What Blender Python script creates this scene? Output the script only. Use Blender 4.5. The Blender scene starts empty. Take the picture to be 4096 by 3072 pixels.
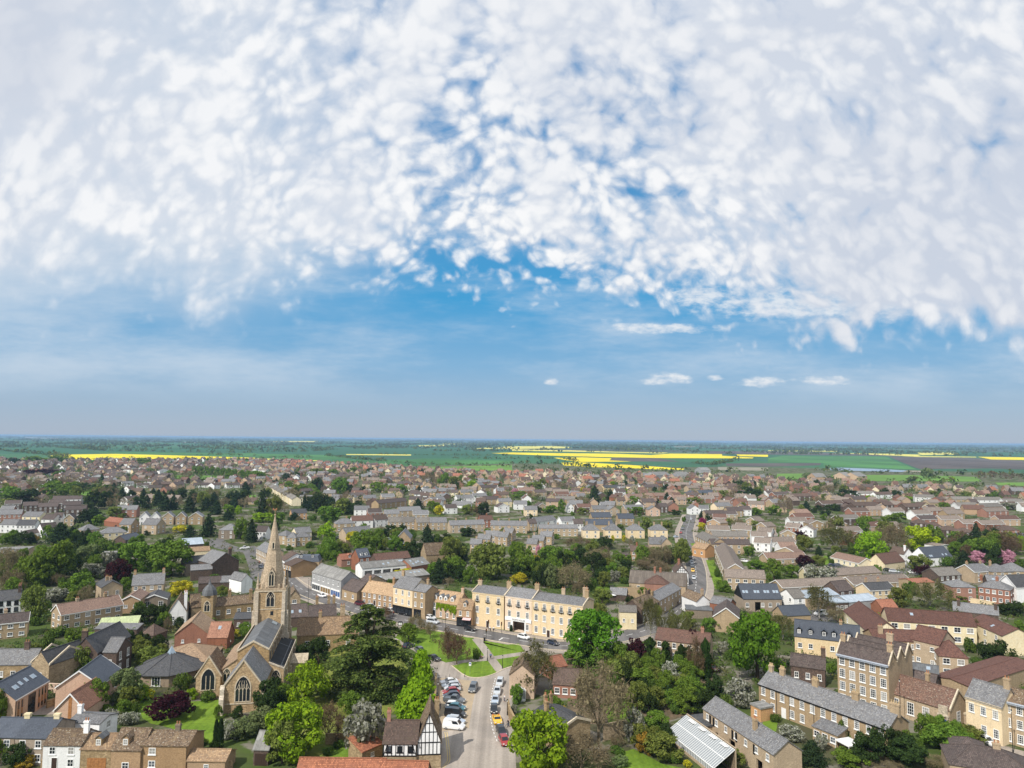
import time; T0 = time.time()
HAZE = 0.000065
import bpy, math, random
import numpy as np
from mathutils import Vector, Matrix
PI = math.pi
rnd = random.Random(7)
S = bpy.context.scene
COL = S.collection
# ------------------------------------------------------------------ camera
F = 2838.0; PITCH = math.atan(221/2838); ROLL = math.atan(37/4096); H = 62.0
cf = Vector((0, math.cos(PITCH), math.sin(PITCH))); cu0 = Vector((0, -math.sin(PITCH), math.cos(PITCH))); cr0 = Vector((1, 0, 0))
cr = cr0*math.cos(ROLL)+cu0*math.sin(ROLL); cu = cu0*math.cos(ROLL)-cr0*math.sin(ROLL)
cam = bpy.data.cameras.new('camera'); co = bpy.data.objects.new('camera', cam); COL.objects.link(co)
cam.sensor_width = 36; cam.lens = 36*F/4096; cam.clip_start = 0.5; cam.clip_end = 120000
M = Matrix((cr, cu, -cf)).transposed().to_4x4(); M.translation = (0, 0, H); co.matrix_world = M
S.camera = co
CR = {'A1':(0,1720,.46293),'A2':(1024,1720,.46293),'A3':(2048,1720,.46293),'A4':(3072,1720,.46293),
 'B1':(0,2050,.46293),'B2':(1024,2050,.46293),'B3':(2048,2050,.46293),'B4':(3072,2050,.46293),
 'C1':(0,2560,.46293),'C2':(1024,2560,.46293),'C3':(2048,2560,.46293),'C4':(3072,2560,.46293),
 'D1':(780,2340,.3376),'D2':(960,2020,.2412),'D3':(1380,2280,.226),'D4':(1860,2280,.226),'D5':(1700,2640,.2604),
 'D6':(280,2480,.226),'D7':(3300,2500,.217),'D8':(2500,2300,.226),'N':(0,0,1)}
def ray(k, u, v):
    x0, y0, s = CR[k]; x = x0+u*s; y = y0+v*s
    return cf+cr*((x-2048)/F)+cu*((1536-y)/F)
def G(k, u, v, z=0.0):            # where a sight line of the survey photo meets the level z
    d = ray(k, u, v)
    t = (z-H)/min(d.z, -1e-4)
    return Vector((d.x*t, d.y*t, z))
def HT(k, u, v, Y):               # height of a sight line at the distance Y
    d = ray(k, u, v); return H+d.z*Y/d.y
def AX(k, u, v, Y):
    d = ray(k, u, v); return d.x*Y/d.y
def MPP(P):                       # metres per photo pixel at a point
    return (Vector((P[0], P[1], P[2]-H)).dot(cf))/F
# ------------------------------------------------------------------ node helpers / materials
MT = {}
def newmat(name):
    m = bpy.data.materials.new(name); m.use_nodes = True
    nt = m.node_tree; nt.nodes.clear(); return m, nt
class NT:
    def __init__(s, nt): s.nt = nt
    def n(s, t, **k):
        nd = s.nt.nodes.new(t)
        for a, b in k.items():
            if a.startswith('i_'):
                key = a[2:]; key = int(key) if key.isdigit() else key.replace('_', ' ')
                s.put(nd.inputs[key], b)
            else: setattr(nd, a, b)
        return nd
    def put(s, sock, b):
        if isinstance(b, bpy.types.NodeSocket): s.nt.links.new(b, sock)
        elif isinstance(b, bpy.types.Node): s.nt.links.new(b.outputs[0], sock)
        else: sock.default_value = b
    def math(s, op, a, b=0.0, clamp=False):
        nd = s.nt.nodes.new('ShaderNodeMath'); nd.operation = op; nd.use_clamp = clamp
        s.put(nd.inputs[0], a); s.put(nd.inputs[1], b); return nd.outputs[0]
    def mix(s, f, a, b, bt='MIX'):
        nd = s.nt.nodes.new('ShaderNodeMixRGB'); nd.blend_type = bt
        s.put(nd.inputs[0], f); s.put(nd.inputs[1], c4(a)); s.put(nd.inputs[2], c4(b)); return nd.outputs[0]
    def ramp(s, f, pts, ip='LINEAR'):
        nd = s.nt.nodes.new('ShaderNodeValToRGB'); cr_ = nd.color_ramp; cr_.interpolation = ip
        while len(cr_.elements) < len(pts): cr_.elements.new(0.5)
        for e, (p, c) in zip(cr_.elements, pts): e.position = p; e.color = c4(c)
        s.put(nd.inputs[0], f); return nd.outputs[0]
    def noise(s, vec, scale, detail=4, rough=.55):
        nd = s.nt.nodes.new('ShaderNodeTexNoise'); nd.inputs['Scale'].default_value = scale
        nd.inputs['Detail'].default_value = detail; nd.inputs['Roughness'].default_value = rough
        if vec is not None: s.put(nd.inputs['Vector'], vec)
        return nd.outputs[0]
    def sstep(s, x, a, b):
        nd = s.nt.nodes.new('ShaderNodeMapRange'); nd.interpolation_type = 'SMOOTHSTEP'
        s.put(nd.inputs[0], x); nd.inputs[1].default_value = a; nd.inputs[2].default_value = b; return nd.outputs[0]
def c4(c):
    if isinstance(c, (tuple, list)): return (c[0], c[1], c[2], 1.0)
    if isinstance(c, (int, float)): return (c, c, c, 1.0)
    return c
def mulc(c, k): return tuple(min(1, x*k) for x in c)
def bsdf(t, col, rough=.9, spec=.3, metal=0.0, normal=None):
    b = t.n('ShaderNodeBsdfPrincipled'); t.put(b.inputs['Base Color'], c4(col)); t.put(b.inputs['Roughness'], rough)
    b.inputs['Specular IOR Level'].default_value = spec; b.inputs['Metallic'].default_value = metal
    if normal is not None: t.put(b.inputs['Normal'], normal)
    o = t.n('ShaderNodeOutputMaterial'); t.nt.links.new(b.outputs[0], o.inputs[0]); return b
def objrand(t): return t.n('ShaderNodeObjectInfo').outputs['Random']
def plain(name, c, rough=.7, spec=.3, metal=0.0, jit=0.0):
    m, nt = newmat(name); t = NT(nt); col = c
    if jit:
        g = t.n('ShaderNodeTexCoord').outputs['Object']; nz = t.noise(g, 3.0, 3)
        col = t.mix(t.sstep(nz, .3, .7), mulc(c, 1-jit), mulc(c, 1+jit))
    bsdf(t, col, rough, spec, metal); MT[name] = m; return m
def wallmat(name, c, c2, stone=0.0, grain=5.0):
    m, nt = newmat(name); t = NT(nt)
    uv = t.n('ShaderNodeTexCoord').outputs['UV']; ob = t.n('ShaderNodeTexCoord').outputs['Object']
    r = objrand(t)
    uvs = t.n('ShaderNodeVectorMath', operation='ADD', i_0=uv); t.put(uvs.inputs[1], t.math('MULTIPLY', r, 37.0))
    br = t.n('ShaderNodeTexBrick', i_Vector=uvs.outputs[0], i_Scale=1.0)
    br.inputs['Brick Width'].default_value = .46 if stone else .24; br.inputs['Row Height'].default_value = .22 if stone else .085
    br.inputs['Mortar Size'].default_value = .012; br.inputs['Bias'].default_value = -.1
    br.inputs['Color1'].default_value = c4(mulc(c, 1.12)); br.inputs['Color2'].default_value = c4(mulc(c2, .92)); br.inputs['Mortar'].default_value = c4(mulc(c2, 1.15))
    big = t.sstep(t.noise(uvs.outputs[0], .35, 3), .35, .68)
    col = t.mix(t.math('MULTIPLY', big, .55), br.outputs[0], c2)
    mp = t.n('ShaderNodeMapping', i_0=uvs.outputs[0]); mp.inputs['Scale'].default_value = (1.6, .18, 1)
    st = t.sstep(t.noise(mp.outputs[0], 1.0, 4), .52, .75)
    col = t.mix(t.math('MULTIPLY', st, .38), col, mulc(c2, .5))
    fine = t.noise(uvs.outputs[0], grain, 3)
    col = t.mix(.5 if stone else .3, col, t.ramp(fine, [(.3, .25), (.7, .75)]), 'OVERLAY')
    hs = t.n('ShaderNodeHueSaturation', i_Color=col); t.put(hs.inputs['Value'], t.math('ADD', t.math('MULTIPLY', r, .22), .89)); t.put(hs.inputs['Saturation'], t.math('SUBTRACT', 1.1, t.math('MULTIPLY', r, .25)))
    bsdf(t, hs.outputs[0], .92, .15); MT[name] = m
def roofmat(name, c, c2, moss=None, mamt=.3, tw=.3, th=.28, rough=.8, spec=.25, lichen=.0, cont=.22):
    m, nt = newmat(name); t = NT(nt)
    uv = t.n('ShaderNodeTexCoord').outputs['UV']; r = objrand(t)
    uvs = t.n('ShaderNodeVectorMath', operation='ADD', i_0=uv); t.put(uvs.inputs[1], t.math('MULTIPLY', r, 53.0)); v = uvs.outputs[0]
    br = t.n('ShaderNodeTexBrick', i_Vector=v, i_Scale=1.0)
    br.inputs['Brick Width'].default_value = tw; br.inputs['Row Height'].default_value = th; br.inputs['Mortar Size'].default_value = .025
    br.inputs['Color1'].default_value = c4(mulc(c, 1+cont)); br.inputs['Color2'].default_value = c4(mulc(c2, 1-cont)); br.inputs['Mortar'].default_value = c4(mulc(c2, .45))
    col = t.mix(t.math('MULTIPLY', t.sstep(t.noise(v, .55, 5, .6), .4, .65), .7), br.outputs[0], c2)
    mp = t.n('ShaderNodeMapping', i_0=v); mp.inputs['Scale'].default_value = (1.1, .25, 1)
    col = t.mix(t.math('MULTIPLY', t.sstep(t.noise(mp.outputs[0], .9, 4), .5, .78), .45), col, mulc(c2, .6))
    if moss: col = t.mix(t.math('MULTIPLY', t.sstep(t.noise(v, 1.1, 6, .68), .52, .66), mamt), col, moss)
    if lichen: col = t.mix(t.math('MULTIPLY', t.sstep(t.noise(v, 3.2, 3, .6), .58, .66), lichen), col, (.55, .50, .40))
    hs = t.n('ShaderNodeHueSaturation', i_Color=col); t.put(hs.inputs['Value'], t.math('ADD', t.math('MULTIPLY', r, .3), .85))
    bp = t.n('ShaderNodeBump', i_Height=br.outputs[1]); bp.inputs['Distance'].default_value = .03; bp.inputs['Strength'].default_value = .6; bp.invert = True
    bsdf(t, hs.outputs[0], rough, spec, 0, bp.outputs[0]); MT[name] = m
W_ = {'buff':((.44,.335,.215),(.32,.24,.155)),'yellow':((.71,.56,.355),(.61,.48,.30)),'peachrender':((.72,.57,.43),(.65,.51,.38)),'brown':((.30,.22,.145),(.21,.155,.105)),
 'brownbrick':((.40,.275,.165),(.29,.195,.115)),'red':((.33,.155,.10),(.24,.115,.078)),'pink':((.56,.39,.29),(.48,.335,.245)),'taupe':((.31,.245,.18),(.26,.205,.15)),
 'orangebrick':((.55,.31,.15),(.44,.26,.13)),'pinkbrick':((.50,.355,.235),(.40,.28,.185))}
for k,(a,b) in W_.items(): wallmat(k, mulc(a,1.08), mulc(b,1.08))
wallmat('stone', (.40,.30,.18), (.27,.195,.11), 1.0, 4.0)
wallmat('ironstone', (.48,.34,.18), (.30,.205,.11), 1.0, 3.0)
wallmat('ashlar', (.56,.48,.37), (.42,.355,.27), 1.0, 3.0)
wallmat('spirestone', (.50,.40,.285), (.36,.285,.20), 1.0, 2.0)
wallmat('greybrick', (.26,.215,.165), (.19,.155,.12))
for nm, c in (('white',(.80,.80,.79)),('cream',(.74,.64,.43)),('black',(.018,.019,.022)),('grey',(.33,.33,.33))):
    wallmat(nm, c, mulc(c, .93), 0, 2.0)
R_ = {'slate':((.235,.235,.24),(.17,.17,.175),(.10,.085,.075),.5),'dslate':((.095,.095,.10),(.065,.066,.07),(.13,.12,.10),.4),'bslate':((.10,.115,.14),(.075,.086,.108),None,0),
 'brown':((.155,.105,.082),(.105,.074,.06),(.10,.085,.055),.4),'plum':((.135,.103,.092),(.088,.069,.063),(.16,.14,.12),.35),'redbrown':((.195,.105,.078),(.135,.077,.06),(.12,.095,.06),.5),
 'redtile':((.40,.165,.10),(.32,.135,.085),(.24,.13,.08),.35),'pantile':((.42,.17,.09),(.30,.115,.066),(.17,.08,.05),.5),'clay':((.40,.21,.14),(.32,.165,.11),None,0),
 'pinktile':((.32,.215,.165),(.25,.165,.128),(.2,.14,.1),.3),'tan':((.43,.29,.165),(.29,.19,.115),(.15,.11,.075),.6),'orangetan':((.52,.36,.215),(.40,.27,.16),(.24,.14,.08),.5),
 'mossbrown':((.21,.145,.09),(.13,.09,.06),(.30,.22,.12),.55),'greytile':((.25,.23,.205),(.185,.17,.15),(.12,.10,.08),.4),'greybrown':((.29,.235,.195),(.22,.18,.15),(.13,.11,.09),.35),
 'maroon':((.165,.08,.058),(.115,.058,.046),(.17,.10,.075),.3),'thatch':((.17,.145,.12),(.12,.10,.085),(.09,.08,.06),.5),'hall':((.40,.28,.18),(.31,.215,.14),(.2,.15,.1),.4),
 'lichen':((.22,.125,.09),(.15,.09,.068),(.16,.12,.08),.4),'lead':((.17,.18,.19),(.12,.125,.13),(.21,.21,.21),.4),'dlead':((.035,.036,.038),(.028,.029,.03),(.06,.06,.055),.3),
 'green':((.50,.56,.30),(.44,.50,.27),None,0),'greyasb':((.27,.265,.25),(.2,.195,.185),(.12,.115,.1),.5),'metal':((.42,.48,.54),(.36,.42,.48),None,0)}
for k,(a,b,ms,am) in R_.items():
    wide = k in ('lead','dlead','green','greyasb','metal','thatch')
    roofmat(k, a, b, ms, am, .9 if wide else .3, 3.0 if wide else .3, .55 if k in('metal',) else (.6 if k in ('slate','bslate','dslate') else .85), .3, .55 if k in ('lichen','mossbrown') else (.3 if k in('tan','orangetan','slate') else 0), .06 if wide or k == 'bslate' else .22)
plain('wpaint', (.82,.82,.80), .5); plain('blackpaint', (.012,.012,.013), .4); plain('glass', (.02,.025,.03), .06, .6); plain('glass_sky', (.085,.10,.12), .06, .7); plain('glass_blind', (.30,.29,.27), .3, .5); plain('blueglass', (.05,.12,.30), .3, .5)
plain('skypane', (.30,.38,.45), .1, .6); plain('potclay', (.42,.20,.11), .9, .2, 0, .2); plain('potbuff', (.50,.38,.22), .9, .2, 0, .2); plain('stonetrim', (.55,.47,.35), .9, .2, 0, .2)
plain('timber', (.35,.16,.06), .6, .3, 0, .2); plain('bluedoor', (.02,.07,.22), .5); plain('darkwood', (.05,.03,.022), .6); plain('reddoor', (.10,.01,.015), .5)
plain('leadtrim', (.42,.46,.52), .5, .3, 0, .1); plain('steel', (.35,.36,.37), .4, .4, .6); plain('rubber', (.015,.015,.016), .8); plain('chrome', (.6,.6,.6), .25, .5, .9)
plain('lampglass', (.7,.7,.66), .2); plain('redlens', (.35,.01,.01), .3); plain('amber', (.5,.22,.01), .4); plain('skin', (.52,.32,.22), .6); plain('hair', (.05,.03,.02), .8)
plain('pinkcloth', (.68,.45,.45), .8); plain('bluedeck', (.08,.16,.36), .7); plain('postred', (.45,.02,.02), .5)
for nm, c in (('p_white',(.78,.78,.78)),('p_silver',(.50,.53,.56)),('p_grey',(.10,.11,.12)),('p_black',(.012,.012,.014)),('p_navy',(.016,.024,.05)),('p_red',(.33,.02,.02)),('p_maroon',(.085,.012,.022)),('p_yellow',(.82,.46,.012)),('p_teal',(.03,.14,.18)),('p_ice',(.40,.46,.54))):
    m = plain(nm, c, .28, .5); m.node_tree.nodes['Principled BSDF'].inputs['Coat Weight'].default_value = .6
for nm, c in (('c_white',(.75,.75,.75)),('c_dark',(.015,.015,.018)),('c_blue',(.06,.13,.35)),('c_jean',(.05,.07,.13)),('c_grey',(.2,.2,.2)),('c_red',(.4,.05,.05))): plain(nm, c, .9)
# ------------------------------------------------------------------ mesh builder
class MB:
    def __init__(s): s.v = []; s.f = []; s.m = []
    def poly(s, pts, m=0):
        i = len(s.v); s.v.extend(tuple(p) for p in pts); s.f.append(tuple(range(i, i+len(pts)))); s.m.append(m)
    def box(s, x0, x1, y0, y1, z0, z1, m=0):
        a = [(x0,y0,z0),(x1,y0,z0),(x1,y1,z0),(x0,y1,z0),(x0,y0,z1),(x1,y0,z1),(x1,y1,z1),(x0,y1,z1)]
        for q in ((0,3,2,1),(4,5,6,7),(0,1,5,4),(1,2,6,5),(2,3,7,6),(3,0,4,7)): s.poly([a[k] for k in q], m)
    def slab(s, pts, t=.16, m=0, d=(0,0,-1)):
        lo = [(p[0]+d[0]*t, p[1]+d[1]*t, p[2]+d[2]*t) for p in pts]
        s.poly(pts, m); s.poly(lo[::-1], m); n = len(pts)
        for i in range(n): j = (i+1) % n; s.poly([pts[i], lo[i], lo[j], pts[j]], m)
    def lathe(s, prof, n=10, cx=0, cy=0, m=0):
        rings = [[(cx+r*math.cos(2*PI*k/n), cy+r*math.sin(2*PI*k/n), z) for k in range(n)] for r, z in prof]
        for a, b in zip(rings, rings[1:]):
            for k in range(n): j = (k+1) % n; s.poly([a[k], a[j], b[j], b[k]], m)
        if prof[0][0] > 1e-4: s.poly(rings[0][::-1], m)
        if prof[-1][0] > 1e-4: s.poly(rings[-1], m)
    def tube(s, p, q, r0, r1=None, n=5, m=0):
        p = Vector(p); q = Vector(q); r1 = r0 if r1 is None else r1; d = (q-p)
        if d.length < 1e-5: return
        d.normalize(); a = d.orthogonal().normalized(); b = d.cross(a)
        A = [p+(a*math.cos(2*PI*k/n)+b*math.sin(2*PI*k/n))*r0 for k in range(n)]; B = [q+(a*math.cos(2*PI*k/n)+b*math.sin(2*PI*k/n))*r1 for k in range(n)]
        for k in range(n): j = (k+1) % n; s.poly([A[k], A[j], B[j], B[k]], m)
        s.poly(A[::-1], m); s.poly(B, m)
    def mesh(s, name, uv=True):
        me = bpy.data.meshes.new(name); me.from_pydata(s.v, [], s.f)
        me.polygons.foreach_set('material_index', s.m)
        if uv:
            l = me.uv_layers.new(name='UVMap'); out = []
            for f in s.f:
                p0 = Vector(s.v[f[0]]); nn = Vector((0,0,0))
                for i in range(1, len(f)-1): nn += (Vector(s.v[f[i]])-p0).cross(Vector(s.v[f[i+1]])-p0)
                if nn.length < 1e-9: nn = Vector((0,0,1))
                nn.normalize()
                if abs(nn.z) > .995: ud, vd = Vector((1,0,0)), Vector((0,1,0))
                else: ud = Vector((0,0,1)).cross(nn).normalized(); vd = nn.cross(ud)
                for i in f: q = Vector(s.v[i]); out += [q.dot(ud), q.dot(vd)]
            l.data.foreach_set('uv', out)
        me.update(); return me
def link(name, me, mats, parent=None, loc=None, rz=0):
    o = bpy.data.objects.new(name, me); COL.objects.link(o)
    if me is not None and not me.materials:
        for m in (mats if isinstance(mats, (list, tuple)) else [mats]): me.materials.append(MT[m] if isinstance(m, str) else m)
    if parent is not None: o.parent = parent
    if loc is not None: o.location = loc
    if rz: o.rotation_euler = (0, 0, rz)
    return o
def obj(name, mb, mats, parent=None, loc=None, rz=0, uv=True): return link(name, mb.mesh(name, uv), mats, parent, loc, rz)
def tag(o, label=None, cat=None, group=None, kind=None):
    if label: o['label'] = label
    if cat: o['category'] = cat
    if group: o['group'] = group
    if kind: o['kind'] = kind
    return o
def thing(name, label, cat, loc, rz=0, group=None):
    o = bpy.data.objects.new(name, None); COL.objects.link(o); o.location = loc; o.rotation_euler = (0, 0, rz); o.empty_display_size = .3
    return tag(o, label, cat, group)
def dup(o, parent=None):
    c = o.copy(); COL.objects.link(c)
    if parent is not None: c.parent = parent
    for ch in o.children: dup(ch, c)
    return c
# ------------------------------------------------------------------ windows, doors
WC = {}
def window_mesh(w, h, cols, rows, sill, single, var=0):
    k = (round(w,1), round(h,1), cols, rows, sill, single, var)
    if k in WC: return WC[k]
    w, h = k[0], k[1]; b = .12; f = MB()
    f.box(-w/2, -w/2+b, -.06, 0, 0, h); f.box(w/2-b, w/2, -.06, 0, 0, h); f.box(-w/2+b, w/2-b, -.06, 0, 0, b); f.box(-w/2+b, w/2-b, -.06, 0, h-b, h)
    for c in range(1, cols): x = -w/2+w*c/cols; f.box(x-.028, x+.028, -.052, 0, b, h-b)
    for r in range(1, rows): z = h*r/rows; f.box(-w/2+b, w/2-b, -.048, 0, z-.028, z+.028)
    if sill: f.box(-w/2-.12, w/2+.12, -.14, 0, -.16, -.003)
    p = MB(); p.box(-w/2+b, w/2-b, -.02, 0, b, h-b)
    if single:
        i = len(f.f); f.box(-w/2+b, w/2-b, -.02, 0, b, h-b, 1); WC[k] = (f.mesh('window', False), None)
    else: WC[k] = (f.mesh('window', False), p.mesh('pane', False))
    return WC[k]
def add_window(par, x, y, z, w, h, rz=0, cols=2, rows=2, sill=True, single=False, frame='wpaint', glass='glass'):
    if glass == 'glass': var = rnd.choice((0,0,0,1,1,2)); glass = ('glass','glass_sky','glass_blind')[var]
    else: var = glass
    if frame != 'wpaint': var = (var, frame)
    fm, pm = window_mesh(w, h, cols, rows, sill, single, var)
    mats = [frame, glass]
    o = link('window', fm, mats if single else [frame], par, (x, y, z), rz)
    if not single: link('pane', pm, [glass], o)
    return o
DC = {}
def add_door(par, x, y, z=0, w=1.0, h=2.1, rz=0, col='darkwood', frame='wpaint'):
    k = (w, h, col, frame)
    if k not in DC:
        f = MB(); f.box(-w/2-.1, -w/2, -.08, 0, 0, h+.1); f.box(w/2, w/2+.1, -.08, 0, 0, h+.1); f.box(-w/2, w/2, -.08, 0, h, h+.1); f.box(-w/2, w/2, -.04, 0, 0, h, 1)
        f.box(-w/2+.15, w/2-.15, -.05, -.04, .2, h*.45, 1); f.box(-w/2+.15, w/2-.15, -.05, -.04, h*.52, h-.15, 1)
        DC[k] = f.mesh('door', False)
        hd = MB(); hd.lathe([(.03,0),(.05,.03),(0,.06)], 6); DC[k+('h',)] = hd.mesh('handle', False)
    o = link('door', DC[k], [frame, col], par, (x, y, z), rz); link('handle', DC[k+('h',)], ['chrome'], o, (w*.35, -.06, h*.48)); return o
def chimney(par, x, y, z0, z1, w=.9, d=.6, mat='buff', pots=2, pot='potclay'):
    m = MB(); m.box(-w/2, w/2, -d/2, d/2, z0, z1-.35); m.box(-w/2-.08, w/2+.08, -d/2-.08, d/2+.08, z1-.35, z1-.12); m.box(-w/2-.03, w/2+.03, -d/2-.03, d/2+.03, z1-.12, z1)
    o = obj('chimney', m, mat, par, (x, y, 0))
    for i in range(pots):
        if ('pot', pot) not in DC:
            q = MB(); q.lathe([(.13,0),(.11,.4),(.15,.42),(.15,.5),(.1,.5),(.1,.45)], 8); DC[('pot', pot)] = q.mesh('chimney_pot', False)
        link('chimney_pot', DC[('pot', pot)], [pot], o, ((i-(pots-1)/2)*w/max(1,pots), 0, z1))
    return o
# ------------------------------------------------------------------ houses
RV = {('D4',130):288,('D4',712):320,('D4',1190):438,('D3',300):218,('D3',855):118,('D3',1195):253,('D3',1420):362,('B2',1735):743,('B2',485):472,('B2',920):412,('B2',890):308,('B2',1040):342,('B2',1472):257,('C1',-150):73,('C1',274):100,('C1',135):295,('C1',875):190,('C1',470):455,('C1',-130):665,('C1',131):667,('C1',590):636,('C1',375):762,('C1',698):800,('C1',962):755,('C1',1217):775,('C1',1620):937,('C1',1355):25,
 ('D6',42):300,('D6',590):297,('B1',848):897,('B1',1206):960,('B1',1510):938,('B1',1792):940,('B1',532):748,('B1',1045):712,('B1',1218):705,('B1',1140):524,('B1',876):590,('B1',-90):668,('B1',-60):868,('B1',1830):345,('B1',1650):445,('B1',1605):372,('B1',1715):550,('B1',1906):542,('B1',2085):530,('D1',215):128,('D1',460):320,('B1',1455):740,('D1',1105):55,('B2',290):788,('B2',458):793,('B2',355):897,('C2',1100):687,('C2',1392):618,('C3',175):600,('C3',1652):660,('C4',-80):428,('D7',222):378,('C4',1040):355,('C4',1706):372,('C4',2014):430,('C4',1745):235,('C4',196):125,
 ('D8',606):228,('B3',930):798,('D8',345):0,('B3',1012):508,('B3',1405):455,('B3',1025):283,('B3',1742):157,('B3',1725):228,('B3',1846):490,('D8',1262):350,('D8',1560):570,('B3',2000):612,('D8',540):970,('B4',540):365,('B4',1008):345,('B4',1380):292,('B4',590):472,('B4',742):540,('B4',128):567,('B4',885):600,('B4',1480):472,('B4',1265):565,('B4',225):655,('B4',1595):575,('B4',1815):585,('B4',1040):842,('B4',1735):935,('B4',930):1008,('B4',230):945,('B4',1602):787,('B3',612):95,('B3',805):95,('B3',1000):98,('B3',1198):100,('B3',235):102,('B2',1680):62,('B2',2030):68,('B2',1212):160}
def pxy(p):
    v = Vector((p[0], p[1], p[2]-H)); return 1536-F*v.dot(cu)/v.dot(cf)
HOUSES = []
def house(k, u1, v1, u2, v2, h, d, r, wall='buff', roof='slate', win=(2,2), label=None, noun='house', t='gable', g=0, ridge=0, ch=(), chm=None, pots=2,
          barge=0, dorm=(), dmat=None, sky=(), wl=None, wr=None, door=None, dcol='darkwood', openings=(), ws=None, lod=None, multi=1, timber=0, cornice=0, cope=0, shop=(), garage=(), balc=0, pipes=(), cat=None, name=None, z0=0.0, frame='wpaint', lead=0, skip=(), pt='potclay', deck=0, fascia=0):
    zz = h+r if ridge else h
    a = G(k, u1, v1, zz+z0); b = G(k, u2, v2, zz+z0); a.z = b.z = 0
    L = (b-a).length; ang = math.atan2(b.y-a.y, b.x-a.x); nrm = Vector((-math.sin(ang), math.cos(ang), 0))
    if ridge: a = a-nrm*(d/2)
    rv = RV.get((k, u1))
    if rv is not None and not ridge:
        q = a+(b-a)/2 if g else (a+b)/2+nrm*(d if t == 'mono' else d/2/multi); lo_, hi_ = h, h+9
        for _ in range(30):
            md = (lo_+hi_)/2
            if pxy((q.x, q.y, md)) > CR[k][1]+rv*CR[k][2]: lo_ = md
            else: hi_ = md
        r = max(.7, min(md-h-.1, 6.5))
    dist = (a+b).length/2
    if lod is None: lod = 0 if dist < 330 else 1
    T = thing(name or noun.replace('-', '_').replace(' ', '_'), label, cat or noun.split()[-1], (a.x, a.y, z0), ang)
    HOUSES.append(dict(o=T, label=label, wall=wall, roof=roof, noun=noun, p=a+Vector((math.cos(ang), math.sin(ang), 0))*(L/2)+nrm*(d/2), px=(CR[k][0]+(u1+u2)/2*CR[k][2], CR[k][1]+(v1+v2)/2*CR[k][2])))
    # walls
    wm = MB(); mats = [wall]
    zt = h+r if t == 'flat' else h
    if t == 'flat': zt = h
    hs = sorted(openings); x = 0.0
    for (o0, o1, oz) in hs:
        o0 *= L; o1 *= L
        if o0 > x: wm.poly([(x,0,0),(o0,0,0),(o0,0,zt),(x,0,zt)])
        wm.poly([(o0,0,oz),(o1,0,oz),(o1,0,zt),(o0,0,zt)]); x = o1
        wm.poly([(o0,0,0),(o0,.4,0),(o0,.4,oz),(o0,0,oz)]); wm.poly([(o1,.4,0),(o1,0,0),(o1,0,oz),(o1,.4,oz)])
    up = 0
    if timber and not g: up = timber; mats.append('white'); wm.poly([(0,0,0),(L,0,0),(L,0,up),(0,0,up)]); wm.poly([(0,0,up),(L,0,up),(L,0,zt),(0,0,zt)], 1)
    elif timber:
        up = timber; mats.append('white'); wm.poly([(0,0,0),(L,0,0),(L,0,up),(0,0,up)]); wm.poly([(0,0,up),(L,0,up),(L,0,zt),(L/2,0,zt+r),(0,0,zt)], 1)
    else: wm.poly([(x,0,0),(L,0,0),(L,0,zt),(x,0,zt)])
    bz = h+r if t == 'mono' else zt
    wm.poly([(L,d,0),(0,d,0),(0,d,bz),(L,d,bz)])
    if t == 'gable' and not g:
        dd = d/multi
        for i in range(multi):
            y0, y1 = i*dd, (i+1)*dd
            wm.poly([(0,y1,0),(0,y0,0),(0,y0,h),(0,(y0+y1)/2,h+r),(0,y1,h)]); wm.poly([(L,y0,0),(L,y1,0),(L,y1,h),(L,(y0+y1)/2,h+r),(L,y0,h)])
    elif t == 'gable':
        wm.poly([(0,d,0),(0,0,0),(0,0,h),(0,d,h)]); wm.poly([(L,0,0),(L,d,0),(L,d,h),(L,0,h)])
        if not timber: wm.poly([(0,0,h),(L,0,h),(L/2,0,h+r)])
        wm.poly([(L,d,h),(0,d,h),(L/2,d,h+r)])
    elif t == 'mono':
        wm.poly([(0,d,0),(0,0,0),(0,0,h),(0,d,h+r)]); wm.poly([(L,0,0),(L,d,0),(L,d,h+r),(L,0,h)])
    else:
        wm.poly([(0,d,0),(0,0,0),(0,0,zt),(0,d,zt)]); wm.poly([(L,0,0),(L,d,0),(L,d,zt),(L,0,zt)])
    if openings: wm.poly([(0,d*.7,0),(L,d*.7,0),(L,d*.7,zt),(0,d*.7,zt)]); wm.poly([(0,0,.02),(L,0,.02),(L,d*.7,.02),(0,d*.7,.02)])
    obj('wall', wm, mats, T)
    # roof
    rm = MB(); o = .16; og = .02 if cope else .22; e = .05
    if t == 'gable' and not g:
        dd = d/multi; sl = r/(dd/2)
        for i in range(multi):
            y0, y1 = i*dd, (i+1)*dd; ym = (y0+y1)/2; of = o if i == 0 else 0; ob_ = o if i == multi-1 else 0
            rm.slab([(-og,y0-of,h-of*sl+e),(L+og,y0-of,h-of*sl+e),(L+og,ym,h+r+e),(-og,ym,h+r+e)]); rm.slab([(L+og,y1+ob_,h-ob_*sl+e),(-og,y1+ob_,h-ob_*sl+e),(-og,ym,h+r+e),(L+og,ym,h+r+e)])
            rm.box(-og, L+og, ym-.13, ym+.13, h+r+e-.05, h+r+e+.07)
        slope = (h, r, dd/2)
    elif t == 'gable':
        sl = r/(L/2)
        rm.slab([(-o,d+og,h-o*sl+e),(-o,-og,h-o*sl+e),(L/2,-og,h+r+e),(L/2,d+og,h+r+e)]); rm.slab([(L+o,-og,h-o*sl+e),(L+o,d+og,h-o*sl+e),(L/2,d+og,h+r+e),(L/2,-og,h+r+e)])
        rm.box(L/2-.13, L/2+.13, -og, d+og, h+r+e-.05, h+r+e+.07); slope = None
    elif t == 'hip':
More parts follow.
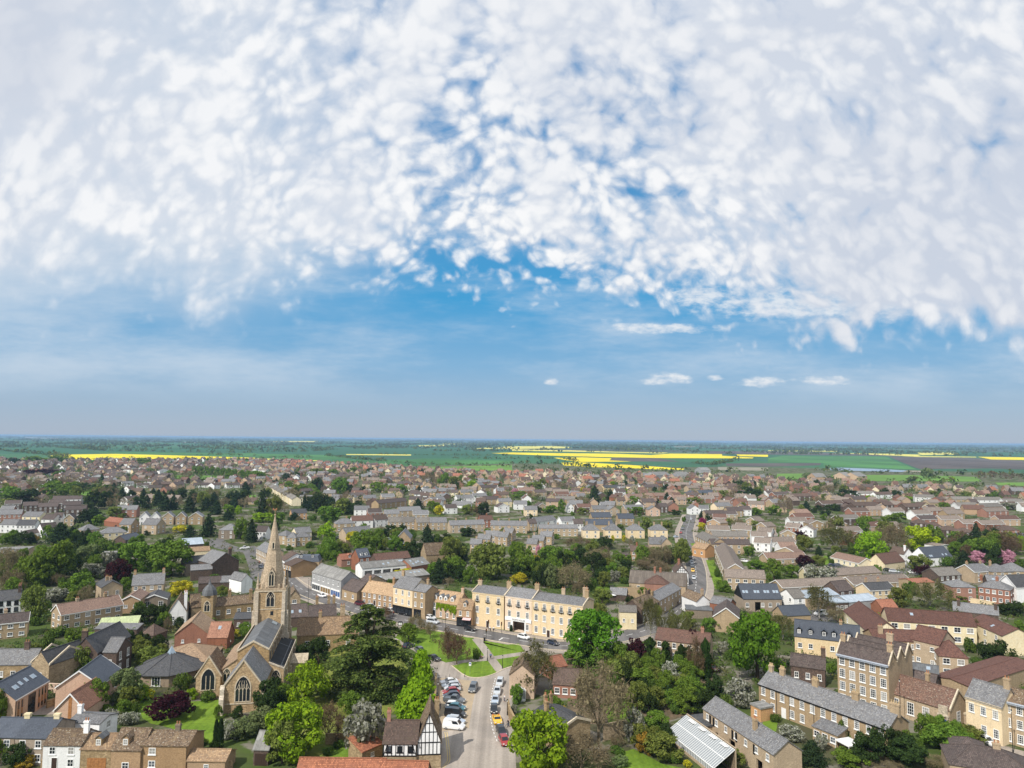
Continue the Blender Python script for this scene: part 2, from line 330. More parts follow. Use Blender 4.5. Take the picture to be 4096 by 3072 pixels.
        q = min(d/2, L/2-.05); sl = r/(d/2); zo = h-o*sl*.8+e; A = (q, d/2, h+r+e); B = (L-q, d/2, h+r+e)
        c = [(-o,-o,zo),(L+o,-o,zo),(L+o,d+o,zo),(-o,d+o,zo)]
        rm.slab([c[0],c[1],B,A], .12); rm.slab([c[1],c[2],B], .12); rm.slab([c[2],c[3],A,B], .12); rm.slab([c[3],c[0],A], .12)
        for p, qq in ((c[0],A),(c[3],A),(c[1],B),(c[2],B),(A,B)): rm.tube(p, qq, .1, .1, 4)
        slope = (h, r, d/2)
    elif t == 'mono':
        sl = r/d; rm.slab([(-og,-o,h-o*sl+e),(L+og,-o,h-o*sl+e),(L+og,d+.1,h+r+e),(-og,d+.1,h+r+e)]); slope = (h, r, d)
    elif t == 'mansard':
        i_ = .9; c = [(-.1,-.1,h),(L+.1,-.1,h),(L+.1,d+.1,h),(-.1,d+.1,h)]; tt = [(i_,i_,h+r),(L-i_,i_,h+r),(L-i_,d-i_,h+r),(i_,d-i_,h+r)]
        for q in range(4): rm.poly([c[q], c[(q+1)%4], tt[(q+1)%4], tt[q]])
        rm.poly(tt); slope = (h, r, i_)
    else:
        rm.box(-.15, L+.15, -.15, d+.15, h-.25, h+.12); slope = None
    R = obj('roof', rm, roof, T)
    if barge and t == 'gable':
        bm = MB()
        if g:
            sl = r/(L/2)
            for sx in (-1, 1): bm.slab([(L/2+sx*(L/2+o),-og-.03,h-o*sl+e+.03),(L/2,-og-.03,h+r+e+.03),(L/2,-og-.03,h+r+e-.32),(L/2+sx*(L/2+o),-og-.03,h-o*sl+e-.3)], .07, 0, (0,-1,0))
            obj('bargeboard', bm, 'wpaint', T)
        else:
            sl = r/(d/2)
            for xx, sd in ((-og-.03,-1),(L+og+.03,1)):
                bm = MB()
                for sy in (-1,1): bm.slab([(xx,d/2+sy*(d/2+o),h-o*sl+e+.03),(xx,d/2,h+r+e+.03),(xx,d/2,h+r+e-.3),(xx,d/2+sy*(d/2+o),h-o*sl+e-.28)], .07, 0, (sd,0,0))
                obj('bargeboard', bm, 'wpaint', T)
    if fascia or (barge and not g and t == 'gable'):
        sl = r/(d/2) if t != 'flat' else 0; bm = MB(); bm.box(-og, L+og, -o-.05, -o-.005, h-o*sl-.25, h-o*sl+.0); obj('gutter', bm, 'wpaint' if fascia != 2 else 'blackpaint', T)
    if cope and t == 'gable':
        for xx in (-.12, L+.12):
            if cope == 2 and xx < 0: continue
            bm = MB()
            for i in range(multi):
                dd = d/multi; y0, ym, y1 = i*dd, (i+.5)*dd, (i+1)*dd
                bm.slab([(xx-.16,y0-.1,h+.32),(xx+.16,y0-.1,h+.32),(xx+.16,ym,h+r+.4),(xx-.16,ym,h+r+.4)], .45); bm.slab([(xx+.16,y1+.1,h+.32),(xx-.16,y1+.1,h+.32),(xx-.16,ym,h+r+.4),(xx+.16,ym,h+r+.4)], .45)
            obj('coping', bm, 'stonetrim', T)
    if cornice:
        bm = MB(); bm.box(-.05, L+.05, -.12 if cornice != 2 else -.6, -.003, h-.45, h-.15); bm.box(-.05, L+.05, -.2 if cornice != 2 else -.75, -.003, h-.147, h-.02)
        if cornice != 2: bm.box(-.03, L+.03, -.06, -.003, h-1.15, h-1.02)
        obj('cornice', bm, {1:wall, 2:'leadtrim', 3:'stonetrim'}[cornice], T)
    # chimneys: (fx, fy, height above ridge, width)
    for c in ch:
        fx = c[0]; fy = c[1] if len(c) > 1 else .5; hh = c[2] if len(c) > 2 else 1.3; cw = c[3] if len(c) > 3 else .9
        if g: zb = h+r*(1-abs(fx-.5)*2)
        else: zb = h+r*(1-abs(fy-.5)*2)
        chimney(T, min(max(fx*L, .45), L-.45), fy*d, max(h-.5, zb-.7), h+r+hh, cw, .65, chm or (wall if wall not in ('white','cream','pink','yellow','black','grey') else {'white':'white','yellow':'buff'}.get(wall, 'brown')), pots, pt)
    # windows
    w_, h_ = ws or (1.25, 1.4 if h < 8 else 1.8); single = lod > 0
    gc, gr = (3, 4) if (ws and ws[1] > 1.6) else (2, 2)
    def grid(cr_, xa, width, yfix, rz, hh=h, sk=()):
        cols, rows = cr_; base = up if (timber and not rz) else 0
        n = 0
        for i in range(rows):
            for j in range(cols):
                if (j, i) in sk: continue
                q = (j+.5)/cols*width; z = base+(i+.5)*(hh-base)/rows-h_*.5+.1
                if rz == 0:
                    if any(o0*L-w_/2 < q < o1*L+w_/2 and z < oz for o0, o1, oz in openings) or any(s_[0]*L-w_/2 < q < s_[1]*L+w_/2 and z < 2.6 for s_ in shop) or any(s_[0]*L-w_/2 < q < s_[1]*L+w_/2 and z < 2.2 for s_ in garage): continue
                    if door is not None and i == 0 and abs(q-door*L) < .9: continue
                    wo = add_window(T, q, 0, z, w_, h_, 0, gc, gr, True, single, frame)
                    if balc and i == rows-1:
                        bm = MB(); bm.box(-w_/2-.25, w_/2+.25, -.45, -.09, -.12, -.02)
                        for tt in range(9): xx = -w_/2-.2+(w_+.4)*tt/8; bm.box(xx-.02, xx+.02, -.44, -.40, -.02, .55)
                        bm.box(-w_/2-.25, w_/2+.25, -.46, -.38, .55, .6); bm.box(-.12,.12,-.3,-.14,-.5,-.12); obj('balcony', bm, 'blackpaint', T, (q, 0, z))
                elif rz > 0: add_window(T, L, q, z, w_, h_, rz, gc, gr, True, single, frame)
                else: add_window(T, 0, q, z, w_, h_, rz, gc, gr, True, single, frame)
    if win: grid(win, 0, L, 0, 0, h, skip)
    if wr: grid(wr, 0, d, L, PI/2)
    if wl: grid(wl, 0, d, 0, -PI/2)
    if door is not None: add_door(T, door*L, 0, 0, 1.0, 2.1, 0, dcol)
    for s_ in shop:
        x0, x1 = s_[0]*L, s_[1]*L; bm = MB(); hh = 3.0
        bm.box(x0, x1, -.22, -.003, hh-.55, hh); bm.box(x0, x1, -.12, -.003, 0, .5); n = max(2, int((x1-x0)/1.6))
        for i in range(n+1): xx = x0+(x1-x0-.14)*i/n; bm.box(xx, xx+.14, -.15, -.003, .503, hh-.553)
        so = obj('shopfront', bm, s_[2], T); pm = MB(); pm.box(x0+.1, x1-.1, -.06, -.005, .5, hh-.56); obj('pane', pm, s_[3] if len(s_) > 3 else 'glass', so)
        if len(s_) > 4:
            am = MB(); am.slab([(x0,-1.3,2.5),(x1,-1.3,2.5),(x1,-.25,3.0),(x0,-.25,3.0)], .05); obj('awning', am, s_[4], so)
    for s_ in garage:
        x0, x1 = s_[0]*L, s_[1]*L; bm = MB(); bm.box(x0, x1, -.06, -.003, 0, 2.2); n = 5
        for i in range(n): bm.box(x0+(x1-x0)*i/n+.03, x0+(x1-x0)*(i+1)/n-.03, -.09, -.06, .1, 2.1)
        obj('garage_door', bm, s_[2], T)
    # dormers
    if dorm and slope:
        for fx in dorm:
            hz, rr, dd = slope; sl = rr/dd; yf = .7; zf = hz+yf*sl; dw, dh = 1.25, 1.35; x = fx*L
            ye = min(dd-.1, (zf+dh-hz)/sl); rr2 = .55; ye2 = min(dd-.05, (zf+dh+rr2-hz)/sl)
            bm = MB(); a0, a1 = x-dw/2, x+dw/2
            bm.poly([(a0,yf,zf-.1),(a1,yf,zf-.1),(a1,yf,zf+dh),(x,yf,zf+dh+rr2),(a0,yf,zf+dh)]); bm.poly([(a0,ye,zf+dh),(a0,yf,zf-.1),(a0,yf,zf+dh)]); bm.poly([(a1,yf,zf-.1),(a1,ye,zf+dh),(a1,yf,zf+dh)])
            for sx in (-1,1): bm.slab([(x,yf-.2,zf+dh+rr2+.06),(x+sx*(dw/2+.2),yf-.2,zf+dh-.1),(x+sx*(dw/2+.2),ye,zf+dh-.1),(x,ye2,zf+dh+rr2+.06)], .08, 1)
            do = obj('dormer', bm, [dmat or wall, roof if roof not in ('tan','orangetan') else 'lead'], T)
            add_window(do, x, yf, zf+.05, .95, 1.15, 0, 2, 2, False, True)
            if dmat == 'white2': pass
    if sky and slope:
        hz, rr, dd = slope; n = Vector((0, -rr, dd)).normalized()
        for fx, fs in sky:
            y = fs*dd; z = hz+fs*rr+e; hw, hl = .42, .55; dn = Vector((0, dd, rr)).normalized(); c0 = Vector((fx*L, y, z))
            pts = [c0+Vector((sx*hw,0,0))+dn*(sy*hl)+n*.09 for sx, sy in ((-1,-1),(1,-1),(1,1),(-1,1))]
            bm = MB(); bm.slab([tuple(p) for p in pts], .09, 0, tuple(-n)); so = obj('skylight', bm, 'leadtrim', T)
            pts = [c0+Vector((sx*hw*.8,0,0))+dn*(sy*hl*.85)+n*.105 for sx, sy in ((-1,-1),(1,-1),(1,1),(-1,1))]
            pm = MB(); pm.slab([tuple(p) for p in pts], .012, 0, tuple(-n)); obj('pane', pm, 'skypane', so)
    if timber:
        bm = MB(); b = .15; yb = -.05
        def bar(p, q, w=b): 
            p = Vector(p); q = Vector(q); dd_ = (q-p).normalized(); s_ = Vector((-dd_.z, 0, dd_.x))*w/2
            bm.slab([tuple(p+s_+Vector((0,yb,0))), tuple(p-s_+Vector((0,yb,0))), tuple(q-s_+Vector((0,yb,0))), tuple(q+s_+Vector((0,yb,0)))], .045, 0, (0,1,0))
        bar((0,0,up), (L,0,up), .22); bar((0,0,h-.1), (L,0,h-.1), .2)
        n = max(4, int(L/.75))
        for i in range(n+1): xx = .08+(L-.16)*i/n; bar((xx,0,up+.11), (xx,0,h-.2))
        if g:
            for fz in (.33, .62):
                xx = L/2*(fz); bar((xx,0,h+r*fz), (L-xx,0,h+r*fz))
            for i in range(1, n): 
                xx = L*i/n; top = h+r*(1-abs(xx/L-.5)*2)-.25
                if top > h+.3: bar((xx,0,h), (xx,0,top), .12)
            bar((0,0,h), (L/2,0,h+r-.15), .2); bar((L,0,h), (L/2,0,h+r-.15), .2)
        else: bar((.1,0,up+.1), (L/n,0,h-.2), .12); bar((L-.1,0,up+.1), (L-L/n,0,h-.2), .12)
        obj('timber_frame', bm, 'blackpaint', T)
    for fx in pipes:
        bm = MB(); bm.tube((fx*L,-.1,0.02), (fx*L,-.1,h-.2), .05, .05, 6); obj('drainpipe', bm, 'blackpaint', T)
    T['L'] = L
    return T
# ------------------------------------------------------------------ trees
def leafmat(name, c, c2, trans=.3, obj_j=.25, patch=0):
    m, nt = newmat(name); t = NT(nt)
    g = t.n('ShaderNodeNewGeometry'); r = objrand(t)
    ri = g.outputs['Random Per Island']
    col = t.mix(ri, c2, c)
    if patch: nz = t.noise(g.outputs['Position'], .11, 2); col = t.mix(t.sstep(nz, .5, .62), col, (.13,.12,.045)); col = t.mix(t.sstep(t.noise(g.outputs['Position'], .07, 2), .56, .66), col, (.035,.06,.025))
    hs = t.n('ShaderNodeHueSaturation', i_Color=col)
    t.put(hs.inputs['Hue'], t.math('ADD', .5-.012, t.math('MULTIPLY', r, .024))); t.put(hs.inputs['Value'], t.math('ADD', 1-obj_j/2, t.math('MULTIPLY', r, obj_j)))
    d = t.n('ShaderNodeBsdfDiffuse', i_Color=hs.outputs[0]); tr = t.n('ShaderNodeBsdfTranslucent', i_Color=hs.outputs[0])
    mx = t.n('ShaderNodeMixShader', i_0=trans); nt.links.new(d.outputs[0], mx.inputs[1]); nt.links.new(tr.outputs[0], mx.inputs[2])
    o = t.n('ShaderNodeOutputMaterial'); nt.links.new(mx.outputs[0], o.inputs[0]); MT[name] = m
TK = {'green':((.175,.265,.038),(.085,.15,.022)),'chestnut':((.135,.28,.025),(.06,.15,.014)),'lime':((.27,.40,.022),(.14,.25,.016)),'limecol':((.27,.42,.02),(.15,.27,.014)),'dark':((.055,.085,.024),(.026,.046,.014)),
 'olive':((.21,.245,.055),(.11,.14,.03)),'conifer':((.042,.068,.028),(.02,.036,.016)),'cypress':((.035,.062,.018),(.016,.032,.010)),'copper':((.065,.018,.024),(.030,.010,.013)),'blossom':((.42,.42,.36),(.11,.12,.05)),
 'pink':((.66,.36,.43),(.52,.25,.33)),'magenta':((.36,.05,.14),(.22,.03,.09)),'yellow':((.58,.50,.035),(.34,.33,.025)),'gold':((.42,.28,.04),(.25,.17,.03)),'willow':((.20,.25,.10),(.12,.16,.06)),'bright':((.40,.50,.02),(.26,.36,.015)),
 'shrub':((.125,.19,.035),(.055,.095,.018)),'bare':((.27,.225,.13),(.16,.13,.075)),'brown':((.19,.125,.075),(.11,.075,.045)),'ivy':((.05,.085,.018),(.02,.04,.010)),'cedar':((.16,.20,.045),(.05,.08,.024)),'birch':((.165,.16,.055),(.09,.095,.035))}
for k, (a, b) in TK.items(): leafmat('leaf_'+k, a, b)
plain('bark', (.075,.055,.04), .95, .1, 0, .3); plain('palebark', (.42,.40,.36), .9, .1, 0, .3); plain('twig', (.23,.185,.12), .95, .1, 0, .3); plain('greybark', (.16,.14,.11), .95, .1, 0, .3)
def cards(C, N, size, rs, flat=0.0):
    """quads at points C facing N"""
    n = len(C); N = N/np.maximum(np.linalg.norm(N, axis=1, keepdims=True), 1e-6)
    R = rs.normal(size=(n,3)); A = np.cross(N, R); A /= np.maximum(np.linalg.norm(A, axis=1, keepdims=True), 1e-6); B = np.cross(N, A)
    s = (size*(.42+1.25*rs.rand(n)**1.4))[:,None]*.5; asp = (.7+.6*rs.rand(n))[:,None]
    V = np.stack([C-A*s-B*s*asp*.2, C+A*s*.15-B*s*asp, C+A*s+B*s*asp*.15, C-A*s*.1+B*s*asp], 1)
    return V.reshape(-1,3)
def quadmesh(name, V):
    me = bpy.data.meshes.new(name); n = len(V)//4
    me.vertices.add(4*n); me.vertices.foreach_set('co', V.astype('f').ravel())
    me.loops.add(4*n); me.loops.foreach_set('vertex_index', np.arange(4*n, dtype='i'))
    me.polygons.add(n); me.polygons.foreach_set('loop_start', np.arange(0, 4*n, 4, dtype='i'))
    me.update(calc_edges=True); return me
def blob_cards(blobs, n, size, rs, squash=.85):
    """leaf cards over the skins of overlapping clumps, those deep inside another clump dropped"""
    b = np.array(blobs); pr = b[:,3]**2; pick = rs.choice(len(b), n, p=pr/pr.sum())
    D = rs.normal(size=(n,3)); D /= np.linalg.norm(D, axis=1, keepdims=True)
    rr = b[pick,3:4]*(.62+.42*rs.rand(n,1)); P = b[pick,:3]+D*rr*np.array([1,1,squash])
    keep = np.ones(n, bool)
    for q in b: keep &= ~(np.linalg.norm((P-q[:3])/np.array([1,1,squash]), axis=1) < q[3]*.55)
    P = P[keep]; D = D[keep]
    N = D+rs.normal(size=D.shape)*.55+np.array([0,0,.25]); return cards(P, N, size, rs)
def limbs(rs, levels=3, n0=5, h0=.28, spread=.42, top=.92, r0=.035, sides=5, mat=0):
    m = MB(); m.tube((0,0,0), (0,0,h0), r0*1.25, r0, sides+1); tips = []
    def grow(p, d, l, r, lv):
        q = p+d*l; m.tube(p, q, r, r*.62, sides if lv < 2 else 3); 
        if lv >= levels: tips.append(q); return
        for i in range(2 if lv else 3):
            e = (d+Vector(rs.normal(size=3)*.45)+Vector((0,0,.12))).normalized(); grow(q, e, l*(.62+.2*rs.rand()), r*.58, lv+1)
    for i in range(n0):
        a = 2*PI*(i+rs.rand()*.6)/n0; e = Vector((math.cos(a)*spread*1.6, math.sin(a)*spread*1.6, .9)).normalized(); grow(Vector((0,0,h0*(.75+.25*rs.rand()))), e, .22, r0*.6, 1)
    grow(Vector((0,0,h0)), Vector((rs.normal()*.1, rs.normal()*.1, 1)).normalized(), .24, r0*.8, 1)
    return m, tips
TP = {}
def tree_proto(kind, var, lo):
    k = (kind, var, lo)
    if k in TP: return TP[k]
    rs = np.random.RandomState(abs(hash((len(kind)*31+sum(map(ord, kind)), var, 3))) % 100000)
    f = .3 if lo else 1.0; ls = 1.75 if lo else 1.0; bark = 'bark'
    tm = None
    if kind in ('conifer',):
        P = []; N = []; n = int(4200*f); z = 1-rs.rand(n)**.6*.94; lay = np.floor(z*11)/11; z = lay+(rs.rand(n)**2)*.07
        a = rs.rand(n)*2*PI; lob = 1+.34*np.sin(a*3+lay*40)+.2*np.sin(a*7+lay*93)+.14*rs.normal(size=n); R = np.clip((1-z)*1.5,0,1)**.75*.46*lob*(.45+.6*rs.rand(n))+.02
        C = np.stack([R*np.cos(a), R*np.sin(a), z-R*.12], 1); Nn = np.stack([np.cos(a)*.6, np.sin(a)*.6, np.ones(n)*.8], 1)+rs.normal(size=(n,3))*.4
        V = cards(C, Nn, .055*ls, rs); tm = MB(); tm.tube((0,0,0), (0,0,.8), .03, .008, 6)
    elif kind in ('cypress', 'limecol', 'ivy'):
        n = int(3600*f); z = rs.rand(n)*.97+.02; a = rs.rand(n)*2*PI
        pr = np.sin(np.clip(z,0,1)**.6*PI*.93+.12)**.5 if kind != 'ivy' else (.75+.25*np.sin(z*17))*np.clip((1-z)*4,0,1)**.5
        R = .5*pr*(.55+.5*rs.rand(n))*(1+.18*np.sin(a*4+z*22)+.12*np.sin(a*7-z*31)); C = np.stack([R*np.cos(a), R*np.sin(a), z], 1); C += rs.normal(size=C.shape)*.015
        V = cards(C, np.stack([np.cos(a), np.sin(a), .5*np.ones(n)], 1)+rs.normal(size=(n,3))*.6, .075*ls, rs); tm = MB(); tm.tube((0,0,0), (0,0,.85), .06, .02, 6)
    elif kind in ('bare', 'brown', 'birch'):
        tm, tips = limbs(rs, 3 if lo else 4, 6, .16, .5, .9, .022, 4)
        zs = np.array([t.z for t in tips]); pts = np.array([tuple(t) for t in tips]); sc = np.array([.47/np.abs(pts[:,0]).max(), .47/np.abs(pts[:,1]).max(), .95/pts[:,2].max()])
        tm.v = [tuple(np.array(v)*sc) for v in tm.v]; pts = pts*sc
        n = int(len(pts)*(11 if lo else 26)); pk = rs.choice(len(pts), n); C = pts[pk].copy(); C[:,2] *= np.where(rs.rand(n) < .45, .4+.6*rs.rand(n), 1); C += rs.normal(size=(n,3))*np.array([.055,.055,.05])
        V = cards(C, rs.normal(size=(n,3)), (.034 if not lo else .06), rs)
        # fine twigs as slivers
        n2 = int(n*1.3); pk = rs.choice(len(pts), n2); A = pts[pk].copy(); A[:,2] *= np.where(rs.rand(n2) < .5, .45+.55*rs.rand(n2), 1); E = rs.normal(size=(n2,3))*np.array([.10,.10,.10])+np.array([0,0,-.02]); w = rs.normal(size=(n2,3)); w = np.cross(E, w); w /= np.linalg.norm(w, axis=1, keepdims=True); w *= (.0028 if not lo else .005)
        V2 = np.stack([A-w, A+w, A+E+w*.4, A+E-w*.4], 1).reshape(-1,3); V = np.concatenate([V, V2]); bark = 'palebark' if kind == 'birch' else 'twig'
    elif kind in ('shrub', 'blossomshrub'):
        b = [(rs.normal()*.2, rs.normal()*.2, .25+.35*rs.rand(), .2+.1*rs.rand()) for _ in range(16)]
        V = blob_cards(b, int(3200*f), .075*ls, rs)
    else:
        dens = {'blossom':.6,'willow':.75,'copper':.9,'yellow':.8}.get(kind, 1.0); nb = 46 if kind != 'chestnut' else 70; cz = .54; b = []
        while len(b) < nb:
            d = rs.normal(size=3); d /= np.linalg.norm(d)
            if d[2] < -.85: continue
            rr = .72+.3*rs.rand() if len(b) < nb*.8 else .4*rs.rand()
            br = (.085+.075*rs.rand())*(1.0 if kind != 'chestnut' else .85)
            e = .5-br*.75; b.append((d[0]*e*rr*(1.12 if -.5 < d[2] < .2 else 1), d[1]*e*rr*(1.12 if -.5 < d[2] < .2 else 1), cz+d[2]*(.44-br*.7 if d[2] > 0 else .46)*rr, br))
        V = blob_cards(b, int((7500 if kind == 'chestnut' else 6000)*f*dens), (.036 if kind == 'chestnut' else .042)*ls/math.sqrt(dens), rs)
        tm, _ = limbs(rs, 2, 5, .26, .42, .9, .03, 5)
    if kind not in ('bare','brown','birch','ivy'):
        rr = np.percentile(np.hypot(V[:,0], V[:,1]), 97); V[:,:2] *= .52/rr; z0 = np.percentile(V[:,2], 1); z1 = np.percentile(V[:,2], 99.5); lo_z = .0 if kind in ('shrub','blossomshrub','conifer','cypress','limecol') else .07; V[:,2] = lo_z+(V[:,2]-z0)/(z1-z0)*(1-lo_z)
    me = quadmesh('crown', V); tme = tm.mesh('trunk', False) if tm else None
    TP[k] = (me, tme, bark); return TP[k]
TREES = []
ADJ = {'green':'fresh green','chestnut':'dense bright green','lime':'lime green','limecol':'tall lime green','dark':'dark green','olive':'olive spring-leafed','conifer':'dark pointed','cypress':'slim dark','copper':'dark purple','blossom':'white blossoming',
 'pink':'pink blossoming','magenta':'magenta blossoming','yellow':'golden yellow','gold':'orange-gold','willow':'pale grey-green','bright':'vivid yellow-green','shrub':'low dark','bare':'bare twiggy','brown':'brown budding','ivy':'ivy-clad','birch':'pale-stemmed thin','blossomshrub':'white flowering'}
NOUN = {'conifer':('conifer','conifer','conifer'),'cypress':('cypress_tree','cypress','tree'),'shrub':('shrub','shrub','shrub'),'blossomshrub':('flowering_shrub','shrub','shrub'),'ivy':('ivy_clad_trunk','tree trunk','tree'),'chestnut':('chestnut_tree','chestnut tree','tree'),'bare':('bare_tree','tree','tree'),'birch':('birch_tree','birch','tree'),
 'blossom':('blossom_tree','tree','tree'),'pink':('cherry_tree','cherry tree','tree'),'limecol':('columnar_tree','columnar tree','tree')}
def tree(k, u, vt, vb, w, kind, label=None, far=None, lift=0):
    P = G(k, u, vb); mpp = MPP(P)*CR[k][2]; ww = w*mpp
    Y = P.y+ww*.25; h = max(1.0, HT(k, u, vt, Y)-0.0); P = Vector((AX(k, u, (vt+vb)/2, Y), Y, 0))
    return plant(P, ww, h, kind, label, far, (CR[k][0]+u*CR[k][2], CR[k][1]+(vt+vb)/2*CR[k][2]))
def plant(P, ww, h, kind, label=None, far=None, px=None):
    lo = (P.y > 420) if far is None else far
    me, tme, bark = tree_proto(kind, rnd.randrange(3 if not lo else 2), lo)
    nm, noun, cat = NOUN.get(kind, ('broadleaf_tree','tree','tree'))
    if h < 3.5 and cat == 'tree': nm, noun, cat = 'shrub', 'shrub', 'shrub'
    T = thing(nm, label, cat, P, rnd.random()*6.28)
    lm = 'leaf_'+({'blossomshrub':'blossom'}.get(kind, kind))
    c = link('crown', me, [lm], T); c.scale = (ww, ww, h)
    if tme: t_ = link('trunk', tme, [bark], T); t_.scale = (ww if ww < h else (ww+h)/2, ww if ww < h else (ww+h)/2, h)
    TREES.append(dict(o=T, label=label, kind=kind, noun=noun, p=P, px=px, s=ww*h)); return T
def cedar(P, w, h, label):
    rs = np.random.RandomState(5); T = thing('cedar_tree', label, 'tree', P)
    tm = MB(); tm.tube((0,0,0), (.3,.2,h*.45), w*.035, w*.026, 9); br = []
    for j in range(3): a = j*2.1; tm.tube((.3,.2,h*.3), (math.cos(a)*w*.06+.3, math.sin(a)*w*.06, h*.86), w*.022, w*.006, 6)
    Cs = []; Ns = []
    for i in range(84):
        z = h*(.10+.87*rs.rand()**1.15); f = z/h; a = rs.rand()*2*PI; L_ = w*.5*(math.sin(min(1, (1-f)*1.25+.1)*PI/2))*(.65+.4*rs.rand())
        dr = Vector((math.cos(a), math.sin(a), .14)); p = Vector((.3, .2, z-L_*.1))
        q = p+dr*L_; tm.tube(p, q, .11, .025, 4)
        side = np.array([-math.sin(a), math.cos(a), 0]); n = int(52*L_)
        t_ = rs.rand(n)**.6; sp = rs.normal(size=n)*(.05+.16*t_)*L_*.8; base = np.array(p)[None,:]+t_[:,None]*np.array(dr)[None,:]*L_
        C = base+side[None,:]*sp[:,None]; C[:,2] = np.maximum(.4, C[:,2]-np.abs(sp)*.22-t_**3*L_*.2-rs.rand(n)**2*.9+.25)
        Cs.append(C); Ns.append(np.tile([0,0,1.0], (n,1))+rs.normal(size=(n,3))*.5)
    C = np.concatenate(Cs); N = np.concatenate(Ns)
    # flat sprays that droop outward
    V = cards(C, N, .5, rs); link('crown', quadmesh('crown', V), ['leaf_cedar'], T); obj('trunk', tm, 'bark', T)
    TREES.append(dict(o=T, label=label, kind='cedar', noun='cedar', p=P, px=None, s=1)); return T
# ------------------------------------------------------------------ cars
CP = {}
def car_proto(kind):
    if kind in CP: return CP[kind]
    L, W, Hh, bon, roof0, roof1, rear, zs = {'hatch':(4.1,1.75,1.5,-1.15,-.35,1.35,1.95,.92),'saloon':(4.6,1.8,1.42,-1.2,-.3,.95,1.75,.9),'estate':(4.7,1.8,1.5,-1.3,-.45,1.75,2.2,.92),
       'mpv':(4.5,1.8,1.72,-1.5,-.75,1.6,2.15,1.0),'van':(4.7,1.92,1.95,-1.55,-.85,2.2,2.32,1.15),'pickup':(5.2,1.85,1.75,-1.3,-.6,.55,.85,1.02),'sports':(4.4,1.95,1.16,-.75,.05,.6,1.75,.78),'suv':(4.6,1.9,1.75,-1.3,-.6,1.7,2.15,1.08)}[kind]
    hw = W/2; x0, x1 = -L/2, L/2; b = MB(); st = []
    prof = [(x0,.45,.62,.80),(x0+.12,.25,.72,.95),(x0+.55,.2,zs-.12,1.0),(bon,.2,zs,1.0),(0,.2,zs+.02,1.0),(rear-.25,.2,zs+.03,1.0),(x1-.12,.25,zs-.02,.96),(x1,.42,zs-.22,.86)]
    if kind in ('van',): prof = prof[:6]+[(x1-.06,.25,zs,.98),(x1,.4,zs-.1,.95)]
    rings = [[(x,-hw*f*.93,zb),(x,-hw*f,zb+.15),(x,-hw*f,(zb+zt)/2+.12),(x,-hw*f*.9,zt),(x,hw*f*.9,zt),(x,hw*f,(zb+zt)/2+.12),(x,hw*f,zb+.15),(x,hw*f*.93,zb)] for x,zb,zt,f in prof]
    for A, B in zip(rings, rings[1:]):
        for i in range(8): j = (i+1) % 8; b.poly([A[i], A[j], B[j], B[i]])
    b.poly(rings[0][::-1]); b.poly(rings[-1])
    # cabin
    wb, wt = hw*.88, hw*.74; zr = Hh; zc = zs-.02
    bl = [(bon,-wb,zc),(bon,wb,zc),(rear,wb,zc),(rear,-wb,zc)]; tl = [(roof0,-wt,zr-.04),(roof0,wt,zr-.04),(roof1,wt,zr-.05),(roof1,-wt,zr-.05)]
    for i in range(4): j = (i+1) % 4; b.poly([bl[i], bl[j], tl[j], tl[i]])
    xm = (roof0+roof1)/2; b.poly([tl[0],tl[1],(xm,wt,zr+.02),(xm,-wt,zr+.02)]); b.poly([(xm,-wt,zr+.02),(xm,wt,zr+.02),tl[2],tl[3]])
    if kind == 'pickup': b.box(rear+.05, x1-.05, -hw*.92, -hw*.82, zc, zc+.14); b.box(rear+.05, x1-.05, hw*.82, hw*.92, zc, zc+.14); b.box(x1-.14, x1-.04, -hw*.8, hw*.8, zc-.1, zc+.14)
    me = {'body': b.mesh('body', False)}
    g = []
    def quadp(a, c, d, e, m0=.1, m1=.12, off=.012):
        P = [Vector(q) for q in (a, c, d, e)]; n = (P[1]-P[0]).cross(P[3]-P[0]).normalized()*off
        def at(u, v): return tuple((P[0]*(1-u)*(1-v)+P[1]*u*(1-v)+P[2]*u*v+P[3]*(1-u)*v)+n)
        m = MB(); m.poly([at(m0,m1), at(1-m0,m1), at(1-m0,1-m1), at(m0,1-m1)]); return m
    g.append(('windscreen', quadp(bl[1], bl[0], tl[0], tl[1], .07, .08)))
    g.append(('rear_window', quadp(bl[3], bl[2], tl[2], tl[3], .1, .14)))
    sd = .1 if kind != 'van' else .55
    for a, c, d, e, fl in ((bl[0],bl[3],tl[3],tl[0],0),(bl[2],bl[1],tl[1],tl[2],1)):
        m = quadp(a, c, d, e, .06, .12)
        if kind == 'van':
            P = [Vector(q) for q in m.v[-4:]]; m = MB(); t0, t1 = (0, .4) if not fl else (.6, 1)
            m.poly([tuple(P[0].lerp(P[1],t0)), tuple(P[0].lerp(P[1],t1)), tuple(P[3].lerp(P[2],t1)), tuple(P[3].lerp(P[2],t0))])
        g.append(('side_window', m))
    me['glass'] = [(n, m.mesh(n, False)) for n, m in g]
    w = MB(); r = .33; w.lathe([(r-.12,-.1),(r,-.09),(r,.09),(r-.12,.1)], 14); wr = MB(); wr.lathe([(.001,-.11),(r-.11,-.105),(r-.11,.105),(.001,.11)], 10)
    for q in (w, wr): q.v = [(x, z, y+r) for x, y, z in q.v]
    me['tyre'] = w.mesh('wheel', False); me['rim'] = wr.mesh('rim', False); me['wx'] = (x0+.85, x1-.85, hw-.1)
    for nm, x, zz, mt in (('headlight', x0+.06, .66, 0), ('tail_light', x1-.05, .78, 1)):
        m = MB(); m.box(x-.09, x+.06, -.17, .17, zz-.08, zz+.08); me[nm] = (m.mesh(nm, False), hw*.66)
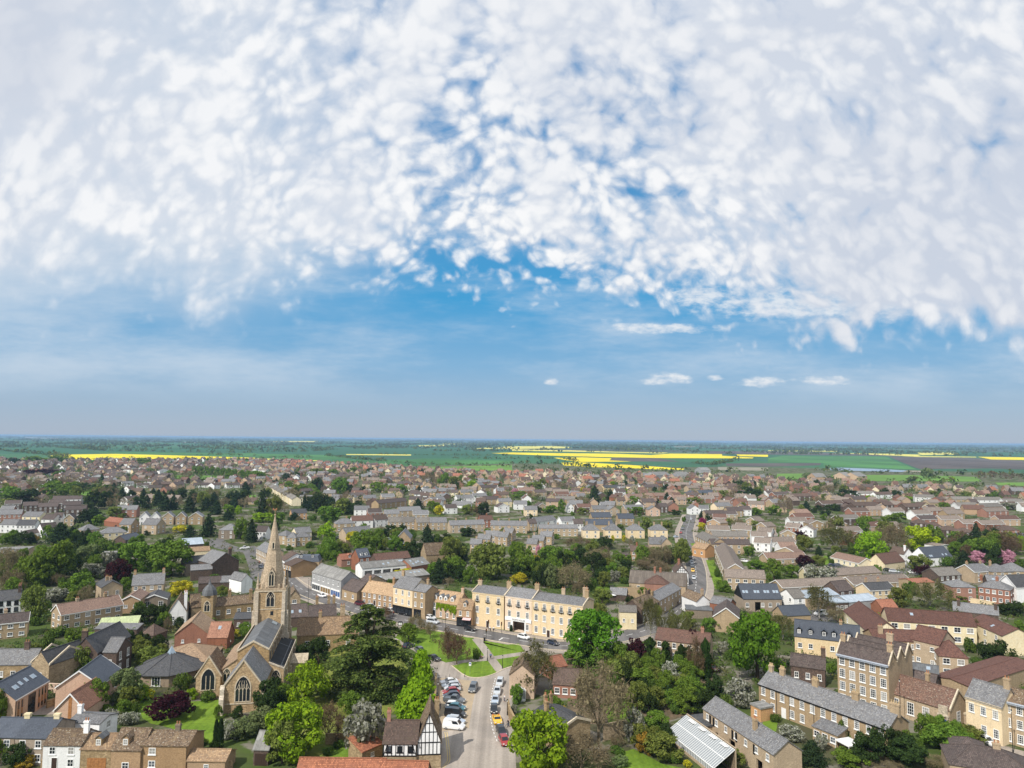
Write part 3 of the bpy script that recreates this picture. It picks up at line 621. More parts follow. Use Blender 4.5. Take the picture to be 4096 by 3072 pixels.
    m = MB(); m.box(x0-.03, x0+.02, -.26, .26, .38, .5); me['plate'] = m.mesh('number_plate', False); me['L'] = L
    CP[kind] = me; return me
CARS = []
def car(k, u, v, uf, vf, kind, paint, label, group=None, parts=True, roofbox=0):
    P = G(k, u, v); Q = G(k, uf, vf); a = math.atan2(Q.y-P.y, Q.x-P.x)+PI; p = car_proto(kind)
    nm = {'van':'van','pickup':'pickup_truck'}.get(kind, 'car'); T = thing(nm, label, {'van':'van','pickup':'pickup truck'}.get(kind, 'car'), (P.x, P.y, .03), a, group)
    bo = bpy.data.objects.new('body', p['body']); COL.objects.link(bo); bo.parent = T
    if not p['body'].materials: p['body'].materials.append(None)
    bo.material_slots[0].link = 'OBJECT'; bo.material_slots[0].material = MT[paint]
    for n, m in p['glass']: link(n, m, ['glass'], T)
    if not parts: return T
    x0, x1, y = p['wx']
    for x in (x0, x1):
        for s_ in (-1, 1): o = link('wheel', p['tyre'], ['rubber'], T, (x, s_*y, 0)); link('rim', p['rim'], ['steel'], o)
    for s_ in (-1, 1): link('headlight', p['headlight'][0], ['lampglass'], T, (0, s_*p['headlight'][1], 0)); link('tail_light', p['tail_light'][0], ['redlens'], T, (0, s_*p['tail_light'][1], 0))
    link('number_plate', p['plate'], ['wpaint'], T)
    if roofbox: m = MB(); m.box(-.9, 1.0, -.38, .38, 1.56, 1.8); m.box(-.7,-.6,-.6,.6,1.5,1.56); m.box(.7,.8,-.6,.6,1.5,1.56); obj('roof_box', m, 'p_silver', T)
    return T
# ------------------------------------------------------------------ people
PPL = {}
def skin_mesh(name, vs, es, rad, root=0, sub=1):
    me = bpy.data.meshes.new(name); me.from_pydata(vs, es, []); o = bpy.data.objects.new(name, me); COL.objects.link(o)
    o.modifiers.new('s', 'SKIN'); sm = o.modifiers.new('d', 'SUBSURF'); sm.levels = sub; sm.render_levels = sub
    for i, r in enumerate(rad): me.skin_vertices[0].data[i].radius = (r, r)
    me.skin_vertices[0].data[root].use_root = True
    bpy.context.view_layer.update(); dg = bpy.context.evaluated_depsgraph_get(); out = bpy.data.meshes.new_from_object(o.evaluated_get(dg))
    bpy.data.objects.remove(o); bpy.data.meshes.remove(me); out.name = name; return out
def person_meshes(pose):
    if pose in PPL: return PPL[pose]
    sit = pose == 'sit'; st = .0 if sit else {'walk':.22,'stand':.05,'ride':.12}.get(pose, .1); hz = .50 if sit else .92
    if pose == 'ride': hz = .95
    V = [(0,0,hz),(0,0,hz+.22),(0,0,hz+.48),(0,0,hz+.58),(0,-.02,hz+.66),(0,-.03,hz+.77),(0,-.03,hz+.85)]; E = [(i,i+1) for i in range(6)]; Rr = [.14,.13,.15,.06,.075,.095,.06]
    def add(p, r, par): V.append(p); Rr.append(r); E.append((par, len(V)-1)); return len(V)-1
    legs = []; arms = []
    for s_ in (-1, 1):
        hp = add((s_*.1,0,hz-.04), .1, 0)
        if sit: kn = add((s_*.11,-.44,.5), .065, hp); an = add((s_*.11,-.46,.08), .042, kn); tt = add((s_*.11,-.62,.04), .035, an)
        else: kn = add((s_*.1,-.1-.05*s_*st*4,.49), .065, hp); an = add((s_*.1, s_*st*.9, .08), .042, kn); tt = add((s_*.11, s_*st*.9-.17, .035), .035, an)
        legs.append((hp, kn, an))
        sh = add((s_*.19,0,hz+.46), .062, 2); el = add((s_*.25,.03-(.12 if sit or pose == 'ride' else s_*st*.4),hz+.2), .044, sh); fw = -.38 if sit or pose == 'ride' else -.06+s_*st*.7
        wr = add((s_*.22,fw,hz+(.14 if sit or pose == 'ride' else -.02)), .03, el); pm_ = add((s_*.22,fw-.03,hz+(.12 if sit or pose == 'ride' else -.1)), .035, wr)
        for q in range(4): f1 = add((s_*(.195+.018*q),fw-.045-.01*q,hz+(.10 if sit or pose == 'ride' else -.155)), .009, pm_); add((s_*(.195+.018*q),fw-.065,hz+(.075 if sit or pose == 'ride' else -.185-.01*(q in (1,2)))), .008, f1)
        t1 = add((s_*.175,fw-.06,hz+(.13 if sit or pose == 'ride' else -.11)), .01, pm_); add((s_*.17,fw-.085,hz+(.11 if sit or pose == 'ride' else -.14)), .008, t1)
        arms.append((sh, el, wr))
    add((0,-.13,hz+.75), .02, 5)   # nose
    body = skin_mesh('body', V, E, Rr)
    def sub(ix, ed, rr): return [V[i] for i in ix], ed, rr
    tv = [V[0],V[1],V[2],(0,0,hz+.54)]; te = [(0,1),(1,2),(2,3)]; tr = [.165,.15,.172,.085]
    for sh, el, wr in arms:
        n = len(tv); tv += [V[sh], V[el], tuple(Vector(V[el]).lerp(Vector(V[wr]), .8))]; te += [(2,n),(n,n+1),(n+1,n+2)]; tr += [.08,.06,.045]
    shirt = skin_mesh('jacket', tv, te, tr)
    lv = [(0,0,hz+.04)]; le = []; lr = [.16]
    for hp, kn, an in legs: n = len(lv); lv += [V[hp], V[kn], tuple(Vector(V[an])+Vector((0,0,.03)))]; le += [(0,n),(n,n+1),(n+1,n+2)]; lr += [.115,.08,.058]
    tro = skin_mesh('trousers', lv, le, lr)
    hair = skin_mesh('hair', [(0,0,hz+.8),(0,.02,hz+.88)], [(0,1)], [.095,.07])
    PPL[pose] = (body, shirt, tro, hair); return PPL[pose]
def person(k, u, v, pose, top, bot, label, face=None, z=0, P=None):
    P = P or G(k, u, v); ms = person_meshes(pose); T = thing('person', label, 'person', (P.x, P.y, z), face if face is not None else rnd.random()*6)
    for nm, me, mt in (('body',ms[0],'skin'),('jacket',ms[1],top),('trousers',ms[2],bot),('hair',ms[3],'hair')):
        o = bpy.data.objects.new(nm, me); COL.objects.link(o); o.parent = T
        if not me.materials: me.materials.append(None)
        o.material_slots[0].link = 'OBJECT'; o.material_slots[0].material = MT[mt]
    return T
plain('yline', (.62,.46,.16), .8); leafmat('leaf_far', (.14,.195,.045), (.06,.095,.024), .3, .25, 1); plain('wpaint2', (.75,.75,.74), .6); plain('amberglass', (.25,.16,.06), .1, .6); plain('greenglass', (.27,.29,.30), .12, .6); plain('darkgreen', (.01,.08,.04), .3); plain('darkamber', (.25,.12,.01), .3)
# ------------------------------------------------------------------ sky, sun, air
SUN_AZ = math.atan2(-.62, -.78); SUN_EL = math.radians(47)
w = bpy.data.worlds.new('World'); S.world = w; w.use_nodes = True; wn = w.node_tree; wn.nodes.clear(); t = NT(wn)
sky = t.n('ShaderNodeTexSky', sky_type='NISHITA', sun_disc=False); sky.sun_elevation = SUN_EL; sky.sun_rotation = SUN_AZ % (2*PI); sky.altitude = 60; sky.air_density = 1.0; sky.dust_density = .6; sky.ozone_density = 2.0
g = t.n('ShaderNodeTexCoord').outputs['Generated']; sp = t.n('ShaderNodeSeparateXYZ', i_0=g); dx, dy, dz = sp.outputs
yc = t.math('MAXIMUM', dy, .05)
ax = t.math('DIVIDE', dx, yc); te = t.math('MAXIMUM', t.math('DIVIDE', dz, yc), -.05)
tk = t.math('ADD', te, .22)
rr_ = t.math('SQRT', t.math('ADD', t.math('MULTIPLY', ax, ax), t.math('MULTIPLY', tk, tk)))
P_ = t.n('ShaderNodeCombineXYZ', i_0=t.math('ARCTAN2', ax, tk), i_1=t.math('MULTIPLY', t.math('LOGARITHM', rr_, 2.71828), 1.12)).outputs[0]
blue = t.ramp(t.math('DIVIDE', t.math('MAXIMUM', dz, 0.0), .6, True), [(0,(.42,.50,.62)),(.07,(.35,.49,.655)),(.17,(.22,.45,.70)),(.32,(.045,.355,.69)),(.6,(.085,.31,.62)),(1,(.06,.25,.56))])
bs = t.n('ShaderNodeVectorMath', operation='SCALE', i_0=blue); bs.inputs['Scale'].default_value = 9.8
skyc = t.mix(.9, sky.outputs[0], bs.outputs[0])
edge = t.ramp(t.math('ADD', t.math('MULTIPLY', ax, .5), .5), [(0,.285),(.15,.280),(.30,.268),(.42,.262),(.53,.252),(.62,.238),(.72,.212),(.82,.185),(.9,.168),(1,.160)])
dlt = t.math('SUBTRACT', te, edge)
hole = t.math('MULTIPLY', t.math('SUBTRACT', 1.0, t.sstep(t.math('ABSOLUTE', t.math('SUBTRACT', ax, .03)), .04, .26)), t.sstep(te, .22, .34))
bias = t.math('SUBTRACT', t.math('ADD', t.math('MAXIMUM', t.math('MINIMUM', t.math('MULTIPLY', dlt, 2.6), .10), -.6), t.math('ADD', .042, t.math('MULTIPLY', t.sstep(t.math('ABSOLUTE', ax), .25, .5), .05))), t.math('MULTIPLY', hole, .024))
wz = t.n('ShaderNodeTexNoise', i_Vector=P_); wz.inputs['Scale'].default_value = 5; wz.inputs['Detail'].default_value = 4
wrp = t.n('ShaderNodeVectorMath', operation='SCALE', i_0=wz.outputs[1]); wrp.inputs['Scale'].default_value = .11
PW = t.n('ShaderNodeVectorMath', operation='ADD', i_0=P_, i_1=wrp.outputs[0]).outputs[0]
PU = t.n('ShaderNodeVectorMath', operation='ADD', i_0=PW, i_1=(-.006,.018,0)).outputs[0]
n1 = t.noise(P_, 3.0, 3, .5); n2 = t.noise(PW, 11.0, 6, .55); n3 = t.noise(P_, 1.6, 2, .5); n4 = t.noise(PW, 34.0, 5, .6)
def vor(vec, sc, sm):
    v = t.n('ShaderNodeTexVoronoi', feature='SMOOTH_F1', i_Vector=vec); v.inputs['Scale'].default_value = sc; v.inputs['Smoothness'].default_value = sm
    return t.math('SUBTRACT', .75, v.outputs['Distance'])
def billow(vec): return t.math('ADD', t.math('MULTIPLY', vor(vec, 16.0, .4), .62), t.math('MULTIPLY', vor(vec, 33, .35), .38))
puff = billow(PW); lit = t.math('SUBTRACT', puff, billow(PU))
fl = t.math('ADD', t.math('ADD', t.math('MULTIPLY', n2, .34), t.math('MULTIPLY', puff, .36)), t.math('MULTIPLY', n4, .14))
dens = t.math('ADD', t.math('ADD', t.math('MULTIPLY', n1, .46), fl), bias)
west = t.sstep(t.math('MULTIPLY', ax, -1.0), .08, .5)
cov = t.mix(west, t.sstep(dens, .47, .70), t.math('MULTIPLY', t.sstep(dens, .36, .80), .97))
relief = t.math('ADD', t.math('ADD', t.math('MULTIPLY', t.sstep(fl, .24, .47), .62), t.math('MULTIPLY', t.sstep(dens, .60, .90), .25)), t.math('ADD', t.math('MULTIPLY', lit, .8), t.math('MULTIPLY', t.math('SUBTRACT', n4, .5), .35)))
veil = t.math('ADD', t.math('MULTIPLY', n3, .9), t.math('MULTIPLY', t.math('ABSOLUTE', t.math('SUBTRACT', ax, -.08)), .36))
soft = t.sstep(veil, .44, .82)
relief = t.math('SUBTRACT', relief, t.math('MULTIPLY', soft, .17))
ccol = t.ramp(relief, [(0,(.60,.68,.81)),(.16,(.70,.765,.865)),(.45,(.90,.93,.97)),(.76,(1.06,1.06,1.06))])
ccol = t.mix(t.math('ADD', t.math('ADD', .28, t.math('MULTIPLY', west, .22)), t.math('MULTIPLY', t.sstep(n3, .40, .62), .34)), ccol, t.mix(soft, (.93,.95,.985), (.66,.71,.81)))
# a soft grey sheet under the deck in the west
sh = t.math('MULTIPLY', t.sstep(t.math('ADD', te, t.math('MULTIPLY', t.math('SUBTRACT', n1, .5), .16)), .12, .25), t.sstep(t.math('MULTIPLY', ax, -1.0), .08, .5))
she = t.n('ShaderNodeVectorMath', operation='SCALE', i_0=t.mix(n2, (.52,.64,.78), (.74,.80,.88))); she.inputs['Scale'].default_value = 9.4
skyc = t.mix(t.math('MULTIPLY', sh, .8), skyc, she.outputs[0])
# thin streaks of high cirrus under the deck's edge and towards the horizon
mp = t.n('ShaderNodeMapping', i_0=t.n('ShaderNodeCombineXYZ', i_0=ax, i_1=te).outputs[0]); mp.inputs['Scale'].default_value = (1.5, 6, 1); mp.inputs['Rotation'].default_value = (0, 0, .12)
cn = t.noise(mp.outputs[0], 1.5, 6, .62)
cz = t.math('MULTIPLY', t.sstep(te, .035, .10), t.math('SUBTRACT', 1.0, t.sstep(te, .30, .36)))
cir = t.math('MULTIPLY', t.sstep(t.math('ADD', cn, t.math('MULTIPLY', t.math('ABSOLUTE', t.math('SUBTRACT', ax, .02)), .14)), .44, .74), t.math('MULTIPLY', cz, .62))
skyc = t.mix(cir, skyc, (6.6, 7.4, 8.3))
# a few small cumulus low in the north-east, and a long bank
def puffs(lst):
    tot = None
    for (px, py, sx, sy) in lst:
        d = ray('N', px, py); a0, t0 = d.x/d.y, d.z/d.y
        q = t.math('ADD', t.math('POWER', t.math('DIVIDE', t.math('SUBTRACT', ax, a0), sx), 2.0), t.math('POWER', t.math('DIVIDE', t.math('SUBTRACT', te, t0), sy), 2.0))
        q = t.math('SUBTRACT', 1.0, q); tot = q if tot is None else t.math('MAXIMUM', tot, q)
    return tot
pm = puffs([(2680,1512,.032,.009),(2660,1522,.04,.007),(3045,1530,.036,.0085),(3300,1522,.045,.007),(2860,1510,.014,.005),(2203,1527,.012,.006),(2640,1312,.10,.008),(2800,1180,.05,.02),(3250,1215,.19,.028)])
cmap = t.n('ShaderNodeMapping', i_0=t.n('ShaderNodeCombineXYZ', i_0=ax, i_1=te).outputs[0]); cmap.inputs['Scale'].default_value = (1, 2.2, 1)
cnz = t.noise(cmap.outputs[0], 38, 5, .6)
pmk = t.sstep(t.math('ADD', t.math('MAXIMUM', pm, -2.0), t.math('MULTIPLY', t.math('SUBTRACT', cnz, .5), 3.0)), -.1, 1.3)
skyc = t.mix(t.math('MULTIPLY', pmk, .75), skyc, t.ramp(cnz, [(.35,(7.2,7.7,8.4)),(.62,(9.3,9.3,9.3))]))
cc = t.n('ShaderNodeVectorMath', operation='SCALE', i_0=ccol); cc.inputs['Scale'].default_value = 9.4
fin = t.mix(cov, skyc, cc.outputs[0])
bg = t.n('ShaderNodeBackground', i_0=fin, i_1=.1); ow = t.n('ShaderNodeOutputWorld'); wn.links.new(bg.outputs[0], ow.inputs[0])
w.cycles.sampling_method = 'MANUAL'; w.cycles.sample_map_resolution = 512
sl = bpy.data.lights.new('sun', 'SUN'); sl.energy = 4.6; sl.angle = math.radians(.5); sl.color = (1, .95, .87); so = bpy.data.objects.new('sun', sl); COL.objects.link(so)
sd = Vector((math.sin(SUN_AZ)*math.cos(SUN_EL), math.cos(SUN_AZ)*math.cos(SUN_EL), math.sin(SUN_EL))); so.rotation_euler = sd.to_track_quat('Z', 'Y').to_euler(); so.location = (-60, -60, 120)
S.view_settings.view_transform = 'Standard'; S.view_settings.look = 'None'; S.view_settings.exposure = 0.0; S.view_settings.gamma = 1
S.cycles.use_denoising = True; S.cycles.max_bounces = 6; S.cycles.diffuse_bounces = 3; S.cycles.transmission_bounces = 2; S.cycles.volume_bounces = 0; S.cycles.sample_clamp_indirect = 4
m, nt = newmat('haze'); th = NT(nt); pv = th.n('ShaderNodeVolumePrincipled'); pv.inputs['Color'].default_value = (.42,.66,.95,1); pv.inputs['Density'].default_value = HAZE; pv.inputs['Anisotropy'].default_value = .0
oo = th.n('ShaderNodeOutputMaterial'); nt.links.new(pv.outputs[0], oo.inputs['Volume']); MT['haze'] = m
b = MB(); b.box(-40500, 40500, -2500, 60500, -1, 66); hz = obj('haze', b, 'haze', uv=False); tag(hz, kind='stuff')
# ------------------------------------------------------------------ ground
m, nt = newmat('ground'); t = NT(nt)
ps = t.n('ShaderNodeNewGeometry').outputs['Position']
na = t.noise(ps, .035, 5, .6); nb = t.noise(ps, .35, 4, .6); nc = t.noise(ps, .008, 3, .5)
gr = t.mix(nb, (.04,.068,.018), (.095,.13,.03)); gr = t.mix(t.sstep(na, .42, .62), gr, (.085,.08,.045))
gr = t.mix(t.math('MULTIPLY', t.sstep(t.noise(ps, .075, 4, .6), .52, .58), .8), gr, (.22,.195,.165))
vo = t.n('ShaderNodeTexVoronoi', i_Vector=t.n('ShaderNodeMapping', i_0=ps, i_3=(.0011,.0007,1)).outputs[0]); vo.inputs['Scale'].default_value = 1.0
fc = t.ramp(t.n('ShaderNodeSeparateColor', i_0=vo.outputs['Color']).outputs[0], [(0,(.03,.115,.06)),(.22,(.04,.14,.06)),(.4,(.025,.09,.055)),(.58,(.055,.15,.065)),(.72,(.085,.075,.07)),(.8,(.03,.105,.06)),(.93,(.10,.15,.08)),(1,(.03,.10,.06))], 'CONSTANT')  # far field colours leaned to dark teal, blue distance haze put into them
fc = t.mix(.35, fc, t.mix(nc, (.035,.10,.05), (.08,.16,.07)))
dist = t.n('ShaderNodeVectorMath', operation='LENGTH', i_0=ps).outputs['Value']
gc = t.mix(t.sstep(dist, 1750, 1950), gr, fc); bsdf(t, gc, .95, .1); MT['ground'] = m
b = MB(); b.poly([(-40000,-2000,0),(40000,-2000,0),(40000,60000,0),(-40000,60000,0)]); tag(obj('ground', b, 'ground', uv=False), kind='structure')
def groundmat(name, c, c2, s1=.25, s2=3.0, stripes=None, mott=.5):
    m, nt = newmat(name); t = NT(nt); ps = t.n('ShaderNodeNewGeometry').outputs['Position']
    col = t.mix(t.sstep(t.noise(ps, s1, 4, .6), .35, .65), c, c2); col = t.mix(mott, col, t.ramp(t.noise(ps, s2, 4, .65), [(.3,.28),(.7,.72)]), 'OVERLAY')
    if stripes:
        mp = t.n('ShaderNodeMapping', i_0=ps); mp.inputs['Rotation'].default_value = (0,0,stripes[0]); mp.inputs['Scale'].default_value = (stripes[1], .01*stripes[1], 1)
        col = t.mix(stripes[2], col, t.ramp(t.noise(mp.outputs[0], 1, 3), [(.35,.2),(.65,.8)]), 'OVERLAY')
    bsdf(t, col, .95, .12); MT[name] = m
groundmat('lawn', (.15,.235,.026), (.11,.185,.02), .12, 1.3, (.4,.9,.25)); groundmat('lawn_dry', (.20,.215,.05), (.13,.165,.03), .15, 1.5)
groundmat('asphalt', (.165,.155,.15), (.13,.125,.122), .15, 2.5, (.2,.5,.3), .3); groundmat('paleroad', (.36,.315,.27), (.295,.26,.225), .10, 2.2, (.05,.5,.35), .28)
groundmat('gravel', (.42,.33,.22), (.36,.29,.21), .2, 2.5, None, .35); groundmat('paving', (.36,.31,.26), (.29,.25,.215), .3, 2.0, None, .4); groundmat('soil', (.17,.12,.08), (.10,.085,.05), .4, 2.0)
groundmat('rape', (.80,.64,.02), (.70,.57,.02), .004, .02, (1.2,.01,.2), .2); groundmat('rapepale', (.72,.64,.14), (.60,.55,.12), .004, .02, None, .2); groundmat('plough', (.115,.095,.085), (.085,.075,.068), .003, .02, (1.4,.008,.4), .2); groundmat('wheat', (.075,.20,.055), (.055,.155,.05), .003, .015, (1.4,.006,.4), .2)
groundmat('pasture', (.14,.26,.045), (.11,.21,.04), .006, .03, None, .3); groundmat('teal', (.04,.115,.055), (.05,.13,.06), .002, .01, (1.4,.004,.4), .2); groundmat('pale', (.30,.27,.20), (.24,.22,.17), .004, .02, None, .2)
plain('water', (.24,.30,.36), .15, .6)
ZL = {'far':.25}
def sheet(name, pts, mat, z, smooth=0):
    P = [G(*p, z) for p in pts]
    if smooth: P = chaikin(P, smooth)
    b = MB(); b.poly(P); return tag(obj(name, b, mat, uv=False), kind='structure')
def chaikin(P, n, closed=True):
    for _ in range(n):
        Q = []
        for i in range(len(P)): a, b_ = P[i], P[(i+1) % len(P)]; Q += [a.lerp(b_, .25), a.lerp(b_, .75)]
        P = Q
    return P
def line_pts(pts, z, sm=2):
    P = [G(*p, z) for p in pts]
    for _ in range(sm):
        Q = [P[0]]
        for a, b_ in zip(P, P[1:]): Q += [a.lerp(b_, .25), a.lerp(b_, .75)]
        P = Q+[P[-1]]
    return P
def strip(name, pts, width, mat, z, sm=2, dash=None, off=0.0, kerb=0):
    P = line_pts(pts, z, sm) if isinstance(pts[0][0], str) else pts; b = MB(); acc = 0
    nr = []
    for i in range(len(P)):
        d = (P[min(i+1, len(P)-1)]-P[max(i-1, 0)]); d.z = 0; d.normalize(); nr.append(Vector((-d.y, d.x, 0)))
    for i in range(len(P)-1):
        a, c = P[i], P[i+1]; L = (c-a).length; n0, n1 = nr[i], nr[i+1]
        seg = [(0, 1)]
        if dash:
            seg = []; x = -((acc) % (dash[0]+dash[1]))
            while x < L:
                s0, s1 = max(0, x), min(L, x+dash[0])
                if s1 > s0: seg.append((s0/L, s1/L))
                x += dash[0]+dash[1]
            acc += L
        for s0, s1 in seg:
            p, q = a.lerp(c, s0), a.lerp(c, s1); m0, m1 = n0.lerp(n1, s0), n0.lerp(n1, s1)
            if kerb: b.slab([p+m0*(off-width/2)+Vector((0,0,kerb)), q+m1*(off-width/2)+Vector((0,0,kerb)), q+m1*(off+width/2)+Vector((0,0,kerb)), p+m0*(off+width/2)+Vector((0,0,kerb))][::-1], kerb)
            else: b.poly([p+m0*(off-width/2), p+m0*(off+width/2), q+m1*(off+width/2), q+m1*(off-width/2)][::-1])
    return tag(obj(name, b, mat, uv=False), kind='structure')
# the green, the lane with its parking bays, the street
sheet('lane', [('C2',1150,-90),('C2',1600,-10),('C2',2250,100),('C2',2420,20),('C2',2330,250),('C2',2260,420),('C2',2200,600),('C2',2230,800),('C2',2260,1300),('C2',1480,1300),('C2',1590,1090),('C2',1600,860),('C2',1570,640),('C2',1548,330),('C2',1480,170),('C2',1360,90),('C2',1200,10)], 'paleroad', .004)
sheet('parking_bay', [('C2',1565,330),('C2',1650,325),('C2',1850,350),('C2',1900,420),('C2',1870,560),('C2',1840,760),('C2',1600,790),('C2',1575,560)], 'gravel', .008)
street = [('B2',250,560),('B2',345,640),('B2',560,735),('B2',800,815),('B2',1100,892),('B2',1400,950),('B2',1800,1022),('B2',2150,1085),('C3',180,20),('C3',400,55),('C3',640,40),('D8',500,960),('D8',760,770),('D8',950,620),('D8',1130,470),('D8',1235,330),('D8',1262,150),('B3',1592,500),('B3',1572,420),('B3',1545,330),('B3',1510,240),('B3',1500,170),('B3',1530,90),('B3',1548,20)]
strip('pavement', street, 15.0, 'paving', .006); strip('street', street, 9.0, 'asphalt', .010)
strip('centre_line', street, .16, 'wpaint', .016, 2, (3.0, 3.5)); strip('kerb', street, .25, 'stonetrim', .006, 2, None, 4.6, .12); strip('kerb', street, .25, 'stonetrim', .006, 2, None, -4.6, .12)
sheet('square', [('B2',300,560),('B2',480,555),('B2',560,650),('B2',740,725),('B2',735,770),('B2',480,760),('B2',290,720)], 'asphalt', .012)
sheet('pavement', [('B2',330,560),('B2',480,560),('B2',470,640),('B2',730,730),('B2',730,760),('B2',440,650)], 'paving', .016)
strip('road', [('D2',100,690),('D2',200,760),('D2',260,900),('D2',330,1080),('D2',380,1250)], 9, 'asphalt', .009); strip('road', [('B1',1840,225),('B1',1900,290),('B1',2100,330),('B2',20,330)], 11, 'asphalt', .008)
LW = .018
sheet('lawn', [('D3',950,1130),('D3',1010,1010),('D3',1080,975),('D3',1350,1040),('D3',1750,1105),('D3',2150,1190),('D4',150,1200),('D4',225,1340),('C2',1975,130),('C2',1900,160),('C2',1700,186),('C2',1640,195),('C2',1460,120),('C2',1330,40),('C2',1200,-20)], 'lawn', LW)
sheet('lawn', [('C2',1690,222),('C2',1800,195),('C2',2005,178),('C2',2085,255),('C2',2070,282),('C2',1990,315),('C2',1870,326),('C2',1790,300)], 'lawn', LW)
sheet('lawn', [('D4',300,1290),('D4',350,1250),('D4',760,1320),('C3',60,30),('C2',2330,110),('C2',2060,150),('C2',1985,60),('C2',1950,12)], 'lawn', LW)
sheet('lawn', [('C2',2060,170),('C2',2320,130),('C2',2300,190),('C2',2200,225),('C2',2125,248)], 'lawn', LW)
sheet('lawn', [('C1',1660,530),('C1',1930,515),('C1',1960,640),('C1',1900,700),('C1',1850,900),('C1',1660,880),('C1',1480,760),('C1',1300,720),('C1',1180,640),('C1',960,600),('C1',1000,530),('C1',1290,520)], 'lawn', LW)
sheet('lawn', [('C2',350,40),('C2',1240,0),('C2',1330,300),('C2',1300,520),('C2',1100,700),('C2',1100,900),('C2',560,1010),('C2',160,1010),('C2',250,600)], 'lawn_dry', LW)
sheet('lawn', [('C2',560,930),('C2',830,900),('C2',850,1010),('C2',600,1020)], 'lawn', .024)
sheet('lawn', [('C3',800,570),('C3',1000,480),('C3',1130,510),('C3',1100,650),('C3',980,740),('C3',840,750)], 'lawn', LW); sheet('lawn', [('C3',920,980),('C3',1050,940),('C3',1300,1070),('C3',1500,1110),('C3',1500,1200),('C3',900,1200)], 'lawn', LW)
sheet('garden_bed', [('C3',480,150),('C3',1750,150),('C3',1700,600),('C3',1350,700),('C3',1000,760),('C3',480,700)], 'soil', .008)
sheet('lawn', [('C4',-40,690),('C4',85,700),('C4',70,790),('C4',-60,800)], 'lawn', LW); sheet('lawn', [('B1',1330,1000),('B1',1360,930),('B1',1410,920),('B1',1450,1000),('B1',1430,1050),('B1',1330,1060)], 'lawn', LW); sheet('lawn', [('B1',560,1050),('B1',820,1030),('B1',830,1090),('B1',560,1100)], 'lawn', LW)
sheet('lawn', [('B3',1540,268),('B3',1580,262),('B3',1625,330),('B3',1610,360)], 'lawn', LW); sheet('lawn', [('B3',1675,410),('B3',1745,410),('B3',1790,520),('B3',1850,680),('B3',1755,660)], 'lawn', LW); sheet('lawn', [('B3',670,640),('B3',830,640),('B3',850,670),('B3',670,670)], 'lawn', LW)
sheet('lawn', [('B4',480,370),('B4',540,380),('B4',600,440),('B4',480,450)], 'lawn', LW); sheet('lawn', [('B4',1060,620),('B4',1180,600),('B4',1180,660),('B4',1080,680)], 'lawn', LW)
sheet('forecourt', [('C1',400,560),('C1',470,570),('C1',500,640),('C1',300,650),('C1',270,640)], 'paving', LW); sheet('courtyard', [('C4',1240,300),('C4',1750,200),('C4',1700,320),('C4',1250,420)], 'paving', .01); sheet('pavement', [('C4',1380,740),('C4',1700,830),('C4',2010,910),('C4',2212,960),('C4',2212,1010),('C4',1850,900),('C4',1380,800)], 'paving', LW)
sheet('yard', [('B4',380,470),('B4',1300,440),('B4',1300,540),('B4',900,520),('B4',500,470)], 'asphalt', .01); sheet('yard', [('B4',300,810),('B4',640,790),('B4',640,950),('B4',300,940)], 'asphalt', .01); sheet('yard', [('B1',840,390),('B1',1060,400),('B1',1050,450),('B1',800,440)], 'paving', .01); sheet('yard', [('B2',940,530),('B2',1240,500),('B2',1300,540),('B2',1000,600)], 'asphalt', .01)
# painted lines in the lane
for off in (-.22, .22): strip('yellow_line', [('C2',1640,795),('C2',1652,860),('C2',1662,960),('C2',1668,1035),('C2',1650,1070),('C2',1600,1110)], .12, 'yline', .014, 2, None, off)
strip('bay_line', [('C2',2068,330),('C2',2042,430),('C2',2028,520),('C2',2020,600),('C2',2030,700),('C2',2050,790),('C2',2085,880)], .14, 'wpaint', .014, 2, (.9, .9))
strip('kerb', [('C2',1690,222),('C2',1790,303),('C2',1870,330),('C2',1990,318),('C2',2080,285),('C2',2130,255),('C2',2230,225)], .3, 'stonetrim', .006, 2, None, 0, .1)
strip('stop_line', [('D4',0,1082),('D4',180,1110)], .3, 'wpaint', .018, 0); strip('stop_line', [('D4',600,1240),('D4',670,1200)], .35, 'wpaint', .018, 0)
strip('footpath', [('C2',1900,-10),('C2',1960,60),('C2',2030,160),('C2',2110,265)], 2.6, 'paleroad', .022); strip('footpath', [('C2',1690,212),('C2',1800,180),('C2',2000,160),('C2',2220,125),('C2',2330,110)], 2.2, 'paleroad', .026)
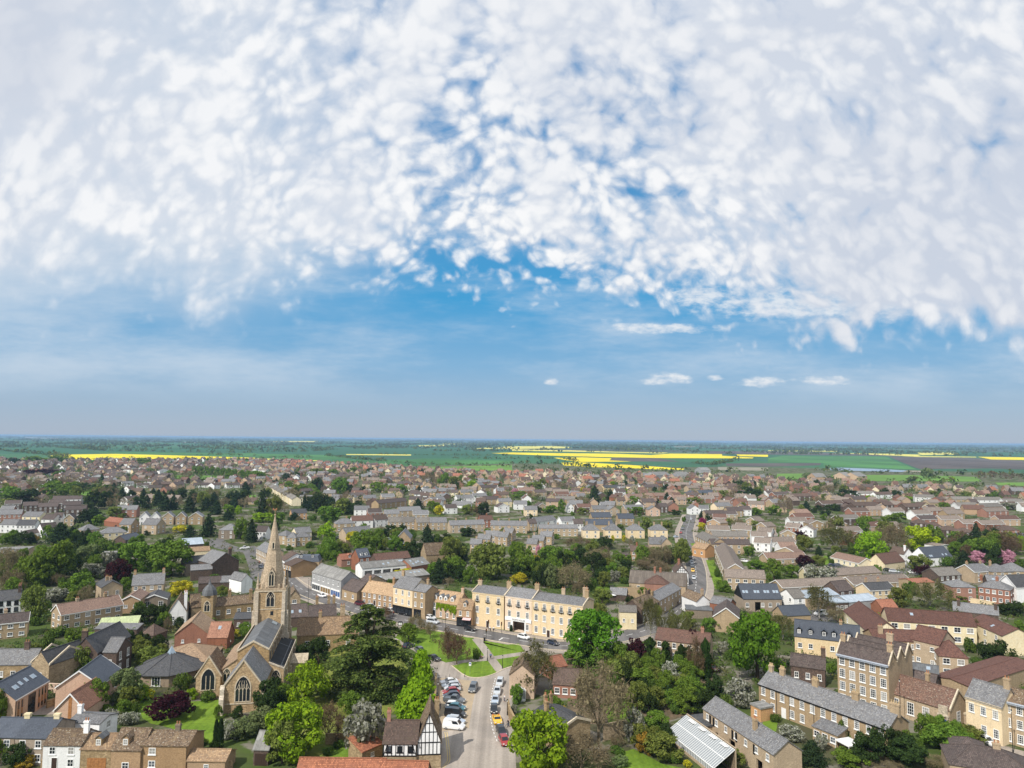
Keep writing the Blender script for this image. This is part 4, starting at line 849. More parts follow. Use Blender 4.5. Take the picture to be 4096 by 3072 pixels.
# ------------------------------------------------------------------ fields
def field(pts, mat, z): sheet('field', pts, mat, z)
for i, (mt, pts) in enumerate([
 ('rape',[('A1',430,222),('A1',560,212),('A1',1000,206),('A1',1500,219),('A1',2212,240),('A1',2212,253),('A1',1500,249),('A1',1130,252),('A1',800,258),('A1',590,262)]),
 ('rapepale',[('A2',0,243),('A2',280,253),('A2',540,262),('A2',540,268),('A2',280,265),('A2',0,252)]),('rapepale',[('A2',780,208),('A2',1340,211),('A2',1340,221),('A2',780,215)]),
 ('rapepale',[('A2',1400,134),('A2',1640,127),('A2',1650,138),('A2',1410,141)]),('rapepale',[('A2',1600,115),('A2',1800,113),('A2',1950,124),('A2',1940,130),('A2',1620,123)]),
 ('rapepale',[('A2',1850,162),('A2',2212,140),('A3',350,138),('A3',510,147),('A3',515,156),('A3',0,164)]),('rape',[('A2',2030,200),('A3',0,194),('A3',400,200),('A3',900,205),('A3',1200,216),('A3',1370,204),('A3',1815,208),('A3',1815,222),('A3',2090,238),('A3',2080,245),('A3',1350,243),('A3',900,236),('A3',500,226),('A3',0,210)]),
 ('rape',[('A3',360,240),('A3',600,236),('A3',865,244),('A3',840,262),('A3',1035,272),('A3',580,276),('A3',450,258)]),('rape',[('A3',425,282),('A3',560,278),('A3',800,290),('A3',1050,304),('A3',1490,335),('A3',1480,344),('A3',1300,342),('A3',1050,330),('A3',640,319),('A3',450,306)]),
 ('rapepale',[('A3',0,167),('A3',500,175),('A3',900,188),('A3',1350,196),('A3',1300,203),('A3',540,187),('A3',0,179)]),('rape',[('A3',1940,211),('A3',2212,214),('A3',2212,232),('A3',1950,225)]),
 ('rapepale',[('A4',470,197),('A4',1040,205),('A4',1330,213),('A4',1280,230),('A4',900,217)]),('rapepale',[('A4',1200,225),('A4',1800,231),('A4',1800,237),('A4',1300,233)]),('rape',[('A4',1810,231),('A4',2300,237),('A4',2300,260),('A4',1930,255)]),('rapepale',[('A4',1290,197),('A4',1340,191),('A4',1640,195),('A4',1650,212),('A4',1330,217)]),
 ('rapepale',[('A4',0,176),('A4',610,178),('A4',600,188),('A4',0,181)]),
 ('plough',[('A3',860,240),('A3',1240,241),('A3',1450,272),('A3',1040,272),('A3',850,261)]),('plough',[('A3',1660,180),('A4',0,184),('A4',480,195),('A4',1200,226),('A4',480,218),('A4',0,212),('A3',1700,205)]),('plough',[('A4',1040,227),('A4',1700,240),('A4',2300,270),('A4',2300,345),('A4',1900,332),('A4',1310,338),('A4',1140,272)]),
 ('pale',[('A3',1780,320),('A3',2212,325),('A3',2212,352),('A3',1780,345)]),('plough',[('A3',1840,288),('A4',460,285),('A4',450,305),('A4',0,318),('A3',1860,312)]),
 ('wheat',[('A4',120,222),('A4',1010,228),('A4',1120,275),('A4',1280,338),('A4',480,318),('A4',480,285),('A4',0,280),('A4',0,245)]),('teal',[('A3',1040,276),('A3',1460,272),('A3',1860,285),('A3',1800,318),('A3',1400,322),('A3',1050,300)]),
 ('pasture',[('A3',860,372),('A3',1250,362),('A3',1500,378),('A3',1420,402),('A3',900,398)]),('pasture',[('A4',80,378),('A4',300,376),('A4',300,425),('A4',70,425)]),('pasture',[('A4',540,388),('A4',1300,390),('A4',1800,405),('A4',1850,445),('A4',900,440),('A4',560,425)]),('pasture',[('A4',1960,455),('A4',2300,452),('A4',2300,485),('A4',1990,476)]),
 ('pasture',[('A3',0,343),('A3',250,345),('A3',250,366),('A3',0,368)]),('wheat',[('A2',0,205),('A2',600,215),('A2',900,240),('A2',500,262),('A2',0,236)]),('pasture',[('A2',1370,322),('A2',2212,300),('A2',2212,352),('A2',1500,345)]),('wheat',[('A2',640,262),('A2',1450,252),('A2',2212,262),('A2',2212,290),('A2',1300,315),('A2',700,290)]),
 ('teal',[('A1',0,45),('A1',900,60),('A1',900,95),('A1',300,145),('A1',0,140)]),('pasture',[('A1',600,515),('A1',960,515),('A1',960,560),('A1',600,565)]),('pasture',[('A1',1480,392),('A1',1930,395),('A1',1900,440),('A1',1480,425)]),('pasture',[('A1',2090,570),('A1',2212,560),('A1',2212,620),('A1',2090,640)]),
 ('pale',[('A1',200,60),('A1',650,74),('A1',640,80),('A1',200,68)]),('pale',[('A1',1590,104),('A1',1830,112),('A1',1830,117),('A1',1590,110)]),('rapepale',[('A2',90,96),('A2',540,95),('A2',540,104),('A2',100,103)]),('wheat',[('A1',860,190),('A1',2212,200),('A1',2212,232),('A1',1650,222),('A1',860,196)]),('pale',[('A3',1400,142),('A3',1580,142),('A3',1580,148),('A3',1400,148)])]):
    d0 = min(G(*p).y for p in pts); field(pts, mt, .05+.02*(i % 9)+(.3 if d0 > 2500 else 0))
tag(sheet('reservoir', [('A4',510,329),('A4',640,325),('A4',1000,338),('A4',1200,350),('A4',1160,363),('A4',540,348)], 'water', .5), kind='structure')
sheet('gravel_bank', [('A4',1200,349),('A4',1330,352),('A4',1340,364),('A4',1160,364)], 'pale', .3)
# hedges and woods of the fen, too many to count
rs = np.random.RandomState(11); HC = []; HN = []; HS = []
def clump(P, r, h, n, cs):
    D = rs.normal(size=(n,3)); D /= np.linalg.norm(D, axis=1, keepdims=True); D[:,2] = np.abs(D[:,2]); q = D*np.array([r,r,h])*(.7+.4*rs.rand(n,1))+np.array([P[0],P[1],h*.12])
    HC.append(q); HN.append(D+rs.normal(size=(n,3))*.4); HS.append(np.full(n, cs))
def hedge(pts, h, dens=.8):
    P = [G(*p) for p in pts]
    for a, b_ in zip(P, P[1:]):
        L = (b_-a).length; n = max(2, int(L/(h*1.6)*dens)); 
        for i in range(n):
            if rs.rand() < .12: continue
            p = a.lerp(b_, (i+rs.rand())/n); hh = h*(.4+.9*rs.rand()**1.5); clump((p.x+rs.normal()*h*.2, p.y+rs.normal()*h*.4), hh*(.9+.6*rs.rand()), hh, 26, hh*.42)
for pts, h in [([('A3',0,292),('A3',440,300),('A3',700,328),('A3',1200,352),('A3',1500,372)],9),([('A3',0,325),('A3',400,350),('A3',800,358),('A3',1250,365)],8),([('A3',100,372),('A3',900,398),('A3',1450,402)],8),([('A1',0,155),('A1',450,150),('A1',900,180),('A1',1500,190),('A1',2212,200)],14),([('A1',0,180),('A1',250,200),('A1',600,240)],12),([('A1',600,160),('A1',1300,165),('A1',2000,165),('A1',2212,180)],14),([('A1',300,130),('A1',800,110),('A1',1300,100),('A1',1900,110)],14),
 ([('A2',0,190),('A2',400,188),('A2',700,170)],14),([('A2',600,222),('A2',1000,265),('A2',1200,272)],8),([('A2',900,208),('A2',1500,218),('A2',2212,224)],7),([('A2',1200,310),('A2',1700,302),('A2',2212,318)],6),([('A2',1700,245),('A2',2212,252)],7),([('A2',1200,282),('A2',1700,300),('A2',2212,288)],5),([('A3',0,245),('A3',450,250),('A3',560,270)],10),([('A3',600,160),('A3',1200,175),('A3',1700,185)],12),([('A3',1540,285),('A3',1720,305),('A3',1920,270)],8),([('A3',1500,375),('A3',1900,362),('A3',2212,372)],9),([('A4',560,345),('A4',700,372),('A4',1300,378)],6),([('A4',240,345),('A4',560,360)],11),([('A4',1330,395),('A4',1500,400)],13),([('A4',1600,388),('A4',2212,392)],9),([('A4',1800,420),('A4',2212,430)],14),([('A4',0,430),('A4',300,432),('A4',900,440),('A4',1500,470),('A4',2212,505)],9),([('A4',1500,490),('A4',1900,510),('A4',2212,530)],8),
 ([('A4',600,180),('A4',1000,185),('A4',1500,200),('A4',2212,212)],12),([('A3',900,160),('A3',1300,150)],14),([('A2',0,240),('A2',500,240)],7),([('A2',800,150),('A2',1300,160)],14),([('A1',1650,215),('A1',2212,225)],8),([('A1',700,262),('A1',1200,248)],6),([('A1',1500,250),('A1',2212,258)],5),([('A4',1380,208),('A4',1750,212)],10),([('A3',1840,215),('A3',1930,218)],14),([('A3',1890,248),('A3',2000,252)],12)]: hedge(pts, h)
for _ in range(900):      # woods strung along the horizon
    Y = 3500*(9.0**rs.rand()); X = (rs.rand()-.5)*1.7*Y; k_ = int(3+9*rs.rand()); a_ = rs.normal()*.12
    for i in range(k_): clump((X+(i-k_/2)*Y*.0045*(1+.3*rs.normal()), Y+i*a_*30+rs.normal()*20), Y*.0025*(.6+.8*rs.rand()), 6+9*rs.rand(), 9, max(6, Y*.0019))
V = np.concatenate([cards(c, n, s_, rs) for c, n, s_ in zip(HC, HN, HS)]); tag(link('hedgerow', quadmesh('hedgerow', V), ['leaf_far']), kind='stuff')
# ------------------------------------------------------------------ the church
def arch_pts(w, h, n=7):
    r = w; sp = h-w*.82; pts = [(-w/2, 0), (w/2, 0), (w/2, sp)]
    for i in range(1, n): a = i/n*math.radians(56); pts.append((w/2-r+r*math.cos(a), sp+r*math.sin(a)))
    pts.append((0, h))
    return pts+[(-x, z) for x, z in pts[::-1][1:-1] if z > 0]
def pointed(par, x, y, z, w, h, rz=0, mull=2, surround='stonetrim', tracery=True):
    A = arch_pts(w, h); B = [(px*(1+.5/w), -.15 if pz == 0 else pz*(1+.25/h)) for px, pz in A]; m = MB(); n = len(A)
    for i in range(n):
        j = (i+1) % n; m.poly([(B[i][0],-.12,B[i][1]),(B[j][0],-.12,B[j][1]),(A[j][0],-.12,A[j][1]),(A[i][0],-.12,A[i][1])]); m.poly([(B[j][0],-.12,B[j][1]),(B[i][0],-.12,B[i][1]),(B[i][0],0,B[i][1]),(B[j][0],0,B[j][1])]); m.poly([(A[i][0],-.12,A[i][1]),(A[j][0],-.12,A[j][1]),(A[j][0],.0,A[j][1]),(A[i][0],.0,A[i][1])])
    for i in range(1, mull+1): xx = -w/2+w*i/(mull+1); m.box(xx-.07, xx+.07, -.11, -.02, 0, h-w*.55)
    if tracery:
        s = w/(mull+1)
        for i in range(mull+1):
            xc = -w/2+s*(i+.5); zb = h-w*.95
            for a, c in (((xc-s/2, zb), (xc, zb+s*.75)), ((xc+s/2, zb), (xc, zb+s*.75)), ((xc, zb+s*.75), (xc*.55, h-w*.28))): m.tube((a[0],-.07,a[1]), (c[0],-.07,c[1]), .06, .06, 4)
    o = obj('window', m, surround, par, (x, y, z), rz); p = MB(); p.poly([(a, -.015, c) for a, c in A]); obj('pane', p, 'glass', o); return o
CH = thing('parish_church', 'stone parish church with tall octagonal spire, clerestoried nave and pointed east windows', 'church', (-60.2, 165.3, 0), math.atan2(.185, .983))
NB = 'ironstone'
def part(name, fn, mats, par=None): m = MB(); fn(m); return obj(name, m, mats, par or CH)
def f(m):
    m.poly([(-4.3,0,0),(4.3,0,0),(4.3,0,6),(0,0,11.2),(-4.3,0,6)]); m.poly([(4.3,0,0),(4.3,12.6,0),(4.3,12.6,6),(4.3,0,6)]); m.poly([(-4.3,12.6,0),(-4.3,0,0),(-4.3,0,6),(-4.3,12.6,6)])
    m.box(-3.9, 4.3, -.12, -.003, 1.9, 2.15, 1)
chn = part('chancel', f, [NB, 'stonetrim'])
part('roof', lambda m: (m.slab([(4.55,.25,5.72),(4.55,12.5,5.72),(0,12.5,11.3),(0,.25,11.3)]), m.slab([(-4.55,12.5,5.72),(-4.55,.25,5.72),(0,.25,11.3),(0,12.5,11.3)])), 'slate', chn)
def f(m):
    for sx in (-1,1): m.slab([(sx*4.6,-.2,5.6),(sx*4.6,.35,5.6),(0,.35,11.75),(0,-.2,11.75)], .45)
    m.box(-4.8,-3.9,-.25,.4,5.5,6.1); m.box(3.9,4.8,-.25,.4,5.5,6.1); m.tube((0,.1,11.6),(0,.1,12.3),.1,.05,5)
part('coping', f, 'stonetrim', chn); pointed(chn, 0, 0, 2.5, 3.1, 5.4, 0, 3)
def butt(name, x, y, w, d, h, s=1):
    def f(m): m.box(x-w/2, x+w/2, y-d, y, 0, h*.55); m.box(x-w/2+.04, x+w/2-.04, y-d*.6, y, h*.55, h*.88); m.poly([(x-w/2,y-d,h*.552),(x+w/2,y-d,h*.552),(x+w/2,y-d*.55,h*.7),(x-w/2,y-d*.55,h*.7)]); m.poly([(x-w/2,y-d*.6,h*.88),(x+w/2,y-d*.6,h*.88),(x+w/2,y,h),(x-w/2,y,h)])
    return part('buttress', f, 'ashlar')
butt('b', -4.35, -.02, .95, 1.3, 6.2); butt('b', 4.4, -.02, .9, 1.1, 6.2)
def f(m):
    m.poly([(-3.6,12.5,0),(3.7,12.5,0),(3.7,12.5,10.4),(0,12.5,12.3),(-3.6,12.5,10.4)]); m.poly([(3.7,12.5,0),(3.7,38,0),(3.7,38,10.4),(3.7,12.5,10.4)]); m.poly([(-3.6,38,0),(-3.6,12.5,0),(-3.6,12.5,10.4),(-3.6,38,10.4)])
    m.box(3.703, 3.85, 12.4, 37.0, 9.95, 10.45, 1); m.box(-3.85,-3.603,12.4,37,9.95,10.45, 1)
nav = part('nave', f, [NB, 'ashlar'])
part('roof', lambda m: (m.slab([(3.5,12.7,10.1),(3.5,37,10.1),(0,37,12.0),(0,12.7,12.0)]), m.slab([(-3.4,37,10.1),(-3.4,12.7,10.1),(0,12.7,12.0),(0,37,12.0)])), 'lead', nav)
part('skylight', lambda m: m.slab([(2.6,34,10.75),(2.6,36,10.75),(1.3,36,11.45),(1.3,34,11.45)], .08), 'skypane', nav)
def f(m):
    for sx, x1 in ((1,3.75),(-1,-3.65)): m.slab([(x1,12.3,10.35),(x1,12.75,10.35),(0,12.75,12.45),(0,12.3,12.45)], .35)
part('coping', f, 'stonetrim', nav)
for i in range(6): 
    def f(m, y=14.2+i*3.9): m.box(3.70, 3.86, y-.75, y+.75, 7.2, 9.6, 0)
    wo = part('window', f, 'ashlar', nav)
    for s_ in (-.42, .42):
        m = MB(); m.box(3.861, 3.88, 14.2+i*3.9+s_-.3, 14.2+i*3.9+s_+.3, 7.35, 9.4); obj('pane', m, 'glass', wo)
def f(m):
    m.poly([(3.72,12.6,0),(7.3,12.6,0),(7.3,12.6,5.6),(3.72,12.6,7.2)]); m.poly([(7.3,12.6,0),(7.3,38,0),(7.3,38,5.6),(7.3,12.6,5.6)]); m.box(7.31,7.45,12.5,38,5.0,5.6,1); m.slab([(7.4,12.45,5.65),(7.4,12.8,5.65),(3.72,12.8,7.25),(3.72,12.45,7.25)],.35,1); m.poly([(7.3,38,0),(3.72,38,0),(3.72,38,7),(7.3,38,5.6)])
ais = part('north_aisle', f, [NB, 'ashlar']); part('roof', lambda m: (m.slab([(7.2,12.8,5.25),(7.2,38,5.25),(3.72,38,6.75),(3.72,12.8,6.75)]), m.slab([(7.2,14.6,5.30),(7.2,14.9,5.30),(3.72,14.9,6.82),(3.72,14.6,6.82)],.05,1), m.slab([(7.2,30.6,5.30),(7.2,30.9,5.30),(3.72,30.9,6.82),(3.72,30.6,6.82)],.05,1), m.slab([(6.5,12.9,5.60),(6.5,37.8,5.60),(6.3,37.8,5.69),(6.3,12.9,5.69)],.05,1)), ['dlead', 'lead'], ais)
pointed(ais, 5.5, 12.6, 1.5, 1.9, 3.6, 0, 1)
for i in range(4):
    butt_x = 7.46
    def f(m, y=16+i*6): m.box(7.46, 8.1, y-.35, y+.35, 0, 3.2); m.box(7.46, 7.8, y-.35, y+.35, 3.2, 4.4)
    part('buttress', f, 'ashlar'); pointed(ais, 7.3, 19+i*6 if i < 3 else 13.8, 1.6, 1.5, 3, PI/2, 1)
def f(m):
    m.poly([(-8.4,12.6,0),(-3.63,12.6,0),(-3.63,12.6,8.2),(-8.4,12.6,5)]); m.poly([(-8.4,36,0),(-8.4,12.6,0),(-8.4,12.6,5),(-8.4,36,5)])
sa = part('south_aisle', f, [NB]); part('roof', lambda m: m.slab([(-8.6,12.4,4.95),(-3.63,12.4,8.3),(-3.63,36,8.3),(-8.6,36,4.95)]), 'hall', sa); pointed(sa, -5.9, 12.6, 3.0, 1.5, 3.0, 0, 1)
def f(m):
    m.poly([(-12.5,10.8,0),(-7.0,10.8,0),(-7.0,10.8,5.2),(-9.75,10.8,9.4),(-12.5,10.8,5.2)]); m.poly([(-7.0,10.8,0),(-7.0,19,0),(-7.0,19,5.2),(-7.0,10.8,5.2)]); m.poly([(-12.5,19,0),(-12.5,10.8,0),(-12.5,10.8,5.2),(-12.5,19,5.2)])
cp = part('chapel', f, [NB]); part('roof', lambda m: (m.slab([(-6.8,11.1,5.0),(-6.8,20,5.0),(-9.75,20,9.45),(-9.75,11.1,9.45)]), m.slab([(-12.7,20,5.0),(-12.7,11.1,5.0),(-9.75,11.1,9.45),(-9.75,20,9.45)])), 'mossbrown', cp)
part('coping', lambda m: [m.slab([(-9.75+sx*3.05,10.65,5.1),(-9.75+sx*3.05,11.15,5.1),(-9.75,11.15,9.8),(-9.75,10.65,9.8)], .4) for sx in (-1,1)], 'stonetrim', cp); pointed(cp, -9.75, 10.8, 1.9, 2.9, 4.8, 0, 2, 'stonetrim', False)
part('porch', lambda m: (m.box(7.5, 11.5, 26, 29.5, 0, 2.8), m.slab([(7.46,25.7,2.7),(11.8,25.7,2.7),(11.8,27.75,4.6),(7.46,27.75,4.6)]), m.slab([(11.8,29.8,2.7),(7.46,29.8,2.7),(7.46,27.75,4.6),(11.8,27.75,4.6)]), m.poly([(11.5,26,2.8),(11.5,29.5,2.8),(11.5,27.75,4.5)])), 'ashlar')
TX0, TX1, TY0, TY1, TZ = -3.7, 4.3, 37.0, 45.0, 19.4
tw = part('tower', lambda m: (m.box(TX0, TX1, TY0, TY1, 0, TZ), m.box(TX0-.12, TX1+.12, TY0-.12, TY1+.12, 9.6, 9.9, 1), m.box(TX0-.1, TX1+.1, TY0-.1, TY1+.1, 14.2, 14.4, 1), m.box(TX0-.22, TX1+.22, TY0-.22, TY1+.22, TZ-.35, TZ-.05, 1)), ['ironstone', 'stonetrim'])
def f(m):
    m.box(TX0-.1, TX1+.1, TY0-.1, TY0+.25, TZ, TZ+.5); m.box(TX0-.1, TX1+.1, TY1-.25, TY1+.1, TZ, TZ+.5); m.box(TX0-.1, TX0+.25, TY0+.25, TY1-.25, TZ, TZ+.5); m.box(TX1-.25, TX1+.1, TY0+.25, TY1-.25, TZ, TZ+.5)
    for (x, y) in ((TX0+1.9,TY0+.1),(TX1-1.9,TY0+.1)): m.box(x-.3,x+.3,y-.15,y+.15,TZ+.5,TZ+1.7)
part('parapet', f, 'spirestone', tw)
for x in (TX0+.5, TX1-.5):
    for y in (TY0+.5, TY1-.5): part('pinnacle', lambda m, x=x, y=y: m.lathe([(.42,TZ),(.42,TZ+1.4),(.52,TZ+1.5),(.4,TZ+1.6),(.04,TZ+4.3),(.12,TZ+4.4),(.02,TZ+4.7)], 8, x, y), 'spirestone', tw)
for x in (TX0-.02, TX1+.02):
    for y in (TY0-.02, TY1+.02):
        sx = -1 if x < 0 else 1; sy = -1 if y < 40 else 1
        def f(m):
            for (w_, d_, z0, z1) in ((1.0,1.15,0,7.5),(.95,.8,7.5,13.8),(.9,.45,13.8,19.0)):
                xa, xb = sorted((x, x-sx*w_)); ya, yb = sorted((y, y+sy*d_)); m.box(xa, xb, ya, yb, z0, z1); xa, xb = sorted((x, x+sx*d_)); ya, yb = sorted((y-sy*.02, y-sy*w_)); m.box(xa, xb, ya, yb, z0, z1)
        part('buttress', f, 'ashlar', tw)
scx, scy = (TX0+TX1)/2, (TY0+TY1)/2
SPIRE = part('spire', lambda m: m.lathe([(3.45,TZ+.05),(3.1,TZ+3.2),(.12,39.6),(.3,39.7),(.3,39.95),(.05,40.0)], 8, 0, 0), 'spirestone'); SPIRE.location = (scx, scy, 0)
SPIRE.rotation_euler = (0, 0, PI/8)
part('weathercock', lambda m: (m.tube((scx,scy,39.9),(scx,scy,41.6),.05,.03,5), m.box(scx-.5,scx+.3,scy-.03,scy+.03,41.1,41.35), m.box(scx+.2,scx+.45,scy-.03,scy+.03,41.2,41.7), m.box(scx-.7,scx-.4,scy-.03,scy+.03,41.2,41.75)), 'potclay')
for a in (0, 1):   # lucarnes low and small ones high, on the visible faces
    m = MB(); yy = scy-3.35 if a == 0 else scy
    x0, z0, w_, h_ = scx, TZ+.9, 1.25, 4.0
    if a == 0: m.box(x0-.85, x0+.85, scy-3.3, scy-1.5, z0, z0+3.4); m.slab([(x0,scy-3.45,z0+5.3),(x0-1.05,scy-3.45,z0+3.0),(x0-1.05,scy-1.2,z0+3.0),(x0,scy-1.2,z0+5.3)],.15); m.slab([(x0+1.05,scy-3.45,z0+3.0),(x0,scy-3.45,z0+5.3),(x0,scy-1.2,z0+5.3),(x0+1.05,scy-1.2,z0+3.0)],.15); m.poly([(x0-.85,scy-3.3,z0+3.4),(x0+.85,scy-3.3,z0+3.4),(x0,scy-3.3,z0+5.1)])
    else: m.box(x0-.35, x0+.35, scy-1.75, scy-.6, 30.2, 31.9); m.poly([(x0-.35,scy-1.75,31.9),(x0+.35,scy-1.75,31.9),(x0,scy-1.75,32.7)])
    lu = obj('lucarne', m, 'spirestone', CH); pointed(lu, x0, scy-3.3 if a == 0 else scy-1.75, z0+.2 if a == 0 else 30.5, w_ if a == 0 else .45, h_ if a == 0 else 1.7, 0, 1 if a == 0 else 0, 'stonetrim', a == 0)
pointed(tw, scx, TY0, 15.0, 2.0, 4.0, 0, 1); pointed(tw, TX1, scy, 15.0, 2.0, 4.0, PI/2, 1)
part('window', lambda m: m.box(scx+.1, scx+.9, TY0-.02, TY0-.003, 12.6, 13.7), 'glass', tw)
# ------------------------------------------------------------------ six-sided hall
P = (G('C1',1300,365,3.0)+G('C1',1590,355,3.0))/2; d_ = Vector((P.x, P.y, 0)); d_ = G('C1',1478,215,3.0)
HX = thing('church_hall', 'low hall with dark tiled tent roof and glass lantern at its peak', 'hall', (d_.x, d_.y, 0)); m = MB(); rp = MB(); R0 = 8.3; n = 8; mm = MB()
cs = [(R0*math.cos(2*PI*(k+.5)/n), R0*math.sin(2*PI*(k+.5)/n)) for k in range(n)]
for k in range(n):
    a, b_ = cs[k], cs[(k+1) % n]; m.poly([(a[0],a[1],0),(b_[0],b_[1],0),(b_[0],b_[1],3),(a[0],a[1],3)]); e = 1.08
    rp.slab([(a[0]*e,a[1]*e,2.85),(b_[0]*e,b_[1]*e,2.85),(b_[0]*.06,b_[1]*.06,6.2),(a[0]*.06,a[1]*.06,6.2)], .12); rp.tube((a[0]*e,a[1]*e,2.9),(a[0]*.06,a[1]*.06,6.27),.1,.1,4)
obj('wall', m, 'taupe', HX); obj('roof', rp, 'dslate', HX); m = MB(); m.lathe([(1.2,6.0),(1.0,6.25),(0,7.9)], 4); obj('lantern', m, 'skypane', HX)
for k in (4,5,6):
    a = 2*PI*(k+1)/n; rr = R0*math.cos(PI/n)+.01; add_window(HX, rr*math.cos(a), rr*math.sin(a), .3 if k == 5 else .9, 2.2, 2.2 if k == 5 else 1.4, a+PI/2, 3, 1)
HOUSES.append(dict(o=HX, label=1, wall='', roof='', noun='hall', p=d_, px=(690,2660)))
# ------------------------------------------------------------------ lead-domed cupola tower of the old almshouse
P = G('D1',145,200,6.5); Y = P.y
CU = thing('cupola_tower', 'square stone stair tower with lead ogee dome and arched window beside the almshouse range', 'tower', (P.x, Y, 0), math.radians(4)); m = MB(); m.box(-1.9,1.9,0,3.8,0,8.2); m.box(-2.05,2.05,-.15,3.95,8.2,8.5); obj('wall', m, 'stone', CU)
m = MB(); m.lathe([(2.6,8.5),(2.5,9.3),(2.2,10.2),(1.5,11.1),(.7,11.8),(.25,12.6),(.12,13.6),(0,14.6)], 8, 0, 1.9); obj('dome', m, 'lead', CU); pointed(CU, 0, 0, 3.4, 1.7, 3.3, 0, 1)
# ------------------------------------------------------------------ data: houses, eave lines measured in the photo
_h = house
_h('D4',130,385,690,455, 10.9,9,3.0,'yellow','slate',(3,3),'yellow stone three-storey house with black window balconies, first of three beside the shops',t='gable',cope=1,cornice=1,ws=(1.25,2.0),balc=1,ch=[(.02,.5,1.6,1.5),(.99,.5,2.2,1.6)],door=.5,chm='buff',name='georgian_house')
GH = _h('D4',712,457,1185,522, 10.9,9,3.0,'peachrender','slate',(3,3),'peach rendered three-storey house over a white-framed carriage arch, middle of the balconied row',cope=1,cornice=1,ws=(1.25,2.0),balc=1,openings=[(.31,.74,3.3)],ch=[(.99,.5,2.0,1.6)],chm='buff',name='georgian_house')
_h('D4',1190,525,2085,640, 10.9,9,3.0,'yellow','slate',(6,3),'longest yellow stone three-storey house of the balconied row, beside the big chestnut',cope=1,cornice=1,ws=(1.25,2.0),balc=1,ch=[(.5,.55,2.0,1.2),(.86,.9,2.4,1.6),(.985,.5,2.4,1.2)],door=.33,chm='buff',wr=(1,2),name='georgian_house')
L = GH['L']; m = MB(); m.box(.1, L-.1, -.25, -.003, 3.35, 4.35); m.box(.28*L-.5, .31*L, -.2, -.003, 0, 3.347); m.box(.74*L, .74*L+.5, -.2, -.003, 0, 3.347); fa = obj('fascia', m, 'wpaint', GH)
cu_ = bpy.data.curves.new('lettering', 'FONT'); cu_.body = 'POETS HOUSE'; cu_.size = .75; cu_.extrude = .02; cu_.align_x = 'CENTER'; to = bpy.data.objects.new('lt', cu_); COL.objects.link(to); bpy.context.view_layer.update()
lme = bpy.data.meshes.new_from_object(to.evaluated_get(bpy.context.evaluated_depsgraph_get())); bpy.data.objects.remove(to); lo_ = link('lettering', lme, None, fa, (L*.53, -.27, 3.58)) if False else None
lme.materials.clear(); lme.materials.append(MT['p_grey']); lo_ = bpy.data.objects.new('lettering', lme); COL.objects.link(lo_); lo_.parent = fa; lo_.location = (L*.53, -.28, 3.58); lo_.rotation_euler = (PI/2, 0, 0)
# the street's north side
_h('D3',300,378,848,465, 4.6,8,4.4,'brownbrick','orangetan',(6,2),'long brick cottage row under one orange-tan tiled roof with white sash windows',ws=(1.0,1.45),door=.42,ch=[(.02,.5,1.5),(.8,.5,2.0)],noun='cottage')
_h('D3',855,294,1195,356, 9.2,9,2.8,'yellow','slate',(3,3),'tall yellow brick house with dark shop windows below three sash windows',ws=(1.0,1.7),shop=[(.0,1.0,'blackpaint')],ch=[(.02,.5,1.6,1.2)],chm='buff',noun='shop',skip={(0,0),(1,0),(2,0)})
_h('D3',1195,357,1420,394, 9.2,7,1.8,'buff','slate',(2,3),'narrow three-storey brick shop with small-paned bow window at its foot',ws=(.95,1.5),shop=[(.15,.7,'blackpaint')],ch=[(.5,.7,1.6)],noun='shop',skip={(0,0),(1,0)})
WH = _h('D3',1420,528,1990,618, 5.4,7.5,4.4,'pinkbrick','orangetan',(5,2),'brick house with five white dormers and wisteria over its middle windows',ws=(.95,1.6),dorm=(.08,.28,.45,.6,.8),dmat='white',shop=[(.0,.34,'leadtrim')],ch=[(.99,.5,1.6,1.0)],skip={(0,0),(1,0)},name='brick_house')
_h('B2',1735,832,1862,842, 5.6,6,3.6,'pinkbrick','tan',(2,2),'small tan-roofed house with one dormer above a pale pink shop awning',ws=(.95,1.5),dorm=(.5,),shop=[(.0,.45,'blackpaint'),(.45,1.0,'blackpaint','glass','pinkcloth')],noun='shop',skip={(0,0),(1,0)})
_h('B2',485,514,735,588, 7.0,8,3.0,'grey','greyasb',(6,2),'long two-storey white fronted shop row with lit display windows facing the square',ws=(.9,1.6),shop=[(.02,.3,'wpaint'),(.32,.66,'wpaint','amberglass'),(.68,.98,'wpaint','blueglass')],noun='shop row',cat='shop',name='shop_row',wr=None,skip={(i,0) for i in range(6)})
_h('B2',742,655,872,690, 4.2,9,3.2,'buff','plum',(2,1),'low buff shop with plum-brown roof between the white shop row and orange-tan cottages',noun='shop')
_h('B2',872,600,945,618, 5.5,10,2.6,'buff','plum',(1,2),'plum-roofed house rising behind the low buff shop')
_h('B2',920,484,1300,452, 4.6,10,2.2,'white','greyasb',None,'long grey-roofed workshop with open bays and white posts',openings=[(.05,.22,3.4),(.26,.42,3.4),(.46,.64,3.4),(.68,.86,3.4)],noun='workshop',sky=((.5,.4),(.62,.5),(.9,.7),(.95,.7)))
_h('B2',1345,468,1500,442, 4.2,10,2.6,'red','greyasb',None,'grey-roofed shed with rows of roof lights at the end of the open-bay workshop',sky=((.2,.3),(.2,.7),(.4,.4),(.55,.5),(.7,.3)),noun='shed')
_h('B2',1060,590,1500,535, 3.4,12,1.6,'greybrick','greyasb',None,'low grey asbestos-roofed shed with white roof lights behind the golden yellow tree',sky=((.1,.5),(.7,.6),(.78,.6),(.87,.6)),noun='shed')
